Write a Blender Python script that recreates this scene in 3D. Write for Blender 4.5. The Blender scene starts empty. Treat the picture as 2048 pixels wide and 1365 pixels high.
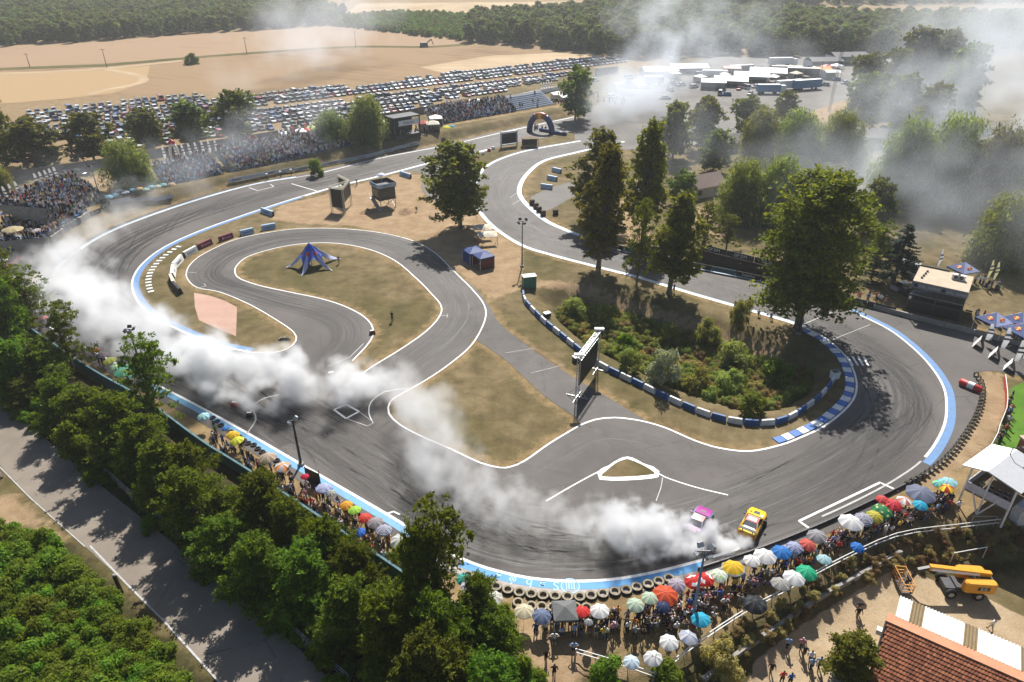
import bpy, math, random
import numpy as np
from mathutils import Vector, Matrix
from mathutils.geometry import tessellate_polygon
R = random.Random(11)
NR = np.random.default_rng(5)
scene = bpy.context.scene
COL = scene.collection
rad = math.radians

# ------------------------------------------------------------------ camera, sky, sun, exposure
FPX, PITCH, CAMH = 1400.0, rad(29.5), 52.0          # focal length in photo pixels (2048 wide), tilt, height in metres
cam = bpy.data.cameras.new('camera')
cam.sensor_width = 36.0
cam.lens = 36.0 * FPX / 2048.0
cam.clip_start, cam.clip_end = 1.0, 6000.0
cam_ob = bpy.data.objects.new('camera', cam)
cam_ob.location = (0, 0, CAMH)
cam_ob.rotation_euler = (math.pi / 2 - PITCH, 0, 0)
COL.objects.link(cam_ob)
scene.camera = cam_ob

SUN_EL, SUN_AZ = rad(46.5), rad(6.5)
world = bpy.data.worlds.new('World')
scene.world = world
world.use_nodes = True
wn = world.node_tree.nodes
bg = wn['Background']
sky = wn.new('ShaderNodeTexSky')
sky.sky_type = 'NISHITA'
sky.sun_disc = False
sky.sun_elevation = SUN_EL
sky.sun_rotation = SUN_AZ
sky.air_density, sky.dust_density = 1.0, 1.2
world.node_tree.links.new(sky.outputs[0], bg.inputs[0])
bg.inputs[1].default_value = 0.06
sun = bpy.data.lights.new('sun', 'SUN')
sun.energy = 5.0
sun.angle = rad(0.53)
sun.color = (1.0, 0.955, 0.88)
sun_ob = bpy.data.objects.new('sun', sun)
sd = Vector((math.sin(SUN_AZ) * math.cos(SUN_EL), math.cos(SUN_AZ) * math.cos(SUN_EL), math.sin(SUN_EL)))
sun_ob.rotation_euler = (-sd).to_track_quat('-Z', 'Y').to_euler()
sun_ob.location = (0, 0, 120)
COL.objects.link(sun_ob)
scene.view_settings.view_transform = 'Standard'
scene.view_settings.look = 'None'
scene.view_settings.exposure = 0.82
scene.view_settings.gamma = 1.0
scene.view_settings.use_curve_mapping = False
scene.render.engine = 'CYCLES'
cy = scene.cycles
cy.use_denoising = True
cy.max_bounces = 8
cy.diffuse_bounces = 3
cy.glossy_bounces = 2
cy.transmission_bounces = 4
cy.transparent_max_bounces = 12
cy.volume_bounces = 3
cy.volume_step_rate = 2.0
cy.use_adaptive_sampling = True
cy.adaptive_threshold = 0.02
cy.caustics_reflective = False
cy.caustics_refractive = False
cy.sample_clamp_indirect = 6.0

# ------------------------------------------------------------------ photo pixels -> ground
cp, sp = math.cos(PITCH), math.sin(PITCH)
def G(px, py, z=0.0):
    x = (px - 1024.0) / FPX; y = (682.5 - py) / FPX
    dx, dy, dz = x, cp + y * sp, -sp + y * cp
    t = (z - CAMH) / dz
    return (dx * t, dy * t)
def hgt(px, py, gx, gy):
    """height above z=0 of photo pixel (px,py) at the distance of ground point (gx,gy)"""
    y = (682.5 - py) / FPX
    return CAMH + (-sp + y * cp) * gy / (cp + y * sp)
def ppm(gy, z=0.0):
    """photo pixels per metre at depth gy"""
    return FPX / (gy * cp - (z - CAMH) * sp)
def PG(pts, z=0.0):
    return np.array([G(p[0], p[1], z) for p in pts])

def spline(P, step=1.0, closed=False):
    P = np.asarray(P, float)
    n = len(P); out = []
    rng = range(n) if closed else range(n - 1)
    for i in rng:
        p1, p2 = P[i], P[(i + 1) % n]
        p0 = P[(i - 1) % n] if (closed or i > 0) else 2 * p1 - p2
        p3 = P[(i + 2) % n] if (closed or i < n - 2) else 2 * p2 - p1
        k = max(2, int(np.linalg.norm(p2 - p1) / step))
        for j in range(k):
            t = j / k
            out.append(0.5 * (2 * p1 + (p2 - p0) * t + (2 * p0 - 5 * p1 + 4 * p2 - p3) * t * t + (3 * p1 - p0 - 3 * p2 + p3) * t ** 3))
    if not closed:
        out.append(P[-1])
    return np.array(out)

def sdf(px, py, poly):
    """signed distance to polygon, negative inside, vectorised"""
    P = np.asarray(poly); d = np.full(px.shape, 1e18); s = np.ones(px.shape)
    n = len(P)
    for i in range(n):
        a, b = P[i], P[(i + 1) % n]
        ex, ey = b[0] - a[0], b[1] - a[1]
        wx, wy = px - a[0], py - a[1]
        t = np.clip((wx * ex + wy * ey) / (ex * ex + ey * ey + 1e-12), 0, 1)
        d = np.minimum(d, (wx - ex * t) ** 2 + (wy - ey * t) ** 2)
        c1 = py >= a[1]; c2 = py < b[1]; c3 = ex * wy > ey * wx
        f = (c1 & c2 & c3) | (~c1 & ~c2 & ~c3)
        s = np.where(f, -s, s)
    return s * np.sqrt(d)

# terrain: (polygon of the mid slope, height, width of the slope)
TERR = [
    (PG([(1410, 1400), (1450, 1340), (1520, 1285), (1590, 1225), (1680, 1165), (1780, 1118), (1900, 1085), (2060, 1070), (2500, 1060), (2600, 1500), (1400, 1500)], -1.0), -2.2, 4.5),
    (PG([(1085, 600), (1110, 635), (1165, 683), (1240, 722), (1330, 765), (1430, 803), (1500, 822), (1560, 815), (1615, 785), (1640, 755), (1640, 728), (1600, 706), (1540, 688), (1470, 668), (1400, 648), (1320, 622), (1240, 595), (1170, 578)], -1.0), -2.6, 5.0),
    (PG([(340, 392), (450, 366), (560, 342), (640, 320), (760, 299), (840, 284), (940, 264), (1040, 244), (1135, 226), (1150, 205), (1000, 222), (880, 240), (760, 262), (640, 292), (500, 318), (330, 345)], 1.0), 2.2, 5.0),
    (PG([(-80, 578), (20, 534), (70, 502), (130, 464), (190, 434), (240, 415), (335, 392), (335, 355), (225, 372), (120, 385), (0, 430), (-120, 480)], 1.0), 2.0, 5.0),
    (PG([(890, 480), (930, 488), (960, 476), (950, 455), (905, 452), (880, 465)]), 0.9, 4.0),
    (PG([(1160, 1420), (1170, 1345), (1250, 1350), (1340, 1345), (1400, 1330), (1400, 1420)], -0.5), -1.0, 4.0),
]
def hz(x, y):
    x = np.asarray(x, float); y = np.asarray(y, float)
    z = np.zeros(np.broadcast(x, y).shape)
    for poly, h, w in TERR:
        lo, hi = poly.min(0) - w, poly.max(0) + w
        m = (x > lo[0]) & (x < hi[0]) & (y > lo[1]) & (y < hi[1])
        if m.any():
            t = np.clip(0.5 - sdf(x[m], y[m], poly) / w, 0, 1)
            z[m] += h * t * t * (3 - 2 * t)
    return z
def hz1(x, y):
    return float(hz(np.array([x]), np.array([y]))[0])
def GT(px, py):
    """photo pixel -> point on the terrain"""
    z = 0.0
    for _ in range(10):
        x, y = G(px, py, z)
        z += 0.6 * (hz1(x, y) - z)
    x, y = G(px, py, z)
    return Vector((x, y, hz1(x, y)))

# ------------------------------------------------------------------ object helpers
def link(o):
    COL.objects.link(o); return o
def tag(o, label=None, cat=None, group=None, kind=None):
    if label: o['label'] = label
    if cat: o['category'] = cat
    if group: o['group'] = group
    if kind: o['kind'] = kind
    return o
def empty(name, loc=(0, 0, 0), rz=0.0, label=None, cat=None, group=None):
    o = bpy.data.objects.new(name, None)
    o.empty_display_size = 0.2
    o.location = loc; o.rotation_euler = (0, 0, rz)
    return tag(link(o), label, cat, group)
def copy_tree(root, loc=None, rz=None, label=None, scale=None, group=None):
    r = root.copy(); COL.objects.link(r)
    if loc is not None: r.location = loc
    if rz is not None: r.rotation_euler = (0, 0, rz)
    if scale is not None: r.scale = scale
    if label: r['label'] = label
    if group: r['group'] = group
    for ch in root.children:
        c = ch.copy(); COL.objects.link(c); c.parent = r
        for g in ch.children:
            d = g.copy(); COL.objects.link(d); d.parent = c
    return r

class MB:
    """collects shapes, links them as ONE mesh"""
    def __init__(s): s.v = []; s.f = []; s.m = []; s.uv = None
    def add(s, vs, fs, mi=0):
        b = len(s.v); s.v += [tuple(v) for v in vs]
        for f in fs:
            s.f.append(tuple(b + i for i in f)); s.m.append(mi)
        return s
    def box(s, c, size, mi=0, M=None, taper=1.0):
        x, y, z = size[0] / 2, size[1] / 2, size[2] / 2
        vs = [Vector((sx * x * (taper if sz > 0 else 1), sy * y * (taper if sz > 0 else 1), sz * z)) for sz in (-1, 1) for sx, sy in ((-1, -1), (1, -1), (1, 1), (-1, 1))]
        if M is not None: vs = [M @ v for v in vs]
        c = Vector(c)
        return s.add([v + c for v in vs], [(3, 2, 1, 0), (4, 5, 6, 7), (0, 1, 5, 4), (1, 2, 6, 5), (2, 3, 7, 6), (3, 0, 4, 7)], mi)
    def beam(s, a, b, w, h=None, mi=0):
        """rectangular bar from a to b"""
        a, b = Vector(a), Vector(b); h = h or w
        d = (b - a); L = d.length
        if L < 1e-6: return s
        q = d.to_track_quat('X', 'Z').to_matrix()
        return s.box((a + b) / 2, (L, w, h), mi, q)
    def tube(s, pts, radii, n=6, mi=0, cap=True):
        pts = [Vector(p) for p in pts]
        if not hasattr(radii, '__len__'): radii = [radii] * len(pts)
        base = len(s.v); up = None
        for i, p in enumerate(pts):
            d = (pts[min(i + 1, len(pts) - 1)] - pts[max(i - 1, 0)])
            if d.length < 1e-6: d = Vector((0, 0, 1))
            d.normalize()
            if up is None:
                up = Vector((1, 0, 0)) if abs(d.x) < 0.9 else Vector((0, 1, 0))
            u = (up - d * up.dot(d)).normalized(); w = d.cross(u); up = u
            for k in range(n):
                a = 2 * math.pi * k / n
                s.v.append(tuple(p + (u * math.cos(a) + w * math.sin(a)) * radii[i]))
        for i in range(len(pts) - 1):
            for k in range(n):
                k2 = (k + 1) % n
                s.f.append((base + i * n + k, base + i * n + k2, base + (i + 1) * n + k2, base + (i + 1) * n + k)); s.m.append(mi)
        if cap:
            s.f.append(tuple(base + k for k in reversed(range(n)))); s.m.append(mi)
            e = base + (len(pts) - 1) * n
            s.f.append(tuple(e + k for k in range(n))); s.m.append(mi)
        return s
    def lathe(s, prof, n=12, mi=0, c=(0, 0, 0), M=None):
        """prof: list of (r,z) revolved round z"""
        c = Vector(c); base = len(s.v)
        for r, z in prof:
            for k in range(n):
                a = 2 * math.pi * k / n
                v = Vector((r * math.cos(a), r * math.sin(a), z))
                if M is not None: v = M @ v
                s.v.append(tuple(v + c))
        for i in range(len(prof) - 1):
            for k in range(n):
                k2 = (k + 1) % n
                s.f.append((base + i * n + k, base + i * n + k2, base + (i + 1) * n + k2, base + (i + 1) * n + k)); s.m.append(mi)
        return s
    def prism(s, poly, z0, z1, mi=0):
        n = len(poly)
        vs = [(p[0], p[1], z0) for p in poly] + [(p[0], p[1], z1) for p in poly]
        fs = [tuple(reversed(range(n))), tuple(range(n, 2 * n))] + [(i, (i + 1) % n, n + (i + 1) % n, n + i) for i in range(n)]
        return s.add(vs, fs, mi)
    def mesh(s, name, mats, smooth=False):
        me = bpy.data.meshes.new(name)
        me.from_pydata(s.v, [], s.f)
        mats = mats if isinstance(mats, (list, tuple)) else [mats]
        for m in mats: me.materials.append(m)
        if len(mats) > 1: me.polygons.foreach_set('material_index', s.m)
        if smooth: me.polygons.foreach_set('use_smooth', [True] * len(s.f))
        if s.uv is not None:
            ul = me.uv_layers.new(name='UVMap')
            idx = np.empty(len(me.loops), np.int32); me.loops.foreach_get('vertex_index', idx)
            ul.data.foreach_set('uv', np.asarray(s.uv, np.float32)[idx].ravel())
        me.update()
        return me
    def build(s, name, mats, parent=None, smooth=False, loc=None, rz=None):
        o = bpy.data.objects.new(name, s.mesh(name, mats, smooth))
        if parent is not None: o.parent = parent
        if loc is not None: o.location = loc
        if rz is not None: o.rotation_euler = (0, 0, rz)
        return link(o)

# ------------------------------------------------------------------ materials
class NT:
    def __init__(s, name):
        s.mat = bpy.data.materials.new(name); s.mat.use_nodes = True
        s.t = s.mat.node_tree; s.n = s.t.nodes; s.b = s.n['Principled BSDF']; s.out = s.n['Material Output']
    def new(s, ty, **kw):
        n = s.n.new(ty)
        for k, v in kw.items():
            if k.startswith('i_'):
                k = k[2:]; n.inputs[int(k) if k.isdigit() else k].default_value = v
            else: setattr(n, k, v)
        return n
    def L(s, a, b): s.t.links.new(a, b)
    def noise(s, vec, scale, detail=4, rough=0.6, dist=0.0):
        n = s.new('ShaderNodeTexNoise', i_Scale=scale, i_Detail=detail, i_Roughness=rough, i_Distortion=dist)
        if vec is not None: s.L(vec, n.inputs['Vector'])
        return n.outputs[0]
    def ramp(s, fac, stops, interp='LINEAR'):
        n = s.new('ShaderNodeValToRGB'); n.color_ramp.interpolation = interp
        e = n.color_ramp.elements
        while len(e) < len(stops): e.new(0.5)
        for k, (p, c) in enumerate(stops):
            e[k].position = p; e[k].color = (*c, 1) if len(c) == 3 else c
        s.L(fac, n.inputs[0]); return n.outputs[0]
    def mix(s, fac, a, b, blend='MIX'):
        n = s.new('ShaderNodeMix', data_type='RGBA', blend_type=blend)
        for sock, v in ((n.inputs[0], fac), (n.inputs[6], a), (n.inputs[7], b)):
            if isinstance(v, (int, float)): sock.default_value = v
            elif isinstance(v, tuple): sock.default_value = (*v, 1) if len(v) == 3 else v
            else: s.L(v, sock)
        return n.outputs[2]
    def math(s, op, a, b=None, clamp=False):
        n = s.new('ShaderNodeMath', operation=op, use_clamp=clamp)
        for i, v in enumerate((a, b)):
            if v is None: continue
            if isinstance(v, (int, float)): n.inputs[i].default_value = v
            else: s.L(v, n.inputs[i])
        return n.outputs[0]
    def mrange(s, v, a, b, c=0.0, d=1.0):
        n = s.new('ShaderNodeMapRange'); n.clamp = True
        s.L(v, n.inputs[0])
        for i, q in enumerate((a, b, c, d)): n.inputs[i + 1].default_value = q
        return n.outputs[0]
    def attr(s, name): return s.new('ShaderNodeAttribute', attribute_name=name)
    def pos(s): return s.new('ShaderNodeNewGeometry').outputs['Position']
    def objco(s): return s.new('ShaderNodeTexCoord').outputs['Object']
    def scalev(s, vec, sc):
        n = s.new('ShaderNodeMapping'); s.L(vec, n.inputs[0]); n.inputs[3].default_value = sc
        return n.outputs[0]
    def bump(s, h, strength, dist):
        n = s.new('ShaderNodeBump', i_Strength=strength, i_Distance=dist)
        s.L(h, n.inputs['Height']); s.L(n.outputs[0], s.b.inputs['Normal'])
    def color(s, c):
        if isinstance(c, tuple): s.b.inputs['Base Color'].default_value = (*c, 1)
        else: s.L(c, s.b.inputs['Base Color'])
    def set(s, rough=None, spec=None, metal=None):
        if rough is not None: s.b.inputs['Roughness'].default_value = rough
        if spec is not None: s.b.inputs['Specular IOR Level'].default_value = spec
        if metal is not None: s.b.inputs['Metallic'].default_value = metal
        return s
MATS = {}
def M(name, color, rough=0.6, spec=0.4, metal=0.0, var=0.25, scale=3.0, worldspace=False):
    """a painted / plain surface with grime and tone variation"""
    if name in MATS: return MATS[name]
    t = NT(name); v = t.pos() if worldspace else t.objco()
    n = t.noise(v, scale, 5, 0.65)
    dark = tuple(c * (1 - var) for c in color); lite = tuple(min(1, c * (1 + var * 0.6)) for c in color)
    t.color(t.ramp(n, [(0.3, dark), (0.7, lite)])); t.set(rough, spec, metal)
    MATS[name] = t.mat; return t.mat
def M_obj(name, rough=0.6, spec=0.4, var=0.2, scale=4.0, trans=0.0):
    """takes the object's own colour"""
    if name in MATS: return MATS[name]
    t = NT(name); oi = t.new('ShaderNodeObjectInfo')
    n = t.noise(t.objco(), scale, 4)
    c = t.mix(t.mrange(n, 0.3, 0.7, 0.0, var), oi.outputs['Color'], (0.02, 0.02, 0.02))
    t.color(c); t.set(rough, spec)
    if trans > 0:
        tr = t.new('ShaderNodeBsdfTranslucent'); t.L(c, tr.inputs[0])
        mx = t.new('ShaderNodeMixShader', i_0=trans)
        t.L(t.b.outputs[0], mx.inputs[1]); t.L(tr.outputs[0], mx.inputs[2]); t.L(mx.outputs[0], t.out.inputs[0])
    MATS[name] = t.mat; return t.mat
# ------------------------------------------------------------------ outlines of the place (photo pixels)
OUT_LINE = [(1150, 234), (1020, 262), (900, 290), (760, 317), (634, 348), (512, 369), (376, 407), (236, 458), (150, 508), (100, 560), (78, 610), (95, 650), (190, 705), (300, 763), (395, 812), (500, 870), (600, 928), (700, 986), (800, 1045), (870, 1092), (945, 1127), (1000, 1144), (1060, 1157), (1140, 1163), (1220, 1160), (1300, 1147), (1400, 1122), (1500, 1090), (1600, 1052), (1700, 1008), (1790, 960), (1850, 915), (1885, 860), (1893, 815), (1885, 770), (1850, 720), (1800, 675), (1760, 650), (1700, 622)]
HP_IN = [(1250, 284), (1150, 307), (1090, 323), (1056, 350), (1042, 378), (1050, 402), (1090, 438), (1130, 458), (1180, 477), (1240, 497), (1300, 512), (1380, 531), (1460, 548), (1530, 562), (1620, 585)]
HP_OUT = [(1160, 282), (1060, 300), (1000, 318), (965, 338), (950, 362), (943, 390), (953, 418), (985, 455), (1040, 491), (1100, 511), (1180, 532), (1280, 558), (1380, 588), (1470, 614), (1560, 640), (1610, 656)]
KERB_LINE = [(1610, 656), (1650, 676), (1690, 712), (1710, 750), (1712, 785), (1695, 815), (1650, 852), (1600, 876), (1560, 891), (1500, 903), (1440, 897), (1390, 882), (1330, 856), (1280, 842), (1230, 836), (1190, 840), (1158, 852)]
C_LINE = [(1158, 852), (1100, 887), (1050, 922), (1022, 934), (1000, 936), (960, 926), (900, 898), (840, 872), (800, 850), (778, 828), (780, 805), (800, 790), (850, 762), (900, 728), (945, 688), (970, 640), (968, 610), (945, 580), (918, 553)]
B_LINE = [(690, 775), (740, 737), (800, 700), (850, 665), (878, 635), (882, 612), (860, 585), (830, 555), (790, 522), (740, 500), (680, 488), (620, 487), (560, 495), (500, 512), (475, 530), (470, 545), (480, 558), (520, 572), (580, 585), (650, 600), (700, 618), (735, 640), (747, 665), (735, 690), (705, 722)]
A_LEFT = [(985, 297), (905, 316), (851, 328), (760, 352), (680, 371), (600, 394), (540, 413), (480, 433), (400, 462), (330, 494), (285, 528), (265, 562), (272, 597), (305, 632), (375, 668), (440, 692), (500, 705)]
A_SROAD = [(500, 705), (545, 706), (575, 698), (592, 682), (588, 666), (560, 645), (500, 610), (440, 585), (395, 576), (376, 560), (373, 545), (383, 527), (410, 507), (470, 480), (540, 465), (600, 458), (680, 458), (760, 466), (825, 482), (868, 505), (900, 535), (918, 553)]
def S(px, step=1.0, z=0.0): return spline(PG(px, z), step)

a_left, a_sroad = S(A_LEFT), S(A_SROAD)
hp_out, hp_in, kerb_l = S(HP_OUT), S(HP_IN), S(KERB_LINE)
c_line, b_line, out_line = S(C_LINE), S(B_LINE), S(OUT_LINE)
# infield A: dirt, tower, pit ; closed by hand
i0 = int(np.argmin(np.hypot(*(a_left - np.array(G(800, 342))).T)))
hpi = int(np.argmin(np.hypot(*(hp_out - np.array(G(948, 408))).T)))
kerb_end = int(np.argmin(np.hypot(*(kerb_l - np.array(G(1285, 843))).T)))
road_edge = S([(1285, 838), (1215, 795), (1150, 757), (1060, 697), (1000, 648), (984, 622), (968, 598), (945, 572), (918, 553)])
link_edge = S([(943, 412), (905, 412), (872, 402), (850, 388), (842, 374), (846, 358), (836, 345), (800, 342)])
isl_a = np.concatenate([a_left[i0:], a_sroad[1:], road_edge[::-1][1:], kerb_l[:kerb_end + 1][::-1][1:], hp_out[hpi:][::-1][1:], link_edge[:-1]])
isl_b = np.concatenate([b_line, S([(705, 722), (672, 748), (664, 768), (690, 775)])[1:-1]])
isl_c = np.concatenate([c_line[:int(np.argmin(np.hypot(*(c_line - np.array(G(943, 690))).T)))], S([(945, 676), (1010, 720), (1080, 785), (1125, 818), (1152, 836), (1158, 852)])[:-1]])
isl_t = S([(1250, 919), (1232, 926), (1212, 942), (1203, 954), (1250, 955), (1300, 951), (1310, 946), (1285, 930), (1258, 919), (1250, 919)])[:-1]
isl_w = S([(905, 322), (960, 308), (1010, 291), (1080, 278), (1150, 264), (1180, 266), (1150, 281), (1060, 297), (1000, 315), (962, 336), (935, 340), (912, 334), (905, 322)])[:-1]

def thick(line, d):
    """offset polyline to its left by d"""
    t = np.gradient(line, axis=0); t /= np.linalg.norm(t, axis=1)[:, None] + 1e-9
    return line + np.stack([-t[:, 1], t[:, 0]], 1) * d

# ---- ground materials
def ground_mat():
    t = NT('dry_grass_ground'); p = t.pos()
    big = t.noise(p, 0.045, 5, 0.6); mid = t.noise(p, 0.35, 5, 0.65); fine = t.noise(p, 4.0, 6, 0.75)
    grit = t.noise(t.scalev(p, (1, 0.6, 1)), 14.0, 3, 0.7)
    g1 = t.ramp(mid, [(0.30, (0.110, 0.085, 0.042)), (0.52, (0.185, 0.142, 0.076)), (0.75, (0.27, 0.21, 0.122))])
    g2 = t.ramp(mid, [(0.3, (0.078, 0.068, 0.027)), (0.7, (0.155, 0.126, 0.058))])
    grass = t.mix(t.mrange(big, 0.42, 0.58), g2, g1)
    dirt = t.ramp(mid, [(0.3, (0.25, 0.172, 0.10)), (0.6, (0.36, 0.258, 0.158)), (0.8, (0.44, 0.325, 0.212))])
    pale = t.ramp(mid, [(0.3, (0.34, 0.255, 0.16)), (0.7, (0.47, 0.365, 0.245))])
    lawn = t.ramp(mid, [(0.3, (0.07, 0.16, 0.02)), (0.7, (0.12, 0.24, 0.03))])
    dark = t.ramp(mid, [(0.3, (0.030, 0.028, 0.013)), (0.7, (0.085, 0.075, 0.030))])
    tramp = t.ramp(mid, [(0.3, (0.17, 0.12, 0.058)), (0.7, (0.34, 0.245, 0.13))])
    field = t.ramp(mid, [(0.3, (0.21, 0.148, 0.08)), (0.7, (0.31, 0.225, 0.13))])
    wob = t.math('MULTIPLY', t.math('SUBTRACT', t.noise(p, 0.8, 4, 0.7), 0.5), 4.0)
    c = grass
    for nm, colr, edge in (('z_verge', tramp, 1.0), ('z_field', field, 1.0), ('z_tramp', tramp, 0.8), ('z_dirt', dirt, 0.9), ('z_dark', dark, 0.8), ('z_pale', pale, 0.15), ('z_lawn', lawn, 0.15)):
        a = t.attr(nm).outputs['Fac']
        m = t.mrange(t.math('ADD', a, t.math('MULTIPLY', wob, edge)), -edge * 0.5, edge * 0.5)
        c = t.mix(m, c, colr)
    c = t.mix(t.mrange(fine, 0.25, 0.75, 0.0, 0.55), c, t.mix(1.0, c, (0.45, 0.42, 0.36), 'MULTIPLY'))
    c = t.mix(t.mrange(grit, 0.55, 0.8, 0.0, 0.5), c, t.mix(1.0, c, (1.5, 1.45, 1.35), 'MULTIPLY'))
    t.color(c); t.set(0.95, 0.1)
    t.bump(t.math('ADD', fine, grit), 0.6, 0.12)
    return t.mat
MAT_GROUND = ground_mat()

def asphalt_mat(name, lo, hi, rough=0.62, spec=0.45):
    t = NT(name); p = t.pos()
    big = t.noise(p, 0.06, 4, 0.6); mid = t.noise(p, 0.5, 6, 0.7); fine = t.noise(p, 9.0, 4, 0.8)
    c = t.ramp(t.math('ADD', t.math('MULTIPLY', big, 0.6), t.math('MULTIPLY', mid, 0.4)), [(0.38, lo), (0.62, hi)])
    c = t.mix(t.mrange(fine, 0.35, 0.7, 0.0, 0.35), c, t.mix(1.0, c, (0.6, 0.6, 0.6), 'MULTIPLY'))
    vor = t.new('ShaderNodeTexVoronoi', feature='DISTANCE_TO_EDGE', i_Scale=0.09)
    wv = t.mix(0.08, p, t.new('ShaderNodeTexNoise', i_Scale=0.5, i_Detail=5.0).outputs[1], 'LINEAR_LIGHT')
    t.L(wv, vor.inputs['Vector'])
    crack = t.mrange(vor.outputs[0], 0.0, 0.012, 0.55, 0.0)
    c = t.mix(t.math('MULTIPLY', crack, t.mrange(mid, 0.45, 0.55)), c, t.mix(1.0, c, (0.35, 0.35, 0.35), 'MULTIPLY'))
    t.color(c); t.set(rough, spec)
    t.L(t.mrange(mid, 0.3, 0.7, rough - 0.08, rough + 0.12), t.b.inputs['Roughness'])
    t.bump(fine, 0.35, 0.02)
    return t.mat
MAT_ASPH = asphalt_mat('worn_asphalt', (0.056, 0.050, 0.047), (0.112, 0.101, 0.094), 0.70, 0.26)
MAT_ROAD = asphalt_mat('old_road_asphalt', (0.175, 0.148, 0.120), (0.25, 0.215, 0.178), 0.8, 0.2)
MAT_PADDOCK = asphalt_mat('pale_paddock_asphalt', (0.115, 0.108, 0.10), (0.19, 0.18, 0.165), 0.8, 0.15)

def build_ground():
    def axis(lo, hi, st, far):
        a = list(np.arange(lo, hi + 0.01, st)); g = st; x = a[0]; pre = []
        while x > -far: g *= 1.35; x -= g; pre.append(x)
        post = []; g = st; x = a[-1]
        while x < far: g *= 1.35; x += g; post.append(x)
        return np.array(pre[::-1] + a + post)
    xs, ys = axis(-125, 120, 1.0, 4500), axis(22, 275, 1.0, 4500)
    X, Y = np.meshgrid(xs, ys); nx, ny = len(xs), len(ys)
    x, y = X.ravel(), Y.ravel(); z = hz(x, y)
    # sink a little under asphalt
    me = bpy.data.meshes.new('ground')
    v = np.stack([x, y, z], 1)
    i = (np.arange(ny - 1)[:, None] * nx + np.arange(nx - 1)[None]).ravel()
    f = np.stack([i, i + 1, i + nx + 1, i + nx], 1)
    me.vertices.add(len(v)); me.vertices.foreach_set('co', v.ravel())
    me.loops.add(f.size); me.loops.foreach_set('vertex_index', f.ravel().astype(np.int32))
    me.polygons.add(len(f)); me.polygons.foreach_set('loop_start', np.arange(0, f.size, 4, dtype=np.int32))
    me.update(calc_edges=True)
    me.polygons.foreach_set('use_smooth', [True] * len(f))
    Z = {
        'z_field': [[(-2500, -30), (2600, -60), (2600, 60), (1400, 120), (1290, 130), (1180, 140), (900, 205), (560, 262), (250, 320), (60, 330), (-400, 360), (-2500, 400)]],
        'z_tramp': [[(370, 790), (470, 855), (600, 940), (800, 1060), (930, 1140), (1060, 1180), (1200, 1195), (1500, 1120), (1700, 1020), (1850, 950), (2100, 900), (2100, 1040), (1850, 1050), (1750, 1085), (1600, 1155), (1430, 1275), (1380, 1310), (1160, 1300), (1050, 1290), (960, 1260), (800, 1165), (470, 930), (250, 800), (60, 690), (0, 640), (-40, 560), (60, 580), (110, 670)],
                    [(300, 372), (640, 312), (1130, 225), (1140, 200), (640, 280), (300, 345)], [(-60, 500), (70, 480), (230, 400), (220, 375), (-60, 440)]],
        'z_dirt': [[(560, 410), (640, 392), (720, 368), (800, 348), (846, 350), (850, 392), (945, 418), (985, 460), (1045, 500), (1040, 580), (985, 600), (905, 535), (860, 500), (800, 474), (700, 452), (600, 448), (540, 440)],
                   [(1010, 1215), (1130, 1270), (1290, 1320), (1250, 1345), (1160, 1345), (1130, 1400), (1100, 1500), (1080, 1365), (1040, 1290)],
                   [(-60, 1000), (30, 990), (110, 1060), (180, 1120), (150, 1120), (60, 1050), (-60, 1060)],
                   [(1955, 748), (2000, 742), (2016, 800), (1990, 880), (1900, 955), (1850, 980), (1830, 960), (1900, 910), (1950, 840)],
                   [(300, 378), (240, 398), (225, 385), (150, 372), (215, 340), (310, 330)], [(1060, 560), (1180, 565), (1320, 608), (1480, 658), (1560, 684), (1556, 692), (1470, 668), (1320, 618), (1180, 574), (1060, 575)],
                   [(1380, 410), (1480, 440), (1440, 480), (1360, 440)], [(1600, 220), (1690, 195), (1700, 240), (1600, 250)],
                   [(1280, 345), (1300, 470), (1530, 552), (1330, 500), (1200, 470)]],
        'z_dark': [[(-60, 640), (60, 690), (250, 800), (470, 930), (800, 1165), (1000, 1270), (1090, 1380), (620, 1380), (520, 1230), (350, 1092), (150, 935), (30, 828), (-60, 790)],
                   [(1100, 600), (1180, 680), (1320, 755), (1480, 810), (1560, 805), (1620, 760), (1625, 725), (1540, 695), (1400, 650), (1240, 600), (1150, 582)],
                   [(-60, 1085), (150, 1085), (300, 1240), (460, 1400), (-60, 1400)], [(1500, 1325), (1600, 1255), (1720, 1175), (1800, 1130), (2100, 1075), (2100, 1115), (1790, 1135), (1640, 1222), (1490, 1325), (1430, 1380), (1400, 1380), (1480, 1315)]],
        'z_pale': [[(1480, 1400), (1510, 1330), (1600, 1258), (1700, 1195), (1800, 1140), (1960, 1190), (2100, 1260), (2100, 1450), (1480, 1450)]],
        'z_lawn': [[(2022, 775), (2100, 745), (2100, 900), (2048, 900), (2000, 905), (1985, 895), (2010, 840)]],
    }
    vg = np.full(len(x), -3.0)
    for isl in (isl_a, isl_b, isl_c):
        dd = sdf(x, y, isl); vg = np.maximum(vg, np.where(dd < 1.5, 0.75 - np.abs(dd + 0.3), -3))
    vg = np.maximum(vg, 0.6 - np.abs(sdf(x, y, outer_edge) - 0.8))
    me.attributes.new('z_verge', 'FLOAT', 'POINT').data.foreach_set('value', np.clip(vg, -3, 3).astype(np.float32))
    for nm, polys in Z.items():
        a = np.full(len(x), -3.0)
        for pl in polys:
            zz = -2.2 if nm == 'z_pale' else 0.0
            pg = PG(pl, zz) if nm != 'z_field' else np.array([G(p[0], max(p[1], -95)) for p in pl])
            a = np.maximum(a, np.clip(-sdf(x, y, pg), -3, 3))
        me.attributes.new(nm, 'FLOAT', 'POINT').data.foreach_set('value', a.astype(np.float32))
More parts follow.
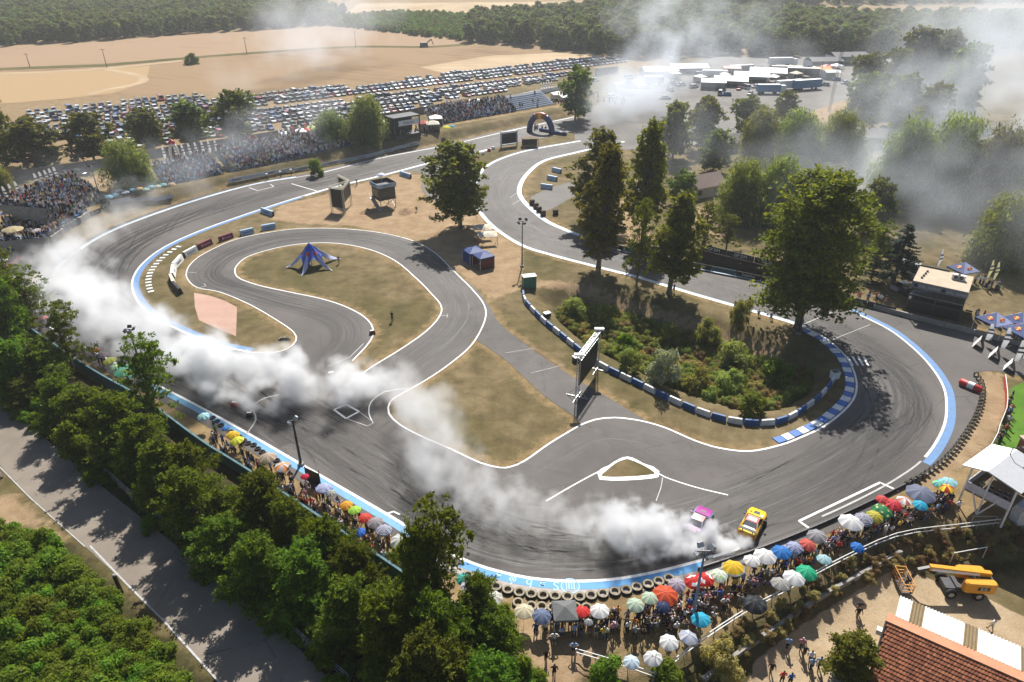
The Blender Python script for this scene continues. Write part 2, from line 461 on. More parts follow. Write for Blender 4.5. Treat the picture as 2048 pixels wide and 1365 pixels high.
    me.materials.append(MAT_GROUND)
    return tag(link(bpy.data.objects.new('ground', me)), kind='structure')
OUTER_PAD = PG([(1700, 606), (1760, 616), (1800, 626), (1900, 650), (2048, 684), (2200, 720), (2200, 780), (2040, 752), (1985, 742), (1950, 745), (1958, 775), (1958, 800), (1940, 850), (1905, 905), (1850, 955), (1790, 985)])
outer_edge = np.concatenate([thick(out_line, -2.0)[:np.argmin(np.hypot(*(out_line - np.array(G(1700, 1008))).T))], OUTER_PAD[::-1], hp_in[::-1]])
build_ground()

def sheet(name, outer, holes, z, mat, kind='structure'):
    loops = [[Vector((p[0], p[1], 0)) for p in outer]] + [[Vector((p[0], p[1], 0)) for p in h] for h in holes]
    tri = tessellate_polygon(loops)
    vs = [(v.x, v.y, z) for l in loops for v in l]
    b = MB(); b.v = vs
    for t in tri:
        a, c, d = (Vector(vs[i]) for i in t)
        n = (c - a).cross(d - a).z
        b.f.append(tuple(t) if n > 0 else tuple(reversed(t))); b.m.append(0)
    return tag(b.build(name, mat), kind=kind)
def ribbon(name, line, o0, o1, z, mat, parent=None, kind='structure', taper=0):
    """flat strip along a ground line between two sideways offsets (left positive)"""
    line = np.asarray(line); A, B = thick(line, o0), thick(line, o1)
    s = np.concatenate([[0], np.cumsum(np.hypot(*np.diff(line, axis=0).T))])
    b = MB(); b.uv = []
    for k in range(len(line)):
        b.v += [(A[k][0], A[k][1], z), (B[k][0], B[k][1], z)]
        b.uv += [(s[k], 0.0), (s[k], 1.0)]
    for k in range(len(line) - 1):
        q = (2 * k, 2 * k + 2, 2 * k + 3, 2 * k + 1)
        b.f.append(q if o0 < o1 else q[::-1]); b.m.append(0)
    b.f = [f if (Vector(b.v[f[1]]) - Vector(b.v[f[0]])).cross(Vector(b.v[f[2]]) - Vector(b.v[f[0]])).z > 0 else f[::-1] for f in b.f]
    o = b.build(name, mat, parent)
    return tag(o, kind=kind) if parent is None else o

outer = outer_edge
TZ = 0.03
sheet('race_track', outer, [isl_a, isl_b, isl_c, isl_t, isl_w], TZ, MAT_ASPH)
sheet('paddock', PG([(1149, 262), (1156, 240), (1200, 205), (1240, 170), (1330, 135), (1440, 112), (1690, 112), (1800, 120), (1800, 160), (1690, 200), (1560, 245), (1400, 290), (1250, 300), (1151, 306)]), [], 0.02, MAT_PADDOCK)
sheet('side_pavement', PG([(1060, 395), (1100, 375), (1150, 362), (1200, 355), (1200, 380), (1150, 392), (1105, 418), (1085, 425)]), [], 0.016, MAT_PADDOCK)
sheet('service_road', PG([(-90, 850), (-90, 742), (0, 800), (40, 832), (150, 930), (350, 1090), (500, 1212), (600, 1300), (720, 1420), (480, 1420), (430, 1358), (380, 1305), (300, 1215), (230, 1148), (150, 1075), (60, 995), (0, 935)]), [], 0.02, MAT_ROAD)

def field_mat(name, lo, hi, ax=0.0, stripe=0.5):
    t = NT(name); p = t.pos()
    mp = t.new('ShaderNodeMapping'); t.L(p, mp.inputs[0]); mp.inputs[2].default_value = (0, 0, ax)
    n = t.noise(p, 0.02, 5, 0.65); st_ = t.noise(t.scalev(mp.outputs[0], (0.012, 0.32, 1)), 1.0, 4, 0.6); f = t.noise(p, 0.9, 4, 0.7)
    a = t.math('ADD', t.math('MULTIPLY', n, 0.55), t.math('ADD', t.math('MULTIPLY', st_, stripe * 0.6), t.math('MULTIPLY', f, 0.15)))
    t.color(t.ramp(a, [(0.40, lo), (0.60, hi)])); t.set(0.95, 0.05); return t.mat
FG, FB, FP, FT, FS = field_mat('golden_stubble', (0.155, 0.105, 0.055), (0.32, 0.225, 0.125), 0.12, 2.0), field_mat('brown_stubble', (0.135, 0.090, 0.052), (0.245, 0.168, 0.098), 0.5, 0.9), field_mat('pinkish_stubble', (0.175, 0.118, 0.074), (0.28, 0.195, 0.125), 0.25, 1.1), field_mat('pale_track_dirt', (0.30, 0.22, 0.135), (0.43, 0.33, 0.215)), field_mat('field_margin_grass', (0.06, 0.06, 0.022), (0.15, 0.125, 0.05))
sheet('field', PG([(-420, 98), (-80, 96), (0, 92), (160, 87), (300, 75), (480, 64), (660, 52), (690, 41), (930, 84), (938, 91), (850, 93), (700, 93), (480, 108), (330, 121), (60, 134), (-420, 150)]), [], 0.04, FP)
sheet('field', PG([(-420, 152), (60, 138), (215, 133), (365, 120), (480, 109), (700, 95), (850, 95), (938, 93), (1050, 97), (1230, 116), (1286, 124), (1190, 117), (800, 162), (560, 178), (240, 192), (40, 205), (-420, 235)]), [], 0.03, FB)
sheet('field', PG([(-420, 160), (0, 149), (110, 145), (215, 139), (300, 132), (296, 150), (288, 163), (270, 172), (225, 187), (130, 198), (40, 206), (-420, 232)]), [], 0.06, FG)
sheet('field', PG([(840, 135), (980, 112), (1120, 106), (1200, 113), (1140, 122), (1000, 140), (900, 150)]), [], 0.06, FT)
ribbon('field_track', S([(-60, 150), (60, 146), (140, 142), (220, 137), (300, 129), (365, 122)], 6), -3, 3, 0.10, FT); ribbon('field_track', S([(215, 140), (262, 148), (286, 156), (284, 165), (255, 173), (215, 180), (180, 190)], 6), -2, 2, 0.10, FT)
ribbon('field_margin', S([(-200, 150), (60, 136), (200, 131), (330, 120), (480, 108), (700, 94), (850, 94), (930, 89)], 8), -5, 3, 0.09, FS)
sheet('field', PG([(690, 27), (800, 20), (1000, 29), (1240, 27), (1190, 15), (1190, 3), (720, 7)]), [], 0.05, FT); sheet('field', PG([(1380, 38), (1560, 39), (1560, 35), (1390, 33)]), [], 0.05, FT)
PINK = field_mat('pinkish_gravel', (0.31, 0.195, 0.15), (0.44, 0.295, 0.235)); sheet('gravel_trap', PG([(388, 586), (420, 592), (450, 602), (474, 615), (473, 645), (472, 673), (440, 660), (398, 641), (390, 615)]), [], 0.014, PINK)

# ---- painted lines
def paint(name, color, wear=0.35):
    t = NT(name); p = t.pos()
    n = t.noise(p, 1.3, 6, 0.75); f = t.noise(p, 7.0, 4, 0.8)
    w = t.mrange(t.math('ADD', t.math('MULTIPLY', n, 0.6), t.math('MULTIPLY', f, 0.4)), 0.62 - wear * 0.4, 0.72, 0.0, 0.75)
    t.color(t.mix(w, color, (0.10, 0.097, 0.093))); t.set(0.6, 0.35); return t.mat
P_WHITE = paint('white_road_paint', (0.74, 0.74, 0.73)); P_WORN = paint('worn_white_paint', (0.5, 0.5, 0.49), 0.75)
P_BLUE = paint('blue_road_paint', (0.085, 0.22, 0.46), 0.6); P_CYAN = paint('pale_blue_paint', (0.10, 0.28, 0.46))
P_PALEB = paint('faded_blue_white_paint', (0.42, 0.52, 0.62)); P_CONC = paint('concrete_strip', (0.30, 0.27, 0.25), 0.5)
def sub(line, p0, p1):
    a = int(np.argmin(np.hypot(*(line - np.array(G(*p0))).T))); b = int(np.argmin(np.hypot(*(line - np.array(G(*p1))).T)))
    return line[min(a, b):max(a, b) + 1]
LZ = TZ + 0.008
def wline(px, w=0.14, mat=P_WHITE, z=LZ, smooth=True, name='line_marking'):
    l = S(px, 0.8) if smooth else np.concatenate([np.linspace(a, b, max(2, int(np.linalg.norm(b - a)))) for a, b in zip(PG(px)[:-1], PG(px)[1:])])
    return ribbon(name, l, -w / 2, w / 2, z, mat)
nearr = sub(out_line, (945, 1127), (1400, 1122))
ribbon('line_marking', sub(out_line, (1150, 234), (634, 348)), -0.2, 0.2, LZ, P_WHITE)
ribbon('line_marking', sub(out_line, (634, 348), (78, 610)), -0.12, 0.12, LZ, P_WHITE)
ribbon('kerb_band', sub(out_line, (600, 360), (120, 540)), -0.75, -0.14, LZ, P_PALEB)
ribbon('line_marking', sub(out_line, (95, 650), (1470, 1100)), -0.16, 0.16, LZ, P_WHITE)
ribbon('kerb_band', sub(out_line, (300, 763), (870, 1092)), -0.95, -0.17, LZ, P_CYAN)
ribbon('kerb_band', sub(out_line, (930, 1120), (1400, 1122)), -0.98, -0.17, LZ, paint('bright_blue_paint', (0.035, 0.22, 0.48), 0.2))
ribbon('concrete_strip', sub(out_line, (880, 1098), (1560, 1070)), -1.75, -1.0, LZ, P_CONC)
ribbon('line_marking', sub(out_line, (1850, 915), (1700, 622)), -0.15, 0.15, LZ, P_WHITE)
ribbon('kerb_band', sub(out_line, (1840, 925), (1690, 622)), -1.05, -0.16, LZ, P_BLUE)
ribbon('line_marking', sub(out_line, (1640, 1035), (1840, 925)), -0.1, 0.1, LZ, P_WORN)
ribbon('line_marking', sub(a_left, (985, 297), (500, 705)), -0.16, 0.16, LZ, P_WHITE)
ribbon('kerb_band', sub(a_left, (600, 394), (500, 705)), 0.17, 1.15, LZ, P_BLUE)
ribbon('kerb_band', sub(a_left, (985, 297), (610, 392)), 0.17, 0.8, LZ, P_PALEB)
ribbon('line_marking', hp_out, -0.14, 0.14, LZ, P_WHITE)
ribbon('kerb_band', hp_out, 0.15, 0.75, LZ, P_PALEB)
ribbon('line_marking', hp_in, -0.16, 0.16, LZ, P_WHITE)
ribbon('kerb_band', hp_in, -0.95, -0.17, LZ, P_PALEB)
ribbon('line_marking', kerb_l, -0.13, 0.13, LZ, P_WHITE)
ribbon('line_marking', c_line, -0.11, 0.11, LZ, P_WHITE)
ribbon('line_marking', b_line, -0.11, 0.11, LZ, P_WHITE)
ribbon('line_marking', a_sroad, -0.09, 0.09, LZ, P_WHITE)
for px, w, m in [([(583, 368), (637, 384)], 0.25, P_WHITE), ([(498, 376), (515, 382), (548, 374), (540, 369)], 0.18, P_WHITE),
                 ([(668, 820), (693, 810), (718, 824), (692, 838), (668, 820)], 0.28, P_WHITE),
                 ([(718, 824), (748, 846), (735, 853), (693, 838)], 0.1, P_WORN),
                 ([(1622, 1060), (1598, 1043), (1760, 966), (1797, 983)], 0.26, P_WHITE),
                 ([(872, 632), (896, 632)], 0.12, P_WORN), ([(895, 629), (894, 636)], 0.12, P_WORN),
                 ([(727, 688), (700, 715), (655, 734)], 0.12, P_WORN),
                 ([(1601, 652), (1692, 613)], 0.16, P_WORN), ([(1640, 690), (1740, 650)], 0.1, P_WORN),
                 ([(373, 545), (393, 546)], 0.12, P_WORN), ([(392, 578), (412, 573), (408, 568)], 0.12, P_WORN),
                 ([(1020, 396), (1042, 381)], 0.12, P_WORN), ([(1025, 410), (1050, 394)], 0.12, P_WORN),
                 ([(958, 352), (968, 341)], 0.2, P_WHITE), ([(775, 1028), (787, 1024), (800, 1030)], 0.2, P_WHITE),
                 ([(1010, 707), (1070, 697)], 0.07, P_WORN), ([(1062, 747), (1130, 730)], 0.07, P_WORN)]:
    wline(px, w, m, smooth=False, z=LZ + 0.004)
wline([(746, 846), (738, 828), (742, 805), (768, 785), (800, 779), (815, 779)], 0.14, P_WHITE, LZ + 0.004)
wline([(560, 790), (530, 797), (498, 815)], 0.16, P_WORN, LZ + 0.004); wline([(490, 813), (505, 822), (512, 840), (494, 868)], 0.2, P_WORN, LZ + 0.004)
wline([(1092, 1003), (1140, 975), (1180, 953), (1215, 935), (1238, 920), (1256, 915), (1275, 922), (1305, 940), (1330, 955), (1390, 975), (1456, 991)], 0.16, P_WHITE, LZ + 0.004)
wline([(1325, 956), (1322, 975), (1312, 1003)], 0.09, P_WORN, LZ + 0.004)
tt = np.roll(isl_t, -1, 0) - np.roll(isl_t, 1, 0); tt /= np.linalg.norm(tt, axis=1)[:, None]; tn = np.stack([-tt[:, 1], tt[:, 0]], 1)
if sdf((isl_t + tn * .3)[:, 0], (isl_t + tn * .3)[:, 1], isl_t).mean() < 0: tn = -tn
tw_ = np.where(isl_t[:, 1] < isl_t[:, 1].mean(), 0.58, 0.27)[:, None]
m = MB(); n_ = len(isl_t)
for p, q in ((isl_t - tn * .05, 0), (isl_t + tn * tw_, 1)): m.v += [(x, y, LZ) for x, y in p]
for k in range(n_):
    k2 = (k + 1) % n_; f = (k, k2, n_ + k2, n_ + k); c_ = (Vector(m.v[f[1]]) - Vector(m.v[f[0]])).cross(Vector(m.v[f[2]]) - Vector(m.v[f[0]])).z
    m.f.append(f if c_ > 0 else f[::-1]); m.m.append(0)
tag(m.build('kerb_band', P_WHITE), kind='structure')
for k in range(4):
    wline([(1694 + k * 11, 714), (1706 + k * 10, 732)], 0.3, P_WHITE, LZ + 0.004, False)
wline([(180, 1092), (250, 1165), (330, 1245), (445, 1372)], 0.16, P_WORN, 0.032, False); wline([(0, 935), (60, 996), (170, 1094)], 0.1, P_WORN, 0.032, False)

# ---- tyre marks: stretched rubber streaks on ribbons along the racing lines
def rubber():
    t = NT('tyre_rubber_marks'); uv = t.new('ShaderNodeTexCoord').outputs['UV']
    n1 = t.noise(t.scalev(uv, (0.035, 9.0, 1)), 1.0, 3, 0.6, 0.3)
    n2 = t.noise(t.scalev(uv, (0.06, 34.0, 1)), 1.0, 2, 0.6, 0.2)
    brk = t.noise(t.scalev(uv, (0.12, 2.5, 1)), 1.0, 3, 0.6)
    sep = t.new('ShaderNodeSeparateXYZ'); t.L(uv, sep.inputs[0])
    e = t.math('MULTIPLY', t.mrange(sep.outputs[1], 0.0, 0.25), t.mrange(sep.outputs[1], 1.0, 0.75))
    a = t.math('ADD', t.mrange(n1, 0.42, 0.70, 0.0, 0.85), t.math('MULTIPLY', t.mrange(n2, 0.555, 0.63, 0.0, 1.0), t.mrange(brk, 0.38, 0.55)))
    a = t.math('MULTIPLY', t.math('MULTIPLY', a, e), t.attr('strength').outputs['Fac'], True)
    t.color((0.018, 0.017, 0.017)); t.set(0.55, 0.4)
    tr = t.new('ShaderNodeBsdfTransparent'); mx = t.new('ShaderNodeMixShader')
    t.L(a, mx.inputs[0]); t.L(tr.outputs[0], mx.inputs[1]); t.L(t.b.outputs[0], mx.inputs[2]); t.L(mx.outputs[0], t.out.inputs[0])
    return t.mat
MAT_RUB = rubber()
def skid(px, w, st, z=TZ + 0.004):
    o = ribbon('tyre_marks', S(px, 1.5), -w / 2, w / 2, z, MAT_RUB)
    n = len(o.data.vertices); f = np.clip(np.minimum(np.arange(n), n - 1 - np.arange(n)) / 12.0, 0, 1) * st
    o.data.attributes.new('strength', 'FLOAT', 'POINT').data.foreach_set('value', f.astype(np.float32))
skid([(1560, 615), (1650, 660), (1740, 715), (1790, 775), (1790, 830), (1740, 890), (1650, 945), (1520, 1000), (1380, 1045), (1220, 1075), (1080, 1070), (950, 1040), (830, 980), (700, 890), (560, 810), (420, 745), (300, 680), (210, 610), (200, 550), (260, 490), (380, 435), (520, 390), (680, 355), (850, 312), (1000, 276), (1140, 248)], 9.5, 0.95)
skid([(1720, 690), (1810, 770), (1815, 840), (1760, 905), (1650, 975), (1500, 1040), (1350, 1090), (1180, 1115), (1030, 1105), (900, 1060), (780, 990)], 5.0, 1.0, TZ + 0.006)
skid([(640, 730), (690, 690), (690, 650), (640, 622), (560, 602), (480, 580), (425, 560), (425, 535), (470, 505), (560, 478), (680, 472), (790, 490), (870, 535), (920, 590), (925, 635), (890, 680), (830, 725), (760, 775), (690, 830), (640, 860)], 6.0, 0.95)
skid([(1180, 290), (1080, 312), (1010, 335), (985, 375), (1000, 420), (1060, 465), (1180, 505), (1320, 540), (1480, 585), (1600, 625)], 7.0, 0.6)
skid([(1180, 300), (1060, 330), (1005, 370), (1020, 420), (1090, 470), (1220, 515), (1400, 565)], 3.0, 0.9, TZ + 0.006)
skid([(1560, 935), (1400, 915), (1250, 875), (1180, 880), (1090, 930), (1010, 975), (900, 950)], 4.0, 0.6, TZ + 0.006)
skid([(960, 620), (1000, 680), (1080, 745), (1150, 790), (1240, 850)], 4.0, 0.4, TZ + 0.006)
skid([(1290, 1015), (1320, 985), (1370, 940), (1430, 925), (1500, 960), (1560, 1000)], 1.2, 0.9, TZ + 0.007)
skid([(80, 560), (160, 640), (300, 720), (420, 790), (560, 860), (700, 950), (820, 1030)], 3.0, 0.7, TZ + 0.006)

# single crossing slides and tar seams
def slides(n, seed):
    rr = random.Random(seed); m = MB(); m.uv = []; st = []
    base = S([(1560, 615), (1650, 660), (1740, 715), (1790, 775), (1790, 830), (1740, 890), (1650, 945), (1520, 1000), (1380, 1045), (1220, 1075), (1080, 1070), (950, 1040), (830, 980), (700, 890), (560, 810), (420, 745), (300, 680), (210, 610), (200, 550), (260, 490), (380, 435), (520, 390), (680, 355), (850, 312)], 1.0)
    for _ in range(n):
        L = rr.randint(9, 34); i = rr.randint(0, len(base) - L - 2); seg = base[i:i + L]; o0, o1 = rr.uniform(-4.6, 4.6), rr.uniform(-4.6, 4.6)
        t = np.gradient(seg, axis=0); t /= np.linalg.norm(t, axis=1)[:, None]; nn_ = np.stack([-t[:, 1], t[:, 0]], 1)
        f = np.linspace(0, 1, L); off = o0 + (o1 - o0) * f ** rr.uniform(.7, 1.8)
        w = rr.uniform(.09, .2); g = rr.uniform(1.4, 1.6) if rr.random() < .6 else 0
        for dd in ((0, g) if g else (0,)):
            A, B = seg + nn_ * (off + dd - w)[:, None], seg + nn_ * (off + dd + w)[:, None]; b = len(m.v); s0 = rr.uniform(0, 500)
            for k in range(L):
                m.v += [(A[k][0], A[k][1], TZ + .0055), (B[k][0], B[k][1], TZ + .0055)]; m.uv += [(s0 + k * .3, .42), (s0 + k * .3, .58)]
                q = min(1, min(k, L - 1 - k) / 4) * rr.uniform(1.1, 1.6); st += [q, q]
            for k in range(L - 1): m.f.append((b + 2 * k, b + 2 * k + 2, b + 2 * k + 3, b + 2 * k + 1)); m.m.append(0)
    o = tag(m.build('tyre_marks', MAT_RUB), kind='structure'); o.data.attributes.new('strength', 'FLOAT', 'POINT').data.foreach_set('value', np.array(st, np.float32))
slides(120, 4)
TAR = M('tar_seam', (0.016, 0.015, 0.015), .6, .3, 0, .2)
for px in ([(1290, 918), (1200, 892)], [(1030, 925), (1170, 958)], [(880, 1060), (1000, 1005), (1160, 962)], [(1230, 870), (1330, 932)], [(560, 862), (640, 800), (700, 762)], [(1500, 1002), (1800, 880)], [(1105, 1128), (1088, 1072)], [(980, 640), (1120, 735)], [(1062, 520), (1150, 500), (1230, 498)]):
    wline(px, .07, TAR, LZ + .002, True, 'tar_seam')
for px in ([(1380, 1060), (1480, 1030), (1500, 1052), (1395, 1084)], [(520, 860), (600, 835), (640, 870), (560, 895)], [(1720, 860), (1780, 820), (1800, 850), (1745, 892)]):
    sheet('repair_patch', PG(px), [], TZ + .0025, asphalt_mat('repair_asphalt', (0.042, 0.039, 0.038), (0.07, 0.065, 0.062), 0.75, 0.22))
# ------------------------------------------------------------------ trees and shrubs
def leafmat(name, dark, lite, trans=0.40, rough=0.45):
    t = NT(name); oi = t.new('ShaderNodeObjectInfo')
    a = t.attr('tone').outputs['Fac']
    c = t.ramp(a, [(0.0, dark), (1.0, lite)])
    hsv = t.new('ShaderNodeHueSaturation'); t.L(c, hsv.inputs['Color'])
    t.L(t.mrange(oi.outputs['Random'], 0, 1, 0.458, 0.53), hsv.inputs['Hue']); t.L(t.mrange(oi.outputs['Random'], 0, 1, 0.72, 1.3), hsv.inputs['Value'])
    c = hsv.outputs[0]
    t.color(c); t.set(0.62, 0.10)
    tr = t.new('ShaderNodeBsdfTranslucent'); t.L(t.mix(1.0, c, (2.1, 1.9, 0.7), 'MULTIPLY'), tr.inputs[0])
    mx = t.new('ShaderNodeMixShader', i_0=trans)
    t.L(t.b.outputs[0], mx.inputs[1]); t.L(tr.outputs[0], mx.inputs[2]); t.L(mx.outputs[0], t.out.inputs[0])
    return t.mat
LEAF = {'acacia': leafmat('acacia_leaves', (0.040, 0.070, 0.007), (0.125, 0.185, 0.018)),
        'plane': leafmat('plane_leaves', (0.056, 0.070, 0.009), (0.160, 0.160, 0.020)),
        'poplar': leafmat('poplar_leaves', (0.064, 0.088, 0.008), (0.170, 0.190, 0.016)),
        'willow': leafmat('willow_leaves', (0.085, 0.108, 0.026), (0.175, 0.205, 0.054)),
        'conifer': leafmat('spruce_needles', (0.018, 0.032, 0.024), (0.040, 0.062, 0.045), 0.1),
        'forest': leafmat('forest_leaves', (0.052, 0.074, 0.020), (0.122, 0.150, 0.040), 0.4),
        'bush': leafmat('thicket_leaves', (0.055, 0.098, 0.008), (0.145, 0.218, 0.018)),
        'weed': leafmat('weed_leaves', (0.10, 0.125, 0.030), (0.225, 0.265, 0.080)),
        'silver': leafmat('silver_leaves', (0.16, 0.19, 0.13), (0.32, 0.35, 0.27), 0.25)}
def bark():
    t = NT('tree_bark'); n = t.noise(t.scalev(t.objco(), (1, 1, 0.25)), 5.0, 5, 0.7)
    t.color(t.ramp(n, [(0.3, (0.07, 0.052, 0.036)), (0.7, (0.20, 0.165, 0.125))])); t.set(0.9, 0.1)
    t.bump(n, 0.6, 0.05); return t.mat
BARK = bark()

def leaves_mesh(name, pos, nrm, size, mat, rng, aspect=0.5, hang=0.0):
    """leaf sprays: one rhombus each, spread through the crown"""
    n = len(pos)
    nrm = nrm + rng.normal(0, 0.55, (n, 3)); nrm /= np.linalg.norm(nrm, axis=1)[:, None]
    a = rng.normal(0, 1, (n, 3)); a[:, 2] -= hang
    a -= nrm * (a * nrm).sum(1)[:, None]; a /= np.linalg.norm(a, axis=1)[:, None]
    b = np.cross(nrm, a)
    L = size * rng.uniform(0.6, 1.35, (n, 1)); W = L * aspect
    v = np.stack([pos - a * L / 2, pos + b * W / 2 + nrm * L * 0.06, pos + a * L / 2, pos - b * W / 2 + nrm * L * 0.06], 1).reshape(-1, 3)
    me = bpy.data.meshes.new(name)
    me.vertices.add(4 * n); me.vertices.foreach_set('co', v.ravel())
    me.loops.add(4 * n); me.loops.foreach_set('vertex_index', np.arange(4 * n, dtype=np.int32))
    me.polygons.add(n); me.polygons.foreach_set('loop_start', np.arange(0, 4 * n, 4, dtype=np.int32))
    me.update(calc_edges=True)
    me.attributes.new('tone', 'FLOAT', 'FACE').data.foreach_set('value', rng.uniform(0, 1, n).astype(np.float32))
    me.materials.append(mat)
    return me
def proto(kind, seed):
    rng = np.random.default_rng(seed); rr = random.Random(seed)
    tb = MB(); pos = []; nrm = []
    spec = {  # height, radius, crown base share, lobes, leaves, leaf size, aspect
        'acacia': (9.0, 3.6, 0.06, 52, 17000, 0.37, 0.36), 'plane': (18.0, 5.6, 0.16, 70, 14000, 0.60, 0.62), 'poplar': (19.0, 4.0, 0.12, 56, 11000, 0.52, 0.6),
        'willow': (11.0, 6.0, 0.05, 34, 11000, 0.72, 0.28), 'conifer': (12.0, 3.4, 0.08, 0, 13000, 0.34, 0.34), 'forest': (10.0, 3.8, 0.05, 16, 1100, 0.95, 0.7),
        'bush': (2.6, 1.7, 0.0, 14, 3600, 0.27, 0.42), 'giant': (25.0, 7.2, 0.10, 120, 34000, 0.48, 0.62), 'weed': (1.9, 1.4, 0.0, 12, 2600, 0.30, 0.20), 'far': (11.0, 4.5, 0.06, 36, 5200, 0.66, 0.6), 'sparse': (11.0, 3.8, 0.12, 26, 5600, 0.40, 0.40)}
    h, r, cb, nl, nleaf, ls, asp = spec[kind]
    lm = LEAF[{'far': 'forest', 'sparse': 'acacia', 'giant': 'plane'}.get(kind, kind)]
    hang = 0.0
    if kind == 'conifer':
        tb.tube([(0, 0, 0), (0, 0, h * 0.6), (0, 0, h * 0.98)], [0.22, 0.12, 0.02], 6)
        per = nleaf // 170
        for k in range(170):
            z = h * (0.07 + 0.91 * (int(k / 8.5) / 20) ** 0.9) + rr.uniform(-.06, .06); rb = r * (1 - (z / h)) ** 0.85 * rr.uniform(0.75, 1.1) + 0.12
            a = rr.uniform(0, 6.283); s = rng.uniform(0.12, 1, per) ** 0.7
            px = np.cos(a) * rb * s; py = np.sin(a) * rb * s
            side = rng.normal(0, 0.11, per) * rb * (1.15 - s)
            p = np.stack([px - np.sin(a) * side, py + np.cos(a) * side, z - 0.30 * rb * s + 0.16 * rb * s ** 3 + rng.normal(0, 0.03, per)], 1)
            pos.append(p); nrm.append(np.tile((0, 0, 1.0), (per, 1)))
            if k % 3 == 0: tb.tube([(0, 0, z), (math.cos(a) * rb * 0.8, math.sin(a) * rb * 0.8, z - 0.2 * rb)], [0.04, 0.015], 3, cap=False)
    else:
        lean = Vector((rr.uniform(-1, 1), rr.uniform(-1, 1), 0)) * (0.04 if kind != 'giant' else 0.008) * h
        top = Vector((lean.x, lean.y, h * 0.82)); tr0 = max(0.06, h * 0.019)
        if kind not in ('bush', 'weed'):
            mid = lean * 0.35 + Vector((rr.uniform(-.1, .1), rr.uniform(-.1, .1), h * 0.4))
            tb.tube([(0, 0, -0.3), (0, 0, h * 0.03), lean * 0.15 + Vector((0, 0, h * 0.2)), mid, top], [tr0 * 1.5, tr0, tr0 * 0.85, tr0 * 0.65, tr0 * 0.12], 8)
        lobes = []
        for k in range(nl):
            f = (k + 0.5) / nl
            z = cb + (1 - cb) * (0.10 + 0.80 * f)
            if kind == 'poplar': w = math.sin(math.pi * min(1, 0.16 + 0.80 * f) ** 0.85) * 0.72
            elif kind in ('willow', 'bush', 'weed'): w = math.sqrt(max(0.05, 1 - (f * 0.92) ** 2)) * 0.72
            elif kind in ('acacia', 'sparse'): w = 0.75 * math.sin(math.pi * (0.28 + 0.62 * f)) * rr.uniform(0.6, 1.15)
            else: w = math.sin(math.pi * (0.22 + 0.66 * f)) * 0.70
            a = k * 2.39996 + rr.uniform(-.5, .5); rad_ = w * r * rr.uniform(0.55, 1.08)
            if rr.random() < 0.2: rad_ *= 0.35
            if kind in ('acacia', 'sparse', 'plane', 'far', 'giant') and rr.random() < 0.15: rad_ *= 1.22; z = min(1.0, z * 1.06)
            lr = r * (rr.uniform(0.13, 0.36) if kind in ('acacia', 'plane', 'poplar', 'far', 'giant') else rr.uniform(0.2, 0.4)) * (0.9 if kind in ('sparse',) else 1)
            c = Vector((math.cos(a) * rad_ + lean.x * f, math.sin(a) * rad_ + lean.y * f, h * z - lr * 0.35))
            if kind in ('bush', 'weed'): c.z = max(c.z, lr * 0.3)
            lobes.append((c, lr))
            if kind not in ('bush', 'weed', 'forest'):
                st = lean * 0.3 + Vector((0, 0, h * (cb + (z - cb) * 0.45) * 0.9))
                tb.tube([st, st.lerp(c, 0.5) + Vector((0, 0, 0.06 * h * rr.uniform(-.3, .6))), c], [tr0 * 0.42, tr0 * 0.25, tr0 * 0.06], 4, cap=False)
        tot = sum(l[1] ** 2 for l in lobes)
        for c, lr in lobes:
            n = int(nleaf * lr * lr / tot)
            d = rng.normal(0, 1, (n, 3)); d[:, 2] = d[:, 2] * 0.9 + 0.15; d /= np.linalg.norm(d, axis=1)[:, None]
            q = rng.uniform(0.2, 1.0, n) ** 0.5 * rng.uniform(0.8, 1.15, n) * np.where(rng.random(n) < .13, rng.uniform(1.1, 1.6, n), 1.0)
            sq = np.array([1.0, 1.0, 0.72 if kind != 'poplar' else 1.15])
            p = np.array(c) + d * q[:, None] * lr * sq
            if kind == 'willow':
                p[:, 2] -= rng.uniform(0, 1, n) ** 2 * h * 0.32; hang = 2.5
            if kind in ('acacia', 'giant', 'plane', 'far', 'poplar'):  # leaf sprays gathered round twig ends
                nc = 14; cl = rng.normal(0, 1, (nc, 3)); cl[:, 2] += .25; cl /= np.linalg.norm(cl, axis=1)[:, None]
                cl *= rng.uniform(.55, 1.25, (nc, 1)); ix = rng.integers(0, nc, n); al = rng.uniform(-.30, .30, (n, 1))
                p = np.array(c) + (cl[ix] * (1 + al)) * lr * sq + rng.normal(0, lr * .17, (n, 3)) * np.array([1, 1, .6])
            if kind == 'sparse':  # clumps at twig ends
                cl = rng.normal(0, 1, (9, 3)); cl /= np.linalg.norm(cl, axis=1)[:, None]
                p = np.array(c) + cl[rng.integers(0, 9, n)] * lr * np.array([1.25, 1.25, 0.7]) + rng.normal(0, lr * 0.2, (n, 3)) * np.array([1, 1, .5])
            if kind == 'weed': hang = -2.0
            p[:, 2] = np.maximum(p[:, 2], 0.05)
            pos.append(p); nrm.append(d * 0.7 + np.array([0, 0, 0.6]))
        if kind in ('bush', 'weed'):
            for c, lr in lobes[::2]: tb.tube([(c.x * .2, c.y * .2, 0), c], [0.03, 0.012], 3, cap=False)
    pos, nrm = np.concatenate(pos), np.concatenate(nrm)
    crown = leaves_mesh(kind + '_crown', pos, nrm, ls, lm, rng, asp, hang)
    # measured size, so that placing is exact
    return dict(crown=crown, trunk=tb.mesh(kind + '_trunk', BARK, True), h=float(np.percentile(pos[:, 2], 99.5)), r=float(np.percentile(np.hypot(pos[:, 0], pos[:, 1]), 97)))
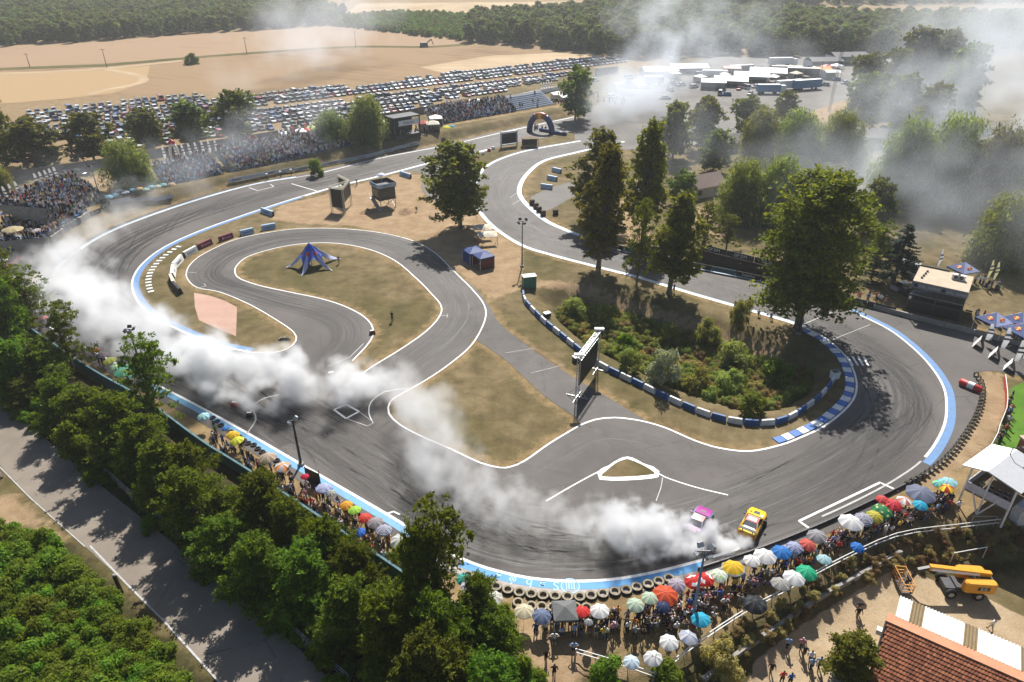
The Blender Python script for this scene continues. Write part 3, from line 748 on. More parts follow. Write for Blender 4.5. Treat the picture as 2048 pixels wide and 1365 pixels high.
PROTO = {k: [proto(k, 100 + 7 * i + len(k)) for i in range(n)] for k, n in (('acacia', 4), ('sparse', 2), ('plane', 2), ('giant', 1), ('poplar', 2), ('willow', 2), ('conifer', 1), ('far', 3), ('forest', 3), ('bush', 3), ('weed', 3))}
TREES = []
def tree(kind, base, h, r, label, name=None, cat='tree', group=None, rz=None, var=None):
    pr = PROTO[kind][(len(TREES) if var is None else var) % len(PROTO[kind])]
    e = empty(name or {'acacia': 'acacia_tree', 'sparse': 'acacia_tree', 'plane': 'plane_tree', 'giant': 'plane_tree', 'poplar': 'poplar_tree', 'willow': 'willow_tree', 'conifer': 'spruce_tree', 'far': 'broadleaf_tree', 'bush': 'shrub', 'weed': 'shrub'}[kind],
              base, R.uniform(0, 6.28) if rz is None else rz, label, cat, group)
    for nm, me in (('crown', pr['crown']), ('trunk' if kind not in ('bush', 'weed') else 'stems', pr['trunk'])):
        o = link(bpy.data.objects.new(nm, me)); o.parent = e
    e.scale = (r / pr['r'], r / pr['r'], h / pr['h'])
    TREES.append(e)
    return e
def tpx(kind, bx, by, topy, w, label, **kw):
    """tree by photo pixels: foot, top, crown width"""
    b = GT(bx, by)
    h = hgt(bx, topy, b.x, b.y) - b.z
    # the top leans away in the picture: solve for the height whose point lies in row topy
    return tree(kind, b, max(h, 0.5), w / 2 / ppm(b.y, b.z + h * 0.6), label, **kw)
for a in [
    ('plane', 921, 456, 291, 128, 'broad olive green tree standing on the dirt infield behind the blue tents'),
    ('poplar', 1197, 536, 293, 100, 'tall bright green poplar on the inner verge, its crown pointed'),
    ('poplar', 1338, 588, 392, 104, 'medium green tree with a bare grey trunk on the verge above the overgrown pit'),
    ('sparse', 1273, 566, 400, 78, 'thin crowned tree on the verge between the pointed poplar and the bare trunked tree'),
    ('poplar', 1288, 478, 243, 84, 'tall dark poplar across the track behind the pointed bright poplar'),
    ('poplar', 1188, 446, 262, 112, 'grey green poplar inside the far hairpin, half hidden by the bright poplar'),
    ('giant', 1594, 660, 350, 205, 'huge dark tree with a thick leaning trunk at the kerb of the right hand bend'),
    ('conifer', 1784, 574, 452, 104, 'dark pointed spruce beside the black two storey hospitality box'),
    ('sparse', 1742, 558, 446, 74, 'weeping birch like tree between the huge dark tree and the spruce'),
    ('sparse', 1405, 505, 405, 62, 'small thin tree behind the bank of spectators across the track'),
    ('sparse', 1452, 500, 430, 58, 'second thin tree behind the bank of spectators, beside the lettered hoarding'),
    ('willow', 1474, 440, 322, 96, 'round willow with a forked trunk on the bare ground across the track'),
    ('willow', 1552, 446, 318, 112, 'round dark willow next to the forked trunk willow across the track'),
    ('far', 1360, 408, 342, 62, 'small bushy tree beside the low house roof in the park'),
    ('willow', 1512, 326, 219, 82, 'tall bright willow at the near end of the willow group in the park'),
    ('willow', 1590, 336, 222, 96, 'dark willow in the middle of the willow group, with pale stems below'),
    ('willow', 1668, 338, 226, 108, 'wide willow at the smoky end of the willow group'),
    ('far', 1345, 318, 206, 78, 'green tree at the edge of the park nearest the smoking paddock'),
    ('far', 1405, 300, 196, 76, 'mid green tree beside the service paddock, second from the smoke'),
    ('far', 1490, 280, 194, 70, 'blue green tree in front of the white paddock tents'),
    ('far', 1564, 250, 183, 52, 'small upright tree alone by the paddock entrance'),
    ('far', 1425, 345, 262, 66, 'round low tree in front of the hidden house'),
    ('far', 1722, 222, 108, 70, 'tall poplar at the paddock end of the far dark grove'),
    ('far', 1768, 214, 100, 80, 'dark poplar second in the far grove behind the mast'),
    ('far', 1815, 206, 58, 90, 'tallest tree of the far dark grove'),
    ('far', 1868, 210, 62, 92, 'broad tree of the far grove fading into smoke'),
    ('far', 1908, 240, 90, 90, 'hazy tree at the smoky edge of the far grove'),
    ('far', 1720, 262, 148, 76, 'low tree in front of the far grove below the mast'),
    ('far', 1790, 280, 150, 96, 'wide tree in front of the far grove, in its shade'),
    ('far', 1850, 300, 170, 96, 'smoky tree in front of the far grove'),
    ('willow', 1790, 405, 240, 120, 'large willow in thin smoke right of the huge dark tree'),
    ('willow', 1875, 410, 236, 130, 'large willow in thicker smoke above the grey pond bank'),
    ('willow', 1965, 420, 256, 140, 'pale willow in the smoke near the edge of the picture'),
    ('willow', 2040, 400, 262, 120, 'palest willow at the very edge, almost lost in smoke'),
    ('far', 1668, 400, 330, 86, 'yellowish tree top showing behind the huge dark tree'),
    ('far', 1735, 470, 360, 80, 'shaded tree behind the huge dark tree on its smoky side'),
    ('willow', 1993, 527, 393, 132, 'spreading tree with a short trunk behind the black hospitality box'),
    ('willow', 268, 376, 283, 102, 'big round willow bush at the end of the crowded far bank'),
    ('acacia', 14, 332, 178, 74, 'tall tree cut by the picture edge left of the car park'),
    ('far', 82, 338, 238, 112, 'dark leafy tree in the row along the car park wall, next to the picture edge'),
    ('far', 190, 326, 228, 92, 'dark tree in the car park row between the picture edge and the round willow bush'),
    ('far', 298, 300, 219, 80, 'dark tree in the car park row just behind the round willow bush'),
    ('far', 388, 292, 206, 84, 'dark tree in the car park row behind the white flags'),
    ('far', 476, 286, 183, 88, 'tallest dark tree of the car park row, behind the red columns'),
    ('willow', 664, 290, 224, 72, 'pale willow behind the far grandstand crowd'),
    ('willow', 736, 285, 193, 82, 'greener taller willow behind the far grandstand, next to the stage'),
    ('far', 1150, 240, 134, 68, 'lone leaning tree at the end of the blue far grandstand'),
    ('willow', 6, 396, 332, 62, 'light green willow cut by the picture edge above the packed corner bank'),
    ('bush', 385, 129, 107, 30, 'lone round bush on the stubble field track'),
    ('bush', 634, 352, 318, 30, 'dark clump of bushes on the grass bank below the grandstand'),
]:
    kw = {}
    if a[0] == 'bush': kw = dict(name='shrub', cat='shrub')
    tpx(*a, **kw)
# row of acacias between the service road and the track wall
ROW = [(-10, 640, 500, 120, 'acacia'), (28, 690, 545, 110, 'acacia'), (70, 655, 535, 100, 'sparse'), (45, 790, 672, 120, 'acacia'), (100, 780, 665, 110, 'acacia'), (150, 745, 606, 104, 'sparse'),
       (20, 840, 735, 110, 'acacia'), (140, 850, 745, 96, 'acacia'), (190, 880, 765, 110, 'acacia'), (255, 935, 805, 130, 'acacia'), (318, 850, 678, 136, 'sparse'), (300, 960, 845, 110, 'acacia'), (335, 1010, 880, 120, 'acacia'),
       (400, 1010, 905, 96, 'acacia'), (405, 1080, 945, 136, 'acacia'), (480, 1075, 972, 104, 'acacia'), (545, 1090, 965, 130, 'acacia'), (470, 1150, 1030, 130, 'acacia'), (600, 1120, 995, 112, 'acacia'), (540, 1200, 1070, 140, 'acacia'), (665, 1165, 1045, 104, 'acacia'), (620, 1230, 1100, 150, 'acacia'),
       (725, 1215, 1100, 100, 'acacia'), (700, 1290, 1165, 150, 'acacia'), (790, 1265, 1150, 124, 'acacia'), (875, 1240, 1013, 176, 'sparse'), (850, 1275, 1050, 110, 'acacia'), (780, 1350, 1210, 150, 'acacia'), (880, 1340, 1195, 140, 'acacia'), (960, 1290, 1165, 110, 'acacia'), (985, 1340, 1225, 120, 'acacia'),
       (860, 1420, 1290, 170, 'acacia'), (980, 1430, 1300, 150, 'acacia'), (740, 1430, 1290, 150, 'acacia'), (1010, 1290, 1215, 60, 'bush'), (1050, 1400, 1320, 80, 'bush'), (160, 925, 850, 70, 'bush'), (420, 1150, 1085, 70, 'bush')]
ORD = ['first', 'second', 'third', 'fourth', 'fifth', 'sixth', 'seventh', 'eighth', 'ninth', 'tenth', 'eleventh', 'twelfth']
cnt = {}
for bx, by, ty, w, k in sorted(ROW, key=lambda q: -q[1]):
    band = 'by the road fence' if (by - 800) > 0.83 * (bx - 30) + 25 else 'by the teal wall'
    seg = 'at the near end' if by > 1190 else 'in the middle' if by > 940 else 'at the far end'
    cnt[(k, band, seg)] = cnt.get((k, band, seg), 0) + 1
    kd = {'acacia': 'leafy acacia', 'sparse': 'tall thin crowned acacia', 'bush': 'low shrub'}[k]
    ty += random.Random(bx * 7 + by).uniform(-16, 24) if k == 'acacia' else 0
    if band == 'by the road fence' and k == 'acacia': bx, by, ty, w = bx + 34, by - 26, ty + 24, w * .82
    tpx(k, bx, by, ty, w, f'{kd} {band}, {ORD[cnt[(k, band, seg)] - 1]} {seg} of the belt', group='roadside acacia belt' if k != 'bush' else None, cat='tree' if k != 'bush' else 'shrub')
for bx, by, ty, w, k, lab in [(1686, 1372, 1283, 96, 'plane', 'round dark shrub in the sandy yard beside the tiled roof'), (1215, 1365, 1322, 70, 'bush', 'green shrub on the slope below the white handrail'), (1440, 1345, 1290, 80, 'weed', 'dry brown bush at the foot of the spectator bank'),
                               (1330, 1375, 1335, 70, 'bush', 'low green bush by the bare sapling'), (1480, 655, 600, 46, 'weed', 'small green bush on the near edge of the pit path')]:
    tpx(k, bx, by, ty, w, lab, name='shrub', cat='shrub')
# pit vegetation that reads as single bushes
for bx, by, ty, w, k, lab in [(1412, 700, 640, 62, 'weed', 'dark green bush under the pit path'), (1465, 742, 690, 80, 'weed', 'bright yellow green willow bush in the middle of the pit'), (1395, 790, 745, 70, 'weed', 'pale olive bush at the low end of the pit, beside the silver bush'),
                              (1460, 800, 745, 80, 'weed', 'wide yellow green bush in the low part of the pit'), (1505, 828, 790, 56, 'bush', 'leafy green bush against the blue and white barrier'), (1250, 722, 672, 56, 'bush', 'dark round bush in the upper part of the pit'),
                              (1210, 660, 610, 60, 'weed', 'dull green bush at the poplar end of the pit'), (1150, 645, 600, 60, 'weed', 'low green bush at the corner of the pit near the green hut'), (1545, 770, 720, 70, 'bush', 'dark bush in the shade of the huge tree'), (1340, 700, 650, 50, 'weed', 'thin bush below the bare trunked tree'), (1260, 740, 700, 46, 'weed', 'light green bush between the screen and the silver bush')]:
    tpx(k, bx, by, ty, w, lab, name='shrub', cat='shrub')
sv = tpx('weed', 1322, 768, 700, 76, 'silvery grey leaved bush behind the blue and white barrier', name='silver_shrub', cat='shrub')
ch = sv.children[0]; ch.data = ch.data.copy(); ch.data.materials[0] = LEAF['silver']

# ---- masses nobody could count: instances of the crowns above on scattered points
def scatter(name, pts, scl, which, protos, label=None):
    n = len(pts)
    me = bpy.data.meshes.new(name); me.vertices.add(n); me.vertices.foreach_set('co', np.asarray(pts, float).ravel())
    me.attributes.new('size', 'FLOAT', 'POINT').data.foreach_set('value', np.asarray(scl, np.float32))
    me.attributes.new('which', 'INT', 'POINT').data.foreach_set('value', np.asarray(which, np.int32))
    me.attributes.new('turn', 'FLOAT', 'POINT').data.foreach_set('value', NR.uniform(0, 6.28, n).astype(np.float32))
    o = link(bpy.data.objects.new(name, me)); tag(o, label, kind='stuff')
    ng = bpy.data.node_groups.new(name + '_nodes', 'GeometryNodeTree')
    ng.interface.new_socket('Geometry', in_out='INPUT', socket_type='NodeSocketGeometry')
    ng.interface.new_socket('Geometry', in_out='OUTPUT', socket_type='NodeSocketGeometry')
    N, Lk = ng.nodes, ng.links.new
    gi, go, jn = N.new('NodeGroupInput'), N.new('NodeGroupOutput'), N.new('GeometryNodeJoinGeometry')
    def na(a, ty):
        q = N.new('GeometryNodeInputNamedAttribute'); q.data_type = ty; q.inputs[0].default_value = a; return q.outputs[0]
    cx = N.new('ShaderNodeCombineXYZ'); Lk(na('turn', 'FLOAT'), cx.inputs[2])
    for k, ob in enumerate(protos):
        oi = N.new('GeometryNodeObjectInfo'); oi.inputs[0].default_value = ob; oi.transform_space = 'ORIGINAL'; oi.inputs['As Instance'].default_value = True
        cm = N.new('FunctionNodeCompare'); cm.data_type = 'INT'; cm.operation = 'EQUAL'
        ins = [s for s in cm.inputs if s.type == 'INT']; Lk(na('which', 'INT'), ins[0]); ins[1].default_value = k
        ip = N.new('GeometryNodeInstanceOnPoints')
        Lk(gi.outputs[0], ip.inputs['Points']); Lk(cm.outputs[0], ip.inputs['Selection']); Lk(oi.outputs['Geometry'], ip.inputs['Instance'])
        Lk(cx.outputs[0], ip.inputs['Rotation']); Lk(na('size', 'FLOAT'), ip.inputs['Scale']); Lk(ip.outputs[0], jn.inputs[0])
    Lk(jn.outputs[0], go.inputs[0])
    o.modifiers.new('scatter', 'NODES').node_group = ng
    return o
def fill(poly, step, jit=0.45):
    lo, hi = poly.min(0), poly.max(0)
    gx, gy = np.meshgrid(np.arange(lo[0], hi[0], step), np.arange(lo[1], hi[1], step))
    p = np.stack([gx.ravel(), gy.ravel()], 1) + NR.uniform(-jit, jit, (gx.size, 2)) * step
    return p[sdf(p[:, 0], p[:, 1], poly) < 0]
def crown_of(e): return e.children[0]
edge_trees = []
for k, (bx, by, ty, w, lab) in enumerate([(20, 92, 50, 40, 'first tree of the dark forest edge beyond the stubble field'), (150, 86, 48, 40, 'dark tree of the forest edge above the field track'), (940, 86, 50, 34, 'tree at the corner where the dark forest begins beyond the car park')]):
    b = GT(bx, by); pr = PROTO['forest'][k]
    e = empty('forest_tree', b, 0, lab, 'tree')
    for nm, me in (('crown', pr['crown']), ('trunk', pr['trunk'])):
        o = link(bpy.data.objects.new(nm, me)); o.parent = e
    e.scale = (1.1,) * 3; edge_trees.append(crown_of(e))
def wood(name, px, step, s0, s1, label):
    poly = PG([(q[0], max(q[1], -40)) for q in px]); p = fill(poly, step)
    scatter(name, np.c_[p, np.zeros(len(p))], NR.uniform(s0, s1, len(p)), NR.integers(0, 3, len(p)), edge_trees, label)
wood('forest', [(-120, 96), (0, 91), (160, 86), (300, 74), (480, 63), (660, 51), (690, 38), (620, 20), (560, 6), (640, -20), (-400, -20), (-260, 60)], 6.6, 0.85, 1.35, 'dark green forest beyond the stubble field')
wood('forest', [(936, 88), (1050, 94), (1230, 113), (1300, 119), (1440, 112), (1700, 112), (1900, 112), (2150, 90), (2150, 58), (1700, 52), (1400, 36), (1240, 30), (940, 52)], 7.0, 1.0, 1.6, 'dark forest behind the paddock and its smoke')
wood('forest', [(1190, 16), (1560, 34), (1560, 12), (1400, -8), (1190, 2)], 9.0, 1.2, 1.8, 'distant woods on the skyline side of the pale fields')
wood('forest', [(620, 2), (1190, -14), (1300, -25), (620, -25)], 12.0, 1.0, 1.8, 'far woods at the top edge')
wood('forest', [(1560, 12), (2150, 8), (2300, -25), (1400, -25)], 12.0, 1.2, 2.0, 'hazy woods in the far smoke')
bush_cr = [crown_of(e) for e in TREES if e.name.startswith('shrub') and 'bush_crown' in crown_of(e).data.name][:2]
weed_cr = [crown_of(e) for e in TREES if 'weed_crown' in crown_of(e).data.name][:3]
dry_cr = []
for e in [q for q in TREES if 'dry brown bush' in q['label']]:
    LEAF['dry'] = leafmat('dry_leaves', (0.16, 0.125, 0.05), (0.33, 0.26, 0.12), 0.3); c_ = crown_of(e); c_.data = c_.data.copy(); c_.data.materials[0] = LEAF['dry']; dry_cr = [c_, weed_cr[0], c_]
def onground(p): return np.c_[p, hz(p[:, 0], p[:, 1])]
p = fill(PG([(-80, 1090), (20, 1075), (90, 1085), (150, 1135), (200, 1190), (278, 1270), (350, 1345), (400, 1420), (-80, 1420)]), 0.85)
scatter('thicket', onground(p), np.where(NR.random(len(p)) < .2, NR.uniform(.8, 1.25, len(p)), NR.uniform(0.35, 0.9, len(p))), NR.integers(0, 2, len(p)), bush_cr, 'bright green thicket of young acacia shoots beside the service road')
p = fill(PG([(-60, 700), (60, 745), (250, 850), (470, 985), (780, 1195), (1000, 1300), (1040, 1400), (640, 1400), (520, 1250), (370, 1115), (170, 950), (40, 842), (-60, 800)]), 1.7)
scatter('undergrowth', onground(p), NR.uniform(0.4, 0.9, len(p)), NR.integers(0, 2, len(p)), bush_cr, 'dark undergrowth below the roadside acacias')
p = fill(PG([(1110, 610), (1180, 680), (1320, 755), (1480, 815), (1560, 808), (1620, 765), (1632, 725), (1540, 700), (1400, 655), (1240, 606), (1150, 586)]), 0.92)
scatter('pit_weeds', onground(p), NR.uniform(0.45, 1.15, len(p)), NR.integers(0, 3, len(p)), weed_cr, 'mixed green weeds filling the sunken pit')
p = fill(PG([(1340, 1380), (1430, 1292), (1535, 1225), (1615, 1172), (1720, 1120), (1820, 1082), (2060, 1050), (2060, 1095), (1800, 1128), (1640, 1205), (1490, 1318), (1430, 1380)], -1.0), 0.95)
scatter('bank_weeds', onground(p), NR.uniform(0.22, 0.6, len(p)), NR.integers(0, 3, len(p)), dry_cr, 'dry weeds on the slope behind the spectators')
p = fill(PG([(655, 52), (760, 64), (936, 84), (938, 52), (1000, 36), (800, 27), (690, 36)]), 4.2)
scatter('plantation', np.c_[p, np.zeros(len(p))], NR.uniform(0.9, 1.9, len(p)), NR.integers(0, 2, len(p)), bush_cr, 'lighter young plantation between the field and the dark forest')
# ------------------------------------------------------------------ shared paints
WHITE = M('white_painted', (0.72, 0.72, 0.70), 0.5, 0.4, 0, 0.18); BLACK = M('black_plastic', (0.018, 0.018, 0.02), 0.45, 0.4, 0, 0.3)
STEEL = M('galvanised_steel', (0.42, 0.43, 0.44), 0.42, 0.5, 0.7, 0.25); DKSTEEL = M('dark_steel', (0.06, 0.06, 0.065), 0.5, 0.5, 0.4, 0.3)
CONC = M('grey_concrete', (0.27, 0.255, 0.235), 0.85, 0.2, 0, 0.3, 1.2); BLUEP = M('barrier_blue', (0.022, 0.085, 0.24), 0.55, 0.35, 0, 0.3, 1.5); WHITEP = M('barrier_white', (0.56, 0.57, 0.57), 0.6, 0.35, 0, 0.35, 1.3)
RED = M('red_vinyl', (0.50, 0.035, 0.03), 0.5, 0.4); RUBBER = M('tyre_rubber', (0.022, 0.021, 0.020), 0.75, 0.25, 0, 0.4); DUSTY = M('dusty_tyre_wall', (0.30, 0.26, 0.19), 0.9, 0.1, 0, 0.4, 5.0)
YELLOW = M('machine_yellow', (0.66, 0.285, 0.012), 0.38, 0.5, 0, 0.12); ORANGE = M('orange_paint', (0.62, 0.26, 0.03), 0.45, 0.45); GREENP = M('green_hut_paint', (0.06, 0.17, 0.11), 0.55, 0.35)
SCREEN = M('led_screen_back', (0.012, 0.013, 0.016), 0.5, 0.35); NAVY = M('navy_canvas', (0.016, 0.045, 0.17), 0.6, 0.3, 0, 0.2); GLASS = M('dark_glass', (0.02, 0.024, 0.028), 0.08, 0.6, 0, 0.1)
MAROON = M('maroon_vinyl', (0.15, 0.018, 0.04), 0.5, 0.35); PALEBLUE = M('pale_blue_vinyl', (0.32, 0.44, 0.58), 0.5, 0.35); TEAL = M('teal_painted_concrete', (0.075, 0.15, 0.175), 0.75, 0.25, 0, 0.35, 0.8); WOOD = M('weathered_wood', (0.16, 0.115, 0.075), 0.85, 0.15, 0, 0.35)
TAN = M('tan_roof_felt', (0.44, 0.36, 0.27), 0.85, 0.2, 0, 0.15, 0.8); BROWN = M('brown_screen', (0.075, 0.052, 0.045), 0.8, 0.15); CREAM = M('cream_canvas', (0.58, 0.53, 0.42), 0.7, 0.2); SILVERC = M('silver_canvas', (0.40, 0.43, 0.60), 0.4, 0.5)
SUNY = M('logo_yellow', (0.75, 0.48, 0.03), 0.5, 0.3, 0, 0.05); LOGOR = M('logo_red', (0.55, 0.02, 0.04), 0.5, 0.3, 0, 0.05); INK = M('dark_print', (0.02, 0.025, 0.05), 0.6, 0.3, 0, 0.05)

ONES = ['', 'first', 'second', 'third', 'fourth', 'fifth', 'sixth', 'seventh', 'eighth', 'ninth', 'tenth', 'eleventh', 'twelfth', 'thirteenth', 'fourteenth', 'fifteenth', 'sixteenth', 'seventeenth', 'eighteenth', 'nineteenth']
def nth(k):
    k += 1
    if k < 20: return ONES[k]
    t = {2: 'twent', 3: 'thirt', 4: 'fort'}[k // 10]
    return t + 'ieth' if k % 10 == 0 else t + 'y-' + ONES[k % 10]
def V2(p): return Vector((p[0], p[1], 0))
def ang(a, b): return math.atan2(b[1] - a[1], b[0] - a[0])
TXT = {}
def text(s, size, parent, loc, rot, mat, name='lettering', extr=0.006):
    """flat lettering turned into a mesh"""
    key = (s, size, mat.name)
    if key not in TXT:
        cu = bpy.data.curves.new(name, 'FONT'); cu.body = s; cu.size = size; cu.extrude = extr; cu.resolution_u = 3
        cu.align_x = 'CENTER'; cu.align_y = 'CENTER'; cu.materials.append(mat)
        t = bpy.data.objects.new(name, cu); TXT[key] = bpy.data.meshes.new_from_object(t); bpy.data.objects.remove(t)
    o = bpy.data.objects.new(name, TXT[key]); o.parent = parent; o.location = loc; o.rotation_euler = rot
    return link(o)
def stations(px, step, z=0.0, smooth=True):
    P = PG(px, z) if not hasattr(px, 'shape') else px
    if smooth: P = spline(P, 0.25)
    else: P = np.concatenate([np.linspace(a, b, max(2, int(np.linalg.norm(b - a) / 0.25))) for a, b in zip(P[:-1], P[1:])])
    s = np.concatenate([[0], np.cumsum(np.hypot(*np.diff(P, axis=0).T))])
    n = max(1, int(round(s[-1] / step))); q = np.linspace(0, s[-1], n + 1)
    return np.stack([np.interp(q, s, P[:, 0]), np.interp(q, s, P[:, 1])], 1)
def on(p, dz=0.0): return Vector((p[0], p[1], hz1(p[0], p[1]) + dz))
SHARED = {}
def shared(key, fn):
    if key not in SHARED: SHARED[key] = fn()
    return SHARED[key]
def part(name, me, parent, loc=(0, 0, 0), rz=0.0, sc=None):
    o = bpy.data.objects.new(name, me); o.parent = parent; o.location = loc; o.rotation_euler = (0, 0, rz)
    if sc is not None: o.scale = sc
    return link(o)

# ---- kerb blocks on the right hand bend, white blocks on the left hand bend
def block_mesh(L, W, H, mat):
    b = MB(); b.box((0, 0, H / 2), (L, W, H), 0, None, 0.94); return b.mesh('kerb_block', mat)
kb = empty('block_kerb', (0, 0, 0)); kb['kind'] = 'structure'
KBLUE, KWHITE = paint('kerb_blue', (0.035, 0.13, 0.40), 0.3), paint('kerb_white', (0.66, 0.67, 0.67), 0.35)
kl = sub(kerb_l, (1602, 652), (1556, 892)); kl = thick(kl, -0.85) if sdf(np.array([thick(kl, -0.85)[20][0]]), np.array([thick(kl, -0.85)[20][1]]), isl_a)[0] < 0 else thick(kl, 0.85)
st = stations(kl, 1.32)
mb, mw = block_mesh(1.29, 1.15, 0.10, KBLUE), block_mesh(1.29, 1.15, 0.10, KWHITE)
for k in range(len(st) - 1):
    c = (st[k] + st[k + 1]) / 2; part('kerb_block', (mb, mw)[k % 2], kb, (c[0], c[1], hz1(*c) + 0.01), ang(st[k], st[k + 1]))
kw_ = empty('white_block_kerb', (0, 0, 0)); kw_['kind'] = 'structure'
kl = thick(sub(a_left, (335, 490), (272, 594)), 2.6); st = stations(kl, 0.72); mw2 = block_mesh(0.62, 1.0, 0.07, KWHITE)
for k in range(0, len(st) - 1, 2):
    c = (st[k] + st[k + 1]) / 2; part('kerb_block', mw2, kw_, (c[0], c[1], 0.01), ang(st[k], st[k + 1]))

# ---- lettering and emblem on the blue kerb band, readable from the track side
P_LETT = paint('faded_letter_paint', (0.30, 0.52, 0.72), 0.4)
band = thick(sub(out_line, (940, 1125), (1200, 1162)), -0.58)
lett = empty('kerb_lettering', (0, 0, 0)); lett['kind'] = 'structure'
s_ = np.concatenate([[0], np.cumsum(np.hypot(*np.diff(band, axis=0).T))])
def band_at(px):
    i = int(np.argmin(np.hypot(*(band - np.array(G(*px))).T))); i = min(max(i, 1), len(band) - 2)
    return band[i], ang(band[i - 1], band[i + 1])
pS, a0 = band_at((1106, 1166)); sS = s_[int(np.argmin(np.hypot(*(band - pS).T)))]
sgn = -1 if band[-1][0] > band[0][0] else 1
for k, chv in enumerate('Szabolcs'):
    q = sS + sgn * k * 0.84; i = int(np.argmin(abs(s_ - q))); i = min(max(i, 1), len(band) - 2)
    a = ang(band[i - 1], band[i + 1]); a = a if math.cos(a) > 0 else a + math.pi
    text(chv, 1.4, lett, (band[i][0], band[i][1], LZ + 0.006), (0, 0, a + math.pi), P_LETT, 'letter', 0.001)
pE, aE = band_at((1143, 1167))
eb = MB()
for r0, r1 in ((0.78, 0.90), (0.62, 0.66)):
    for k in range(32):
        a1, a2 = 2 * math.pi * k / 32, 2 * math.pi * (k + 1) / 32
        eb.add([(r1 * math.cos(a1), r1 * math.sin(a1), 0), (r1 * math.cos(a2), r1 * math.sin(a2), 0), (r0 * math.cos(a2), r0 * math.sin(a2), 0), (r0 * math.cos(a1), r0 * math.sin(a1), 0)], [(0, 1, 2, 3)])
for x in (-0.36, -0.12, 0.12, 0.36): eb.add([(x - 0.06, -0.42, 0), (x + 0.06, -0.42, 0), (x + 0.06, 0.42, 0), (x - 0.06, 0.42, 0)], [(0, 1, 2, 3)])
eb.build('emblem', P_LETT, lett, False, (pE[0], pE[1], LZ + 0.014), aE)

# ---- blue and white concrete barrier round the pit
bar = empty('pit_barrier', (0, 0, 0), 0, 'low concrete barrier painted blue and white round the overgrown pit', 'barrier')
def seg_mesh(mat):
    b = MB(); b.box((0, 0, 0.42), (1.94, 0.34, 0.84), 0, None, 0.85); return b.mesh('barrier_segment', mat)
sb_, sw_ = seg_mesh(BLUEP), seg_mesh(WHITEP)
st = stations([(1046, 588), (1049, 604), (1064, 622), (1090, 648), (1115, 668), (1150, 697), (1185, 724), (1215, 742), (1265, 766), (1320, 793), (1380, 820), (1430, 838), (1470, 847), (1510, 851), (1550, 849), (1577, 840), (1610, 820), (1640, 796), (1660, 772), (1676, 745)], 1.98)
for k in range(len(st) - 1):
    c = (st[k] + st[k + 1]) / 2; part('barrier_segment', (sb_, sw_)[k % 2], bar, (c[0], c[1], hz1(*c) - 0.03), ang(st[k], st[k + 1]))
for px, lab in (((1094, 634), 'small white topped box standing against the pit barrier, nearer the green hut'), ((1153, 722), 'small white topped box against the pit barrier beside the big screen')):
    b = GT(*px); e = empty('equipment_box', b, 0.5, lab, 'box')
    m = MB(); m.box((0, 0, 0.35), (1.0, 0.8, 0.7)); m.build('case', DKSTEEL, e); m = MB(); m.box((0, 0, 0.74), (1.08, 0.86, 0.07)); m.build('lid', WHITE, e)
b = GT(1668, 757); e = empty('litter_bin', b, 0.2, 'pale open topped bin on the grass inside the kerbed bend', 'bin')
m = MB(); m.box((0, 0, 0.55), (0.95, 0.8, 1.1), 0, None, 1.12); m.build('body', WHITE, e); m = MB(); m.box((0, 0, 1.115), (0.9, 0.74, 0.02)); m.build('opening', BLACK, e)

# ---- walls
tw = empty('track_wall', (0, 0, 0), 0, 'long teal concrete wall behind the trackside spectators and umbrellas', 'wall')
st = stations([(-40, 602), (50, 662), (185, 754), (295, 818), (410, 903), (505, 963), (735, 1117), (790, 1155), (880, 1215), (960, 1262)], 4.0)
def wp():
    b = MB(); b.box((0, 0, 0.75), (3.93, 0.16, 1.5)); b.box((0, 0, 1.53), (3.97, 0.24, 0.08)); return b.mesh('wall_panel', TEAL)
for k in range(len(st) - 1):
    c = (st[k] + st[k + 1]) / 2; part('wall_panel', shared('wp', wp), tw, (c[0], c[1], 0), ang(st[k], st[k + 1]))
def wall(name, px, h, w, mat, label, cat='wall', zref=0.0, step=3.0, pname='wall_panel', cap=None):
    e = empty(name, (0, 0, 0), 0, label, cat); st = stations(px, step, zref)
    L = float(np.hypot(*(st[1] - st[0])))
    def f():
        b = MB(); b.box((0, 0, h / 2), (L - 0.05, w, h)); return b.mesh(pname, mat)
    me = f()
    for k in range(len(st) - 1):
        c = (st[k] + st[k + 1]) / 2; part(pname, me, e, on(c, -0.05), ang(st[k], st[k + 1]))
    return e
wall('retaining_wall', [(1400, 1385), (1490, 1316), (1560, 1266), (1640, 1209), (1720, 1164), (1795, 1124)], 0.55, 0.35, CONC, 'low concrete retaining wall at the foot of the spectator bank', zref=-2.2)
wall('crash_barrier', [(1395, 1142), (1500, 1108), (1600, 1070), (1700, 1026), (1800, 978), (1850, 952)], 0.5, 0.12, DKSTEEL, 'low dark barrier between the track and the umbrella crowd', 'barrier', step=2.5, pname='rail_section')
wall('pit_lane_wall', [(1640, 597), (1720, 610), (1800, 632), (1920, 662), (2060, 697)], 0.85, 0.35, CONC, 'bare grey concrete wall in front of the black hospitality box', step=4.0)
wall('perimeter_wall', [(-60, 372), (95, 352), (210, 335), (330, 312), (480, 290), (560, 276), (640, 262), (780, 239), (884, 221), (905, 216)], 2.4, 0.2, M('stained_grey_wall', (0.17, 0.155, 0.145), 0.85, 0.2, 0, 0.35, 0.5), 'stained grey wall between the car park and the far grandstands', step=6.0)
wall('paddock_wall', [(1190, 152), (1236, 146)], 3.0, 0.3, CONC, 'pale grey wall end by the last parked cars', step=6.0)
wall('paddock_wall', [(1045, 195), (1135, 177)], 1.6, 0.2, WHITE, 'white boundary wall behind the empty blue seats', step=6.0)

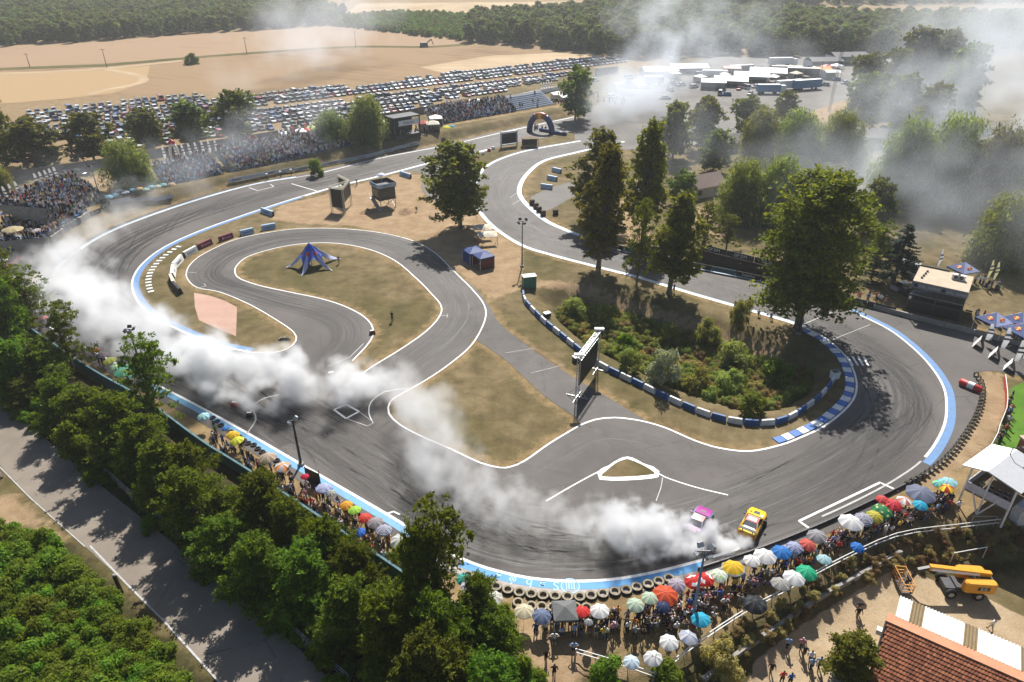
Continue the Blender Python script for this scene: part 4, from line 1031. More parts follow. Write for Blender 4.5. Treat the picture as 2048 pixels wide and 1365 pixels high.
# ---- wire fence and posts by the service road
wf = empty('wire_fence', (0, 0, 0), 0, 'thin wire fence on concrete posts between the service road and the acacias', 'fence')
fp = stations([(60, 800), (150, 895), (245, 985), (375, 1095), (500, 1200), (640, 1320), (700, 1375)], 6.0, smooth=False)
for p in fp:
    m = MB(); m.box((0, 0, 0.85), (0.14, 0.14, 1.7), 0, None, 0.85); m.build('post', CONC, wf, False, (p[0], p[1], 0))
for z in (0.7, 1.2, 1.62):
    m = MB(); m.tube([(p[0], p[1], z) for p in fp], 0.022, 4); m.build('wire', STEEL, wf)
b = GT(243, 1186); e = empty('marker_post', b, 0, 'stout black post standing at the thicket side of the service road', 'post')
m = MB(); m.tube([(0, 0, 0), (-.05, 0, 2.3)], [0.2, 0.17], 8); m.build('shaft', BLACK, e); m = MB(); m.tube([(-.05, 0, 2.3), (-.05, 0, 2.4)], [0.2, 0.12], 8); m.build('cap', CONC, e)
b = GT(4, 957); e = empty('marker_post', b, 0, 'white roadside marker post with a dark foot at the picture edge', 'post')
m = MB(); m.box((0, 0, 0.55), (0.16, 0.1, 1.1)); m.build('shaft', WHITE, e); m = MB(); m.box((0, 0, 0.1), (0.2, 0.14, 0.2)); m.build('foot', BLACK, e)

# ---- tyres
def tyre_mesh(r0, r1, w, two):
    b = MB(); b.lathe([(r0, 0), (r1 * 0.94, 0), (r1, w * 0.18), (r1, w * 0.82)], 18, 0); b.lathe([(r1, w * 0.82), (r1 * 0.95, w), (r0 * 1.05, w), (r0, w * 0.9), (r0, 0)], 18, 1 if two else 0)
    for k in range(18):
        a = 2 * math.pi * k / 18; b.box((math.cos(a) * r1, math.sin(a) * r1, w / 2), (0.05, 0.09, w * 0.7), 0, Matrix.Rotation(a, 3, 'Z'))
    return b.mesh('tyre', [RUBBER, DUSTY])
T1, T2 = tyre_mesh(0.32, 0.53, 0.30, True), tyre_mesh(0.19, 0.34, 0.2, False)
def zpx(l, s, ox, oy): return [(ox + x / s, oy + y / s) for x, y in l]
front = zpx([(155, 420), (225, 455), (310, 485), (400, 518), (500, 545), (600, 565), (705, 580), (808, 592), (912, 600), (1020, 605), (1125, 605), (1225, 592), (1325, 578), (1430, 560)], 4.334, 900, 1050) + zpx([(230, 545), (320, 520), (420, 495), (510, 470), (600, 445)], 4.334, 1200, 1050)
back = zpx([(590, 655), (705, 685), (795, 690), (890, 697), (985, 695), (1090, 695), (1185, 700)], 4.334, 900, 1050)
def tyre(me, px, label, group, tilt=0.0, z=0.0, rz=None):
    o = link(bpy.data.objects.new('tyre', me)); p = GT(*px) if me is T2 else Vector((*G(px[0], px[1] + 2, .35), 0)); p.z = hz1(p.x, p.y) + z
    o.location = p; o.rotation_euler = (tilt, R.uniform(-.06, .06), R.uniform(0, 6.28) if rz is None else rz)
    tag(o, label, 'tyre', group); return o
for k, p in enumerate(front): tyre(T1, p, f'dusty truck tyre in the front row below the kerb lettering, {nth(k)} from the acacias', 'front row of truck tyres')
for k, p in enumerate(back): tyre(T1, p, f'dusty truck tyre in the second row behind the umbrellas, {nth(k)} from the cream umbrella', 'second row of truck tyres')
for k in range(15):
    f = k / 14; tyre(T2, (424 + 128 * f + R.uniform(-2, 2), 839 + 84 * f + R.uniform(-2, 2)), f'small black tyre by the pale blue kerb, {nth(k)} from the pale aqua umbrella', 'car tyres along the left hand kerb')
st = stations([(1950, 752), (1962, 772), (1963, 800), (1952, 835), (1925, 880), (1890, 922), (1850, 952), (1815, 972)], 0.92)
for k in range(len(st)):
    p = st[k]; o = link(bpy.data.objects.new('tyre', T1)); o.location = (p[0], p[1], 0.50)
    a = ang(st[max(0, k - 1)], st[min(len(st) - 1, k + 1)]); o.rotation_euler = (math.pi / 2 + R.uniform(-.12, .12), 0, a + R.uniform(-.2, .2) + math.pi / 2); o.scale = (0.66, 0.66, 0.8); o.location.z = 0.36
    tag(o, f'black upright tyre of the curved tyre wall, {nth(k)} from the red bolster', 'tyre', 'upright tyres of the curved tyre wall')
b = GT(568, 679); 
for k, (dx, dy, dz) in enumerate([(-.45, 0, 0), (.1, .1, 0), (.65, 0, 0), (-.2, 0, .2), (.4, .05, .2)]):
    o = link(bpy.data.objects.new('tyre', shared('tmark', lambda: tyre_mesh(0.19, 0.34, 0.2, True)))); o.location = (b.x + dx, b.y + dy, dz); o.rotation_euler = (0, 0, k); tag(o, ('lower' if dz == 0 else 'upper') + f' tyre of the marker stack on the infield tip, {nth(k)} counted', 'tyre', 'marker stack of tyres on the infield')

# ---- sponsor boards on the infield (foam blocks with printed faces)
def board(px, L, H, D, face, rz, label, txt=None, ink=INK, name='sponsor_board', lean=0.25):
    p = GT(*px); e = empty(name, p, rz, label, 'board')
    m = MB(); m.add([(-L/2, -D/2, 0), (L/2, -D/2, 0), (L/2, D/2, 0), (-L/2, D/2, 0), (-L/2, -D/2 + lean, H), (L/2, -D/2 + lean, H), (L/2, D/2, H), (-L/2, D/2, H)], [(3, 2, 1, 0), (4, 5, 6, 7), (1, 2, 6, 5), (2, 3, 7, 6), (3, 0, 4, 7)])
    m.build('body', BLACK, e)
    m = MB(); m.add([(-L/2, -D/2 - .004, 0.02), (L/2, -D/2 - .004, 0.02), (L/2, -D/2 + lean - .004, H), (-L/2, -D/2 + lean - .004, H), (-L/2, D/2, H + .004), (L/2, D/2, H + .004)], [(0, 1, 2, 3), (3, 2, 5, 4)]); m.build('printed_cover', face, e)
    if txt: text(txt, H * 0.62, e, (0, -D/2 + lean * 0.5 - 0.03, H * 0.5), (math.pi / 2 - math.atan2(lean, H), 0, 0), ink)
    return e
def rz_px(p, q): return ang(G(*p), G(*q))
for c, q0, q1, face, txt, ink, lab in [
    ((382, 509), (370, 512), (394, 499), WHITE, 'Szabolcs', INK, 'white lettered foam board on the left hand bend, nearest the maroon boards'),
    ((357, 529), (349, 533), (365, 515), WHITE, 'Szabolcs', INK, 'white lettered foam board in the left hand bend between two other white boards'),
    ((348, 548), (347, 551), (350, 532), WHITE, '10', INK, 'white foam board seen almost end on in the left hand bend'),
    ((347, 566), (350, 566), (344, 551), CREAM, None, INK, 'cream edged dark foam board next to the end of the row'),
    ((357, 582), (364, 583), (352, 570), BLACK, None, INK, 'black foam board at the end of the curved row on the grass'),
    ((411, 494), (398, 497), (424, 485), MAROON, None, INK, 'maroon sponsor board next to the white boards'),
    ((453, 480), (440, 482), (466, 473), MAROON, None, INK, 'maroon sponsor board next to the pale blue boards'),
    ((495, 469), (482, 471), (508, 465), PALEBLUE, 'Szabolcs', INK, 'pale blue board next to the maroon boards'),
    ((538, 459), (525, 461), (552, 456), PALEBLUE, 'Szabolcs', INK, 'pale blue sponsor board on the verge, at the end of the row'),
    ((535, 429), (519, 421), (552, 432), PALEBLUE, 'Szabolcs', INK, 'dark backed blue board lying near the start line kerb'),
    ((811, 354), (797, 349), (826, 358), PALEBLUE, 'Szabolcs', INK, 'dark backed blue board near the observation tower'),
    ((1113, 345), (1105, 343), (1122, 347), PALEBLUE, None, INK, 'farthest pale blue board inside the hairpin'),
    ((1104, 361), (1094, 359), (1113, 363), PALEBLUE, None, INK, 'middle pale blue board inside the hairpin'),
    ((1093, 378), (1082, 377), (1104, 380), PALEBLUE, None, INK, 'nearest pale blue board inside the hairpin')]:
    a = rz_px(q0, q1); L = min(4.2, max(2.4, float(np.hypot(*(np.array(G(*q0)) - np.array(G(*q1)))))))
    e = board(c, L, 1.1, 0.7, face, a, lab, txt, ink)
    if face is MAROON:
        m = MB(); m.box((-0.55 * L / 2, -0.26, 0.55), (0.5, 0.02, 0.5)); m.box((0.2 * L / 2, -0.26, 0.55), (0.5 * L, 0.02, 0.22)); m.build('emblem', M('pink_print', (0.45, 0.2, 0.28)), e)
# small track markers
for px, mat, lab in (((663, 752), M('pink_white_vinyl', (0.6, 0.42, 0.40)), 'small pink and white clipping block on the apex by the smoke'), ((470, 812), RED, 'red clipping block half lost in the tyre smoke'), ((500, 833), BLACK, 'dark clipping block on the white curved line near the left kerb'), ((183 + 562, 668), M('dark_red', (0.12, 0.02, 0.02)), 'dark red clipping block where the inner bend meets the grass tongue')):
    b = GT(*px); e = empty('clipping_block', b, R.uniform(-.5, .5), lab, 'marker'); m = MB(); m.box((0, 0, 0.3), (0.9, 0.5, 0.6), 0, None, 0.8); m.build('block', mat, e); m = MB(); m.box((0, 0, 0.61), (0.6, 0.3, 0.03)); m.build('top_panel', WHITE, e)

# ---- banners on the far side fences
def banners(name, px, L, h, zb, mats, label, txts=None, zref=0.0, ink=WHITE, gap=0.08):
    e = empty(name, (0, 0, 0), 0, label, 'banner fence'); st = stations(px, L, zref)
    LL = float(np.hypot(*(st[1] - st[0]))) - gap
    mes = []
    for mt in mats:
        m = MB(); m.box((0, 0, zb + h / 2), (LL, 0.06, h)); mes.append(m.mesh('banner_panel', mt))
    for k in range(len(st) - 1):
        c = (st[k] + st[k + 1]) / 2; a = ang(st[k], st[k + 1]); a = a if math.cos(a) > 0 else a + math.pi
        o = part('banner_panel', mes[k % len(mes)], e, on(c), a)
        if txts and txts[k % len(txts)]: text(txts[k % len(txts)], h * 0.72, o, (0, -0.045, zb + h / 2), (math.pi / 2, 0, 0), ink)
        m = None
    return e
WB = M('grey_white_banner', (0.42, 0.44, 0.47), 0.6, 0.3, 0, 0.25, 1.0)
banners('trackside_banners', [(455, 361), (560, 339), (640, 323), (720, 308), (790, 292), (838, 282)], 4.6, 0.95, 0.1, [WB], 'row of grey white printed banners along the foot of the far grandstand', ['Szabolcs', None, 'Szabolcs', None], 1.6, INK)
banners('trackside_banners', [(222, 412), (262, 404), (300, 398), (345, 390)], 4.6, 0.95, 0.1, [WB], 'grey white banners below the beach umbrellas on the far bank', [None], 1.4, INK)
banners('trackside_banners', [(178, 434), (200, 425), (221, 413)], 3.6, 0.95, 0.1, [BLACK], 'black banners with white letters at the corner of the packed bank', ['GP DM'], 1.4, WHITE)
banners('trackside_banners', [(12, 540), (40, 520), (72, 496), (104, 470)], 3.6, 1.0, 0.1, [RED], 'bright red banners with white script below the umbrellas of the corner bank', ['Drift'], 1.2, WHITE)
banners('trackside_banners', [(1175, 482), (1240, 502), (1300, 516), (1380, 535), (1470, 553), (1545, 569), (1640, 592), (1790, 628)], 4.4, 0.95, 0.15, [BLACK, BLACK, M('dull_teal_banner', (0.05, 0.12, 0.15)), BLACK], 'row of black sponsor banners along the far edge of the right hand straight', ['Szabolcs', 'GP DM', None, 'Szabolcs'], 0.0, WHITE)
hb = banners('lettered_hoarding', [(1398, 522), (1500, 548), (1560, 562)], 4.6, 1.1, 2.3, [BLACK], 'black hoarding with white letters in front of the spectators across the track', ['GP DM'], 0.0, WHITE)
m = MB(); st = stations([(1390, 520), (1500, 548), (1575, 566)], 60)
e = empty('bank_screen', (0, 0, 0), 0, 'plain brown screen below the lettered hoarding across the track', 'screen')
m.beam((st[0][0], st[0][1], 1.12), (st[-1][0], st[-1][1], 1.12), 0.1, 2.2); m.build('screen_cloth', BROWN, e)
for f in np.linspace(0, 1, 6):
    p = st[0] * (1 - f) + st[-1] * f; m = MB(); m.box((p[0], p[1] + 0.16, 1.2), (0.12, 0.12, 2.4)); m.build('post', DKSTEEL, e)

# ---- railings on the spectator bank
def railing(name, px, h, label, zr=1.1, step=2.4, zoff=0.0):
    e = empty(name, (0, 0, 0), 0, label, 'railing'); st = stations(px, step, zr, True)
    P = [on(p, zoff) for p in st]
    for p in P:
        m = MB(); m.tube([p, p + Vector((0, 0, h))], 0.045, 6); m.build('post', STEEL, e)
    for z in (h, h * 0.55):
        m = MB(); m.tube([p + Vector((0, 0, z)) for p in P], 0.05, 6); m.build('rail', WHITE, e)
    return e
railing('handrail', [(1308, 1342), (1389, 1285), (1498, 1214), (1550, 1186), (1634, 1138), (1672, 1117), (1730, 1089), (1784, 1066), (1850, 1051), (1930, 1040), (2005, 1032)], 1.1, 'long white two bar handrail along the crest behind the umbrella crowd')
railing('handrail', [(1152, 1297), (1200, 1308), (1260, 1322), (1312, 1336)], 1.0, 'short white handrail beside the man in white at the sandy path', 1.0, 2.6)
m = MB(); b1, b2 = GT(1899, 1128), GT(1965, 1116); e = empty('pipe_frame', (0, 0, 0), 0, 'thin white goal shaped pipe frame on the shaded slope above the boom lift', 'frame')
m.tube([b1, b1 + Vector((0, 0, 1.5)), b2 + Vector((0, 0, 1.5)), b2], 0.05, 6); m.build('pipe', WHITE, e)
m = MB(); b1, b2 = GT(1938, 1055), GT(1985, 1055); e = empty('pipe_frame', (0, 0, 0), 0, 'thin grey goal shaped pipe frame at the end of the long handrail', 'frame')
m.tube([b1, b1 + Vector((0, 0, 1.5)), b2 + Vector((0, 0, 1.5)), b2], 0.05, 6); m.build('pipe', STEEL, e)
e = empty('red_rail', (0, 0, 0), 0, 'red banner fence with a white top rail between the verge and the lawn', 'banner fence'); st = stations([(2006, 762), (2010, 800), (2008, 830), (1996, 858), (1990, 880), (1970, 915)], 2.2)
for k in range(len(st) - 1):
    a, b = st[k], st[k + 1]
    if k < 5: m = MB(); m.beam((*a, 0.55), (*b, 0.55), 0.05, 0.8); m.build('banner_panel', RED, e)
    m = MB(); m.beam((*a, 1.02), (*b, 1.02), 0.07, 0.07); m.build('rail', WHITE, e); m = MB(); m.box((*a, 0.5), (0.07, 0.07, 1.0)); m.build('post', STEEL, e)
b = GT(1940, 778); e = empty('inflatable_barrier', b, -0.9, 'red inflatable bolster leaning on the end of the curved tyre wall', 'barrier')
m = MB(); m.tube([(-1.5, 0, .5), (-1.3, 0, .5), (1.2, 0, .45), (1.4, 0, .45)], [.25, .5, .45, .2], 12); m.build('bolster', RED, e, True); m = MB(); m.tube([(-.4, 0, .5), (.4, 0, .5)], .507, 12, 0, False); m.build('white_band', WHITE, e, True)
b = GT(628, 968); e = empty('mesh_panel', b, -0.55, 'black mesh windbreak panel at the kerb beside the crimson umbrella', 'panel')
m = MB(); m.box((0, 0, .95), (2.2, .04, 1.9)); m.build('netting', BLACK, e)
for x in (-1.1, 1.1): m = MB(); m.box((x, 0, 1.2), (.06, .06, 2.4)); m.build('post', DKSTEEL, e)
# ------------------------------------------------------------------ masts, screens, tents, buildings
def truss(m, a, b, w, mi=0, n=None):
    a, b = Vector(a), Vector(b); d = b - a; L = d.length; q = d.to_track_quat('Z', 'Y').to_matrix()
    cs = [q @ Vector((sx * w / 2, sy * w / 2, 0)) for sx, sy in ((-1, -1), (1, -1), (1, 1), (-1, 1))]
    for c in cs: m.beam(a + c, b + c, 0.055, 0.055, mi)
    n = n or max(2, int(L / w)); 
    for k in range(n):
        p, q2 = a + d * (k / n), a + d * ((k + 1) / n)
        for i in range(4): m.beam(p + cs[i], q2 + cs[(i + 1) % 4], 0.035, 0.035, mi)
def lamp_mast(bx, by, tx, ty, label, col=STEEL, lamps=3, r=0.13, name='light_mast', spread=0.9, big=False):
    b = GT(bx, by); h = hgt(bx, ty, b.x, b.y) - b.z
    e = empty(name, b, R.uniform(-.3, .3), label, 'light mast')
    m = MB(); m.tube([(0, 0, 0), (0, 0, h * .5), (0, 0, h - 0.25)], [r, r * .8, r * .6], 8); m.build('pole', col, e, True)
    m = MB(); m.box((0, 0, 0.15), (.6, .6, .3)); m.build('foot', CONC, e)
    m = MB(); m.box((0, 0, h - .25), (spread * 2, .09, .09)); m.box((0, 0, h - .6), (.09, spread * 1.6, .09)); m.build('crossbar', DKSTEEL, e)
    lm = shared('lamp%d' % big, lambda: (lambda q: (q.box((0, 0, 0), (.55, .3, .42), 0, None, .8), q.box((0, -.16, 0), (.46, .02, .34), 1), q)[-1].mesh('lamp', [DKSTEEL if not big else STEEL, GLASS]))(MB()))
    for k in range(lamps):
        a = 2 * math.pi * k / lamps + .4
        o = part('lamp', lm, e, (math.cos(a) * spread * .9, math.sin(a) * spread * .7, h - (.05 if math.sin(a) > 0 else .45)), a); o.rotation_euler = (0.5, 0, a + math.pi / 2)
    return e
lamp_mast(1044, 534, 1045, 440, 'slim light mast on the dirt between the blue tents and the green hut', DKSTEEL, 4)
lamp_mast(602, 930, 587, 838, 'black light mast rising from the crowd beside the crimson umbrella', BLACK, 2, 0.17, spread=.45, big=True)
lamp_mast(1384, 1240, 1408, 1098, 'pale blue light mast among the umbrellas above the cyan umbrella', M('pale_blue_steel', (0.16, 0.25, 0.32), .5), 4, 0.16, spread=.8, big=True)
lamp_mast(1596, 668, 1607, 612, 'dark light mast beside the trunk of the huge tree', BLACK, 2, 0.15)
lamp_mast(287, 752, 268, 656, 'dark light mast standing in smoke above the green umbrellas', BLACK, 4, 0.17, spread=.7)
lamp_mast(199, 392, 186, 327, 'grey light mast at the corner of the packed bank', STEEL, 3)
lamp_mast(858, 262, 857, 222, 'dark light mast beside the stage', DKSTEEL, 2)
lamp_mast(472, 312, 467, 268, 'pale light mast behind the green umbrellas of the far stand', STEEL, 3)
b = GT(1658, 224); h = hgt(1658, 86, b.x, b.y); e = empty('lattice_mast', b, 0, 'tall dark lattice mast in front of the far grove', 'mast')
m = MB(); truss(m, (0, 0, 0), (0, 0, h), 0.7, 0, 26); m.build('lattice', DKSTEEL, e); m = MB(); m.box((0, 0, h), (1.8, .2, .15)); m.box((0, 0, h - .9), (1.4, .2, .12)); m.build('crossbar', DKSTEEL, e)
for k, (bx, by, ty, lab) in enumerate([(214, 136, 98, 'wooden power pole by the stubble field track, with a bush at its foot'), (494, 109, 75, 'wooden power pole in the stubble field near the drifting smoke'), (60, 135, 107, 'wooden power pole nearest the forest corner of the field'), (712, 96, 63, 'wooden power pole seen through smoke in the stubble field'), (1159, 142, 104, 'power pole with double crossarms above the parked cars'), (1640, 158, 122, 'small pole by the paddock trucks')]):
    b = GT(bx, by); h = hgt(bx, ty, b.x, b.y); e = empty('power_pole', b, 0, lab, 'power pole')
    m = MB(); m.tube([(0, 0, 0), (0, 0, h)], [.2, .13], 6); m.build('pole', WOOD, e)
    m = MB(); m.box((0, 0, h - .4), (2.6, .15, .15)); (m.box((0, 0, h - 1.6), (3.2, .15, .15)) if k == 4 else None); m.build('crossarm', WOOD, e)

# big LED screen on a truss, seen from behind
b1, b2 = GT(1154, 795), GT(1193, 740); h = hgt(1153, 712, b1.x, b1.y)
e = empty('led_screen_rig', (0, 0, 0), 0, 'tall truss rig carrying a big black LED screen on the infield tarmac', 'screen')
for p in (b1, b2):
    m = MB(); truss(m, p, p + Vector((0, 0, h)), 0.42); m.build('tower', STEEL, e)
    m = MB(); m.box(p + Vector((0, 0, h + .15)), (1.3, .55, .25)); m.build('tower_head', WHITE, e)
    d = (b2 - b1).normalized(); nrm = Vector((-d.y, d.x, 0))
    for q in (d, -d, nrm, -nrm): m = MB(); m.beam(p + Vector((0, 0, .15)), p + q * 1.5 + Vector((0, 0, .08)), .08, .08); m.beam(p + q * 1.4 + Vector((0, 0, .1)), p + Vector((0, 0, 1.6)), .05, .05); m.build('outrigger', STEEL, e)
m = MB(); truss(m, b1 + Vector((0, 0, h - .35)), b2 + Vector((0, 0, h - .35)), 0.6); m.build('top_truss', STEEL, e)
d = (b2 - b1); L = d.length - .7
z0, z1 = 1.5, h - .8
nx_, nz_ = 6, 5
for i in range(nx_):
    for j in range(nz_):
        c = b1 + d * (.35 / d.length + (i + .5) / nx_ * (L / d.length)); m = MB(); q = Matrix.Rotation(ang(b1, b2), 3, 'Z')
        o = part('screen_panel', shared('ledp', lambda: (lambda w: (w.box((0, 0, 0), (L / nx_ - .02, .12, (z1 - z0) / nz_ - .02)), w)[-1].mesh('screen_panel', SCREEN))(MB())), e, (c.x, c.y, z0 + (j + .5) * (z1 - z0) / nz_), ang(b1, b2))
# second screen rig: two panels at an angle on the dirt
e = empty('led_screen_rig', (0, 0, 0), 0, 'rig with two dark screens set at an angle beside the observation tower', 'screen')
pts = [GT(665, 424), GT(690, 428), GT(703, 410), GT(681, 398)]; hh = 5.6
for p in pts: m = MB(); truss(m, p, p + Vector((0, 0, hh)), .35); m.build('tower', CREAM, e)
for a, c in ((0, 1), (1, 2), (0, 2), (3, 2)):
    m = MB(); truss(m, pts[a] + Vector((0, 0, hh)), pts[c] + Vector((0, 0, hh)), .35); m.build('top_truss', CREAM, e)
for a, c, z0_ in ((0, 1, 1.0), (1, 2, 2.2), (3, 2, 3.4)):
    m = MB(); m.beam(pts[a] + Vector((0, .25, (z0_ + hh) / 2)), pts[c] + Vector((0, .25, (z0_ + hh) / 2)), .15, hh - z0_ - .3); m.build('screen_panel', SCREEN, e)
# far screen facing the stands
b = GT(1018, 294); e = empty('led_screen_rig', b, rz_px((1000, 292), (1036, 287)), 'black screen in a white frame beside the inflatable arch', 'screen')
m = MB(); m.box((0, 0, 2.5), (4.9, .3, 3.0)); m.build('screen_panel', SCREEN, e)
m = MB()
for x in (-2.7, 2.7): m.box((x, 0, 2.3), (.35, .4, 4.6))
m.box((0, 0, 4.35), (5.8, .42, .4)); m.box((0, 0, .7), (5.8, .42, .3)); m.build('frame', WHITE, e)

# observation tower
b = GT(770, 414); e = empty('observation_tower', b, 0.62, 'black commentary tower on steel legs with a banner round its roof', 'tower')
W = 3.9; zf, zt = 2.2, 5.0
for x in (-1, 1):
    for y in (-1, 1): m = MB(); m.beam((x * W / 2 * .92, y * W / 2 * .92, 0), (x * W / 2 * .92, y * W / 2 * .92, zf), .14); m.build('leg', STEEL, e)
m = MB()
for x0, y0, x1, y1 in ((-1, -1, 1, -1), (1, -1, 1, 1), (-1, 1, -1, -1)):
    m.beam((x0 * W / 2 * .92, y0 * W / 2 * .92, .2), (x1 * W / 2 * .92, y1 * W / 2 * .92, zf), .07); m.beam((x1 * W / 2 * .92, y1 * W / 2 * .92, .2), (x0 * W / 2 * .92, y0 * W / 2 * .92, zf), .07)
m.build('brace', STEEL, e)
m = MB(); m.box((0, 0, zf + .1), (W + .3, W + .3, .2)); m.build('floor', WOOD, e)
m = MB(); m.box((0, 0, (zf + .2 + zt) / 2), (W, W, zt - zf - .2)); m.build('cabin', M('charcoal_cladding', (0.05, 0.055, 0.06), .5, .4), e)
m = MB(); m.box((.2, -W / 2 - .03, 3.7), (W - .8, .04, 1.5)); m.build('window', GLASS, e); m = MB(); m.box((-W / 2 - .03, 0, 3.7), (.04, W - .9, 1.5)); m.build('window', GLASS, e)
m = MB(); m.box((0, 0, zt + .04), (W + .5, W + .5, .1)); m.build('roof_deck', DKSTEEL, e)
for k, (dx, dy, sx, sy, rzz) in enumerate(((0, -1, W + .5, .05, 0), (-1, 0, .05, W + .5, -math.pi / 2), (0, 1, W + .5, .05, 0), (1, 0, .05, W + .5, 0))):
    m = MB(); m.box((dx * (W / 2 + .27), dy * (W / 2 + .27), zt + .5), (sx, sy, .85)); o = m.build('banner', PALEBLUE if k < 2 else DKSTEEL, e)
    if k < 2: text('SZABOLCS', .5, o, (dx * (W / 2 + .31), dy * (W / 2 + .31), zt + .5), (math.pi / 2, 0, rzz), INK)
m = MB(); m.beam((-2.4, -2.6, .1), (-2.4, 1.4, zf + .1), .9, .12); m.beam((-2.9, -2.6, 1.0), (-2.9, 1.4, zf + 1.1), .05); m.build('stair', STEEL, e)
m = MB(); m.lathe([(1.1, 0), (.7, .35), (.05, .6)], 8, 0, (.2, .9, zt + 2.0)); m.lathe([(.03, 0), (.03, 2.2)], 5, 0, (.2, .9, zt)); m.build('sunshade', M('lilac_white', (.55, .55, .68)), e)
b = GT(748, 418)
for px, w, lab in (((735, 424), 1.6, 'low brown heap of dug earth beside the tower, away from the stair'), ((812, 424), 1.9, 'low brown heap of dug earth under the tower corner')):
    p = GT(*px); m = MB(); n = 14; rings = []
    for i in range(6):
        r = w * (i / 5); m.v += [(r * math.cos(2 * math.pi * k / n) * 1.5, r * math.sin(2 * math.pi * k / n), .75 * (1 - i / 5) ** 1.3 * R.uniform(.7, 1.2) - (.05 if i == 5 else 0)) for k in range(n)]
    for i in range(5):
        for k in range(n): m.f.append((i * n + k, (i + 1) * n + k, (i + 1) * n + (k + 1) % n, i * n + (k + 1) % n)); m.m.append(0)
    o = m.build('earth_heap', M('dug_earth', (.24, .16, .10), .95, .05, 0, .4, 2.0), None, True, p, R.uniform(0, 3)); tag(o, lab, 'earth heap')

# star tent with printed emblem panels
tips = [GT(562, 537), GT(602, 554), GT(667, 542), GT(682, 518), GT(606, 512)]
c = sum(tips, Vector()) / 5; H = hgt(608, 484, c.x, c.y + .5)
e = empty('star_tent', (c.x, c.y, 0), 0, 'blue and silver five pointed star tent on the infield grass', 'tent')
A = sorted([(math.atan2(t.y - c.y, t.x - c.x), (t - c).length) for t in tips]); nA, nS = 80, 14
def star(a):
    for i in range(5):
        a0, r0 = A[i]; a1, r1 = A[(i + 1) % 5]; a1 += 2 * math.pi if a1 < a0 else 0
        aa = a if a >= a0 else a + 2 * math.pi
        if a0 <= aa <= a1:
            f = (aa - a0) / (a1 - a0); return (r0 + (r1 - r0) * f), abs(2 * f - 1), i
m = MB()
for k in range(nA):
    a = -math.pi + 2 * math.pi * k / nA; rt, tp, i = star(a); t3 = tp ** 5
    rv = 2.0 + .35 * tp; zb = .46 * (1 - tp ** 2.2) 
    Rr = rv + (rt - rv) * t3
    for s in range(nS + 1):
        f = s / nS; m.v.append((Rr * f * math.cos(a), Rr * f * math.sin(a), H * (zb * (1 - t3) * (1 - (1 - f) ** 1.4) + (1 - f) ** 1.25 * 1.0) if s < nS else H * zb * (1 - t3) + .02))
for k in range(nA):
    k2 = (k + 1) % nA; seam = star(-math.pi + 2 * math.pi * (k + .5) / nA)[1] > .7
    for s in range(nS): m.f.append((k * (nS + 1) + s, k * (nS + 1) + s + 1, k2 * (nS + 1) + s + 1, k2 * (nS + 1) + s)); m.m.append(1 if seam and s > 3 else 0)
m.build('canopy', [M('bright_blue_canvas', (.045, .11, .50), .5, .4), SILVERC], e, True)
m = MB(); m.tube([(0, 0, 0), (0, 0, H + .2)], .06, 6); m.build('mast', STEEL, e)
for i in (0, 1, 2, 4):
    a0 = A[i][0]; a1 = A[(i + 1) % 5][0]; a1 += 2 * math.pi if a1 < a0 else 0
    am = (a0 + a1) / 2; r_ = 1.02; z_ = H * .60; nv = Vector((math.cos(am) * .78, math.sin(am) * .78, .62)).normalized(); q = nv.to_track_quat('Z', 'Y').to_matrix()
    lg = empty('emblem', (math.cos(am) * r_ + nv.x * .12, math.sin(am) * r_ + nv.y * .12, z_ + nv.z * .12)); lg.parent = e; lg.rotation_euler = q.to_euler(); lg.scale = (1.45, 1.45, 1)
    m = MB(); m.prism([(.42 * math.cos(t * .5236), .42 * math.sin(t * .5236)) for t in range(12)], -.01, .02); m.build('sun_disc', SUNY, lg)
    m = MB()
    for sx in (-1, 1): m.prism([(sx * x, y) for x, y in ((.05, -.05), (.28, -.3), (.5, -.28), (.62, .02), (.45, .2), (.2, .16))][::sx], .025, .05)
    m.build('bull_shape', LOGOR, lg)

# blue gazebos, green hut, shade awnings
def gazebo(px, w, h, roof, rz, label, side=None, name='gazebo', zb=0.0, peak=.8, sides=(0, 1)):
    b = GT(*px); e = empty(name, b, rz, label, 'gazebo')
    m = MB(); m.add([(-w/2, -w/2, h), (w/2, -w/2, h), (w/2, w/2, h), (-w/2, w/2, h), (0, 0, h + peak), (-w/2, -w/2, h - .25), (w/2, -w/2, h - .25), (w/2, w/2, h - .25), (-w/2, w/2, h - .25)], [(0, 1, 4), (1, 2, 4), (2, 3, 4), (3, 0, 4), (5, 6, 1, 0), (6, 7, 2, 1), (7, 8, 3, 2), (8, 5, 0, 3)]); m.build('roof', roof, e)
    for x in (-1, 1):
        for y in (-1, 1): m = MB(); m.box((x * (w/2 - .05), y * (w/2 - .05), h / 2), (.06, .06, h)); m.build('leg', WHITE, e)
    if side is not None:
        for k, (cx, cy_, sx, sy) in enumerate(((0, -w/2 + .05, w - .1, .03), (w/2 - .05, 0, .03, w - .1), (0, w/2 - .05, w - .1, .03), (-w/2 + .05, 0, .03, w - .1))):
            if k in sides: m = MB(); m.box((cx, cy_, h / 2 - .1), (sx, sy, h - .3)); m.build('side_wall', side[k % len(side)], e)
    return e
gazebo((947, 523), 3.1, 2.3, NAVY, 0.55, 'blue roofed gazebo with dark red sides, nearer the shaded tree', [M('dark_red_canvas', (.10, .015, .02)), NAVY], sides=(0, 2, 3), peak=.55)
gazebo((967, 533), 3.1, 2.3, NAVY, 0.55, 'blue roofed gazebo with blue sides, next to the light mast', [M('dark_red_canvas', (.10, .015, .02)), NAVY], peak=.55)
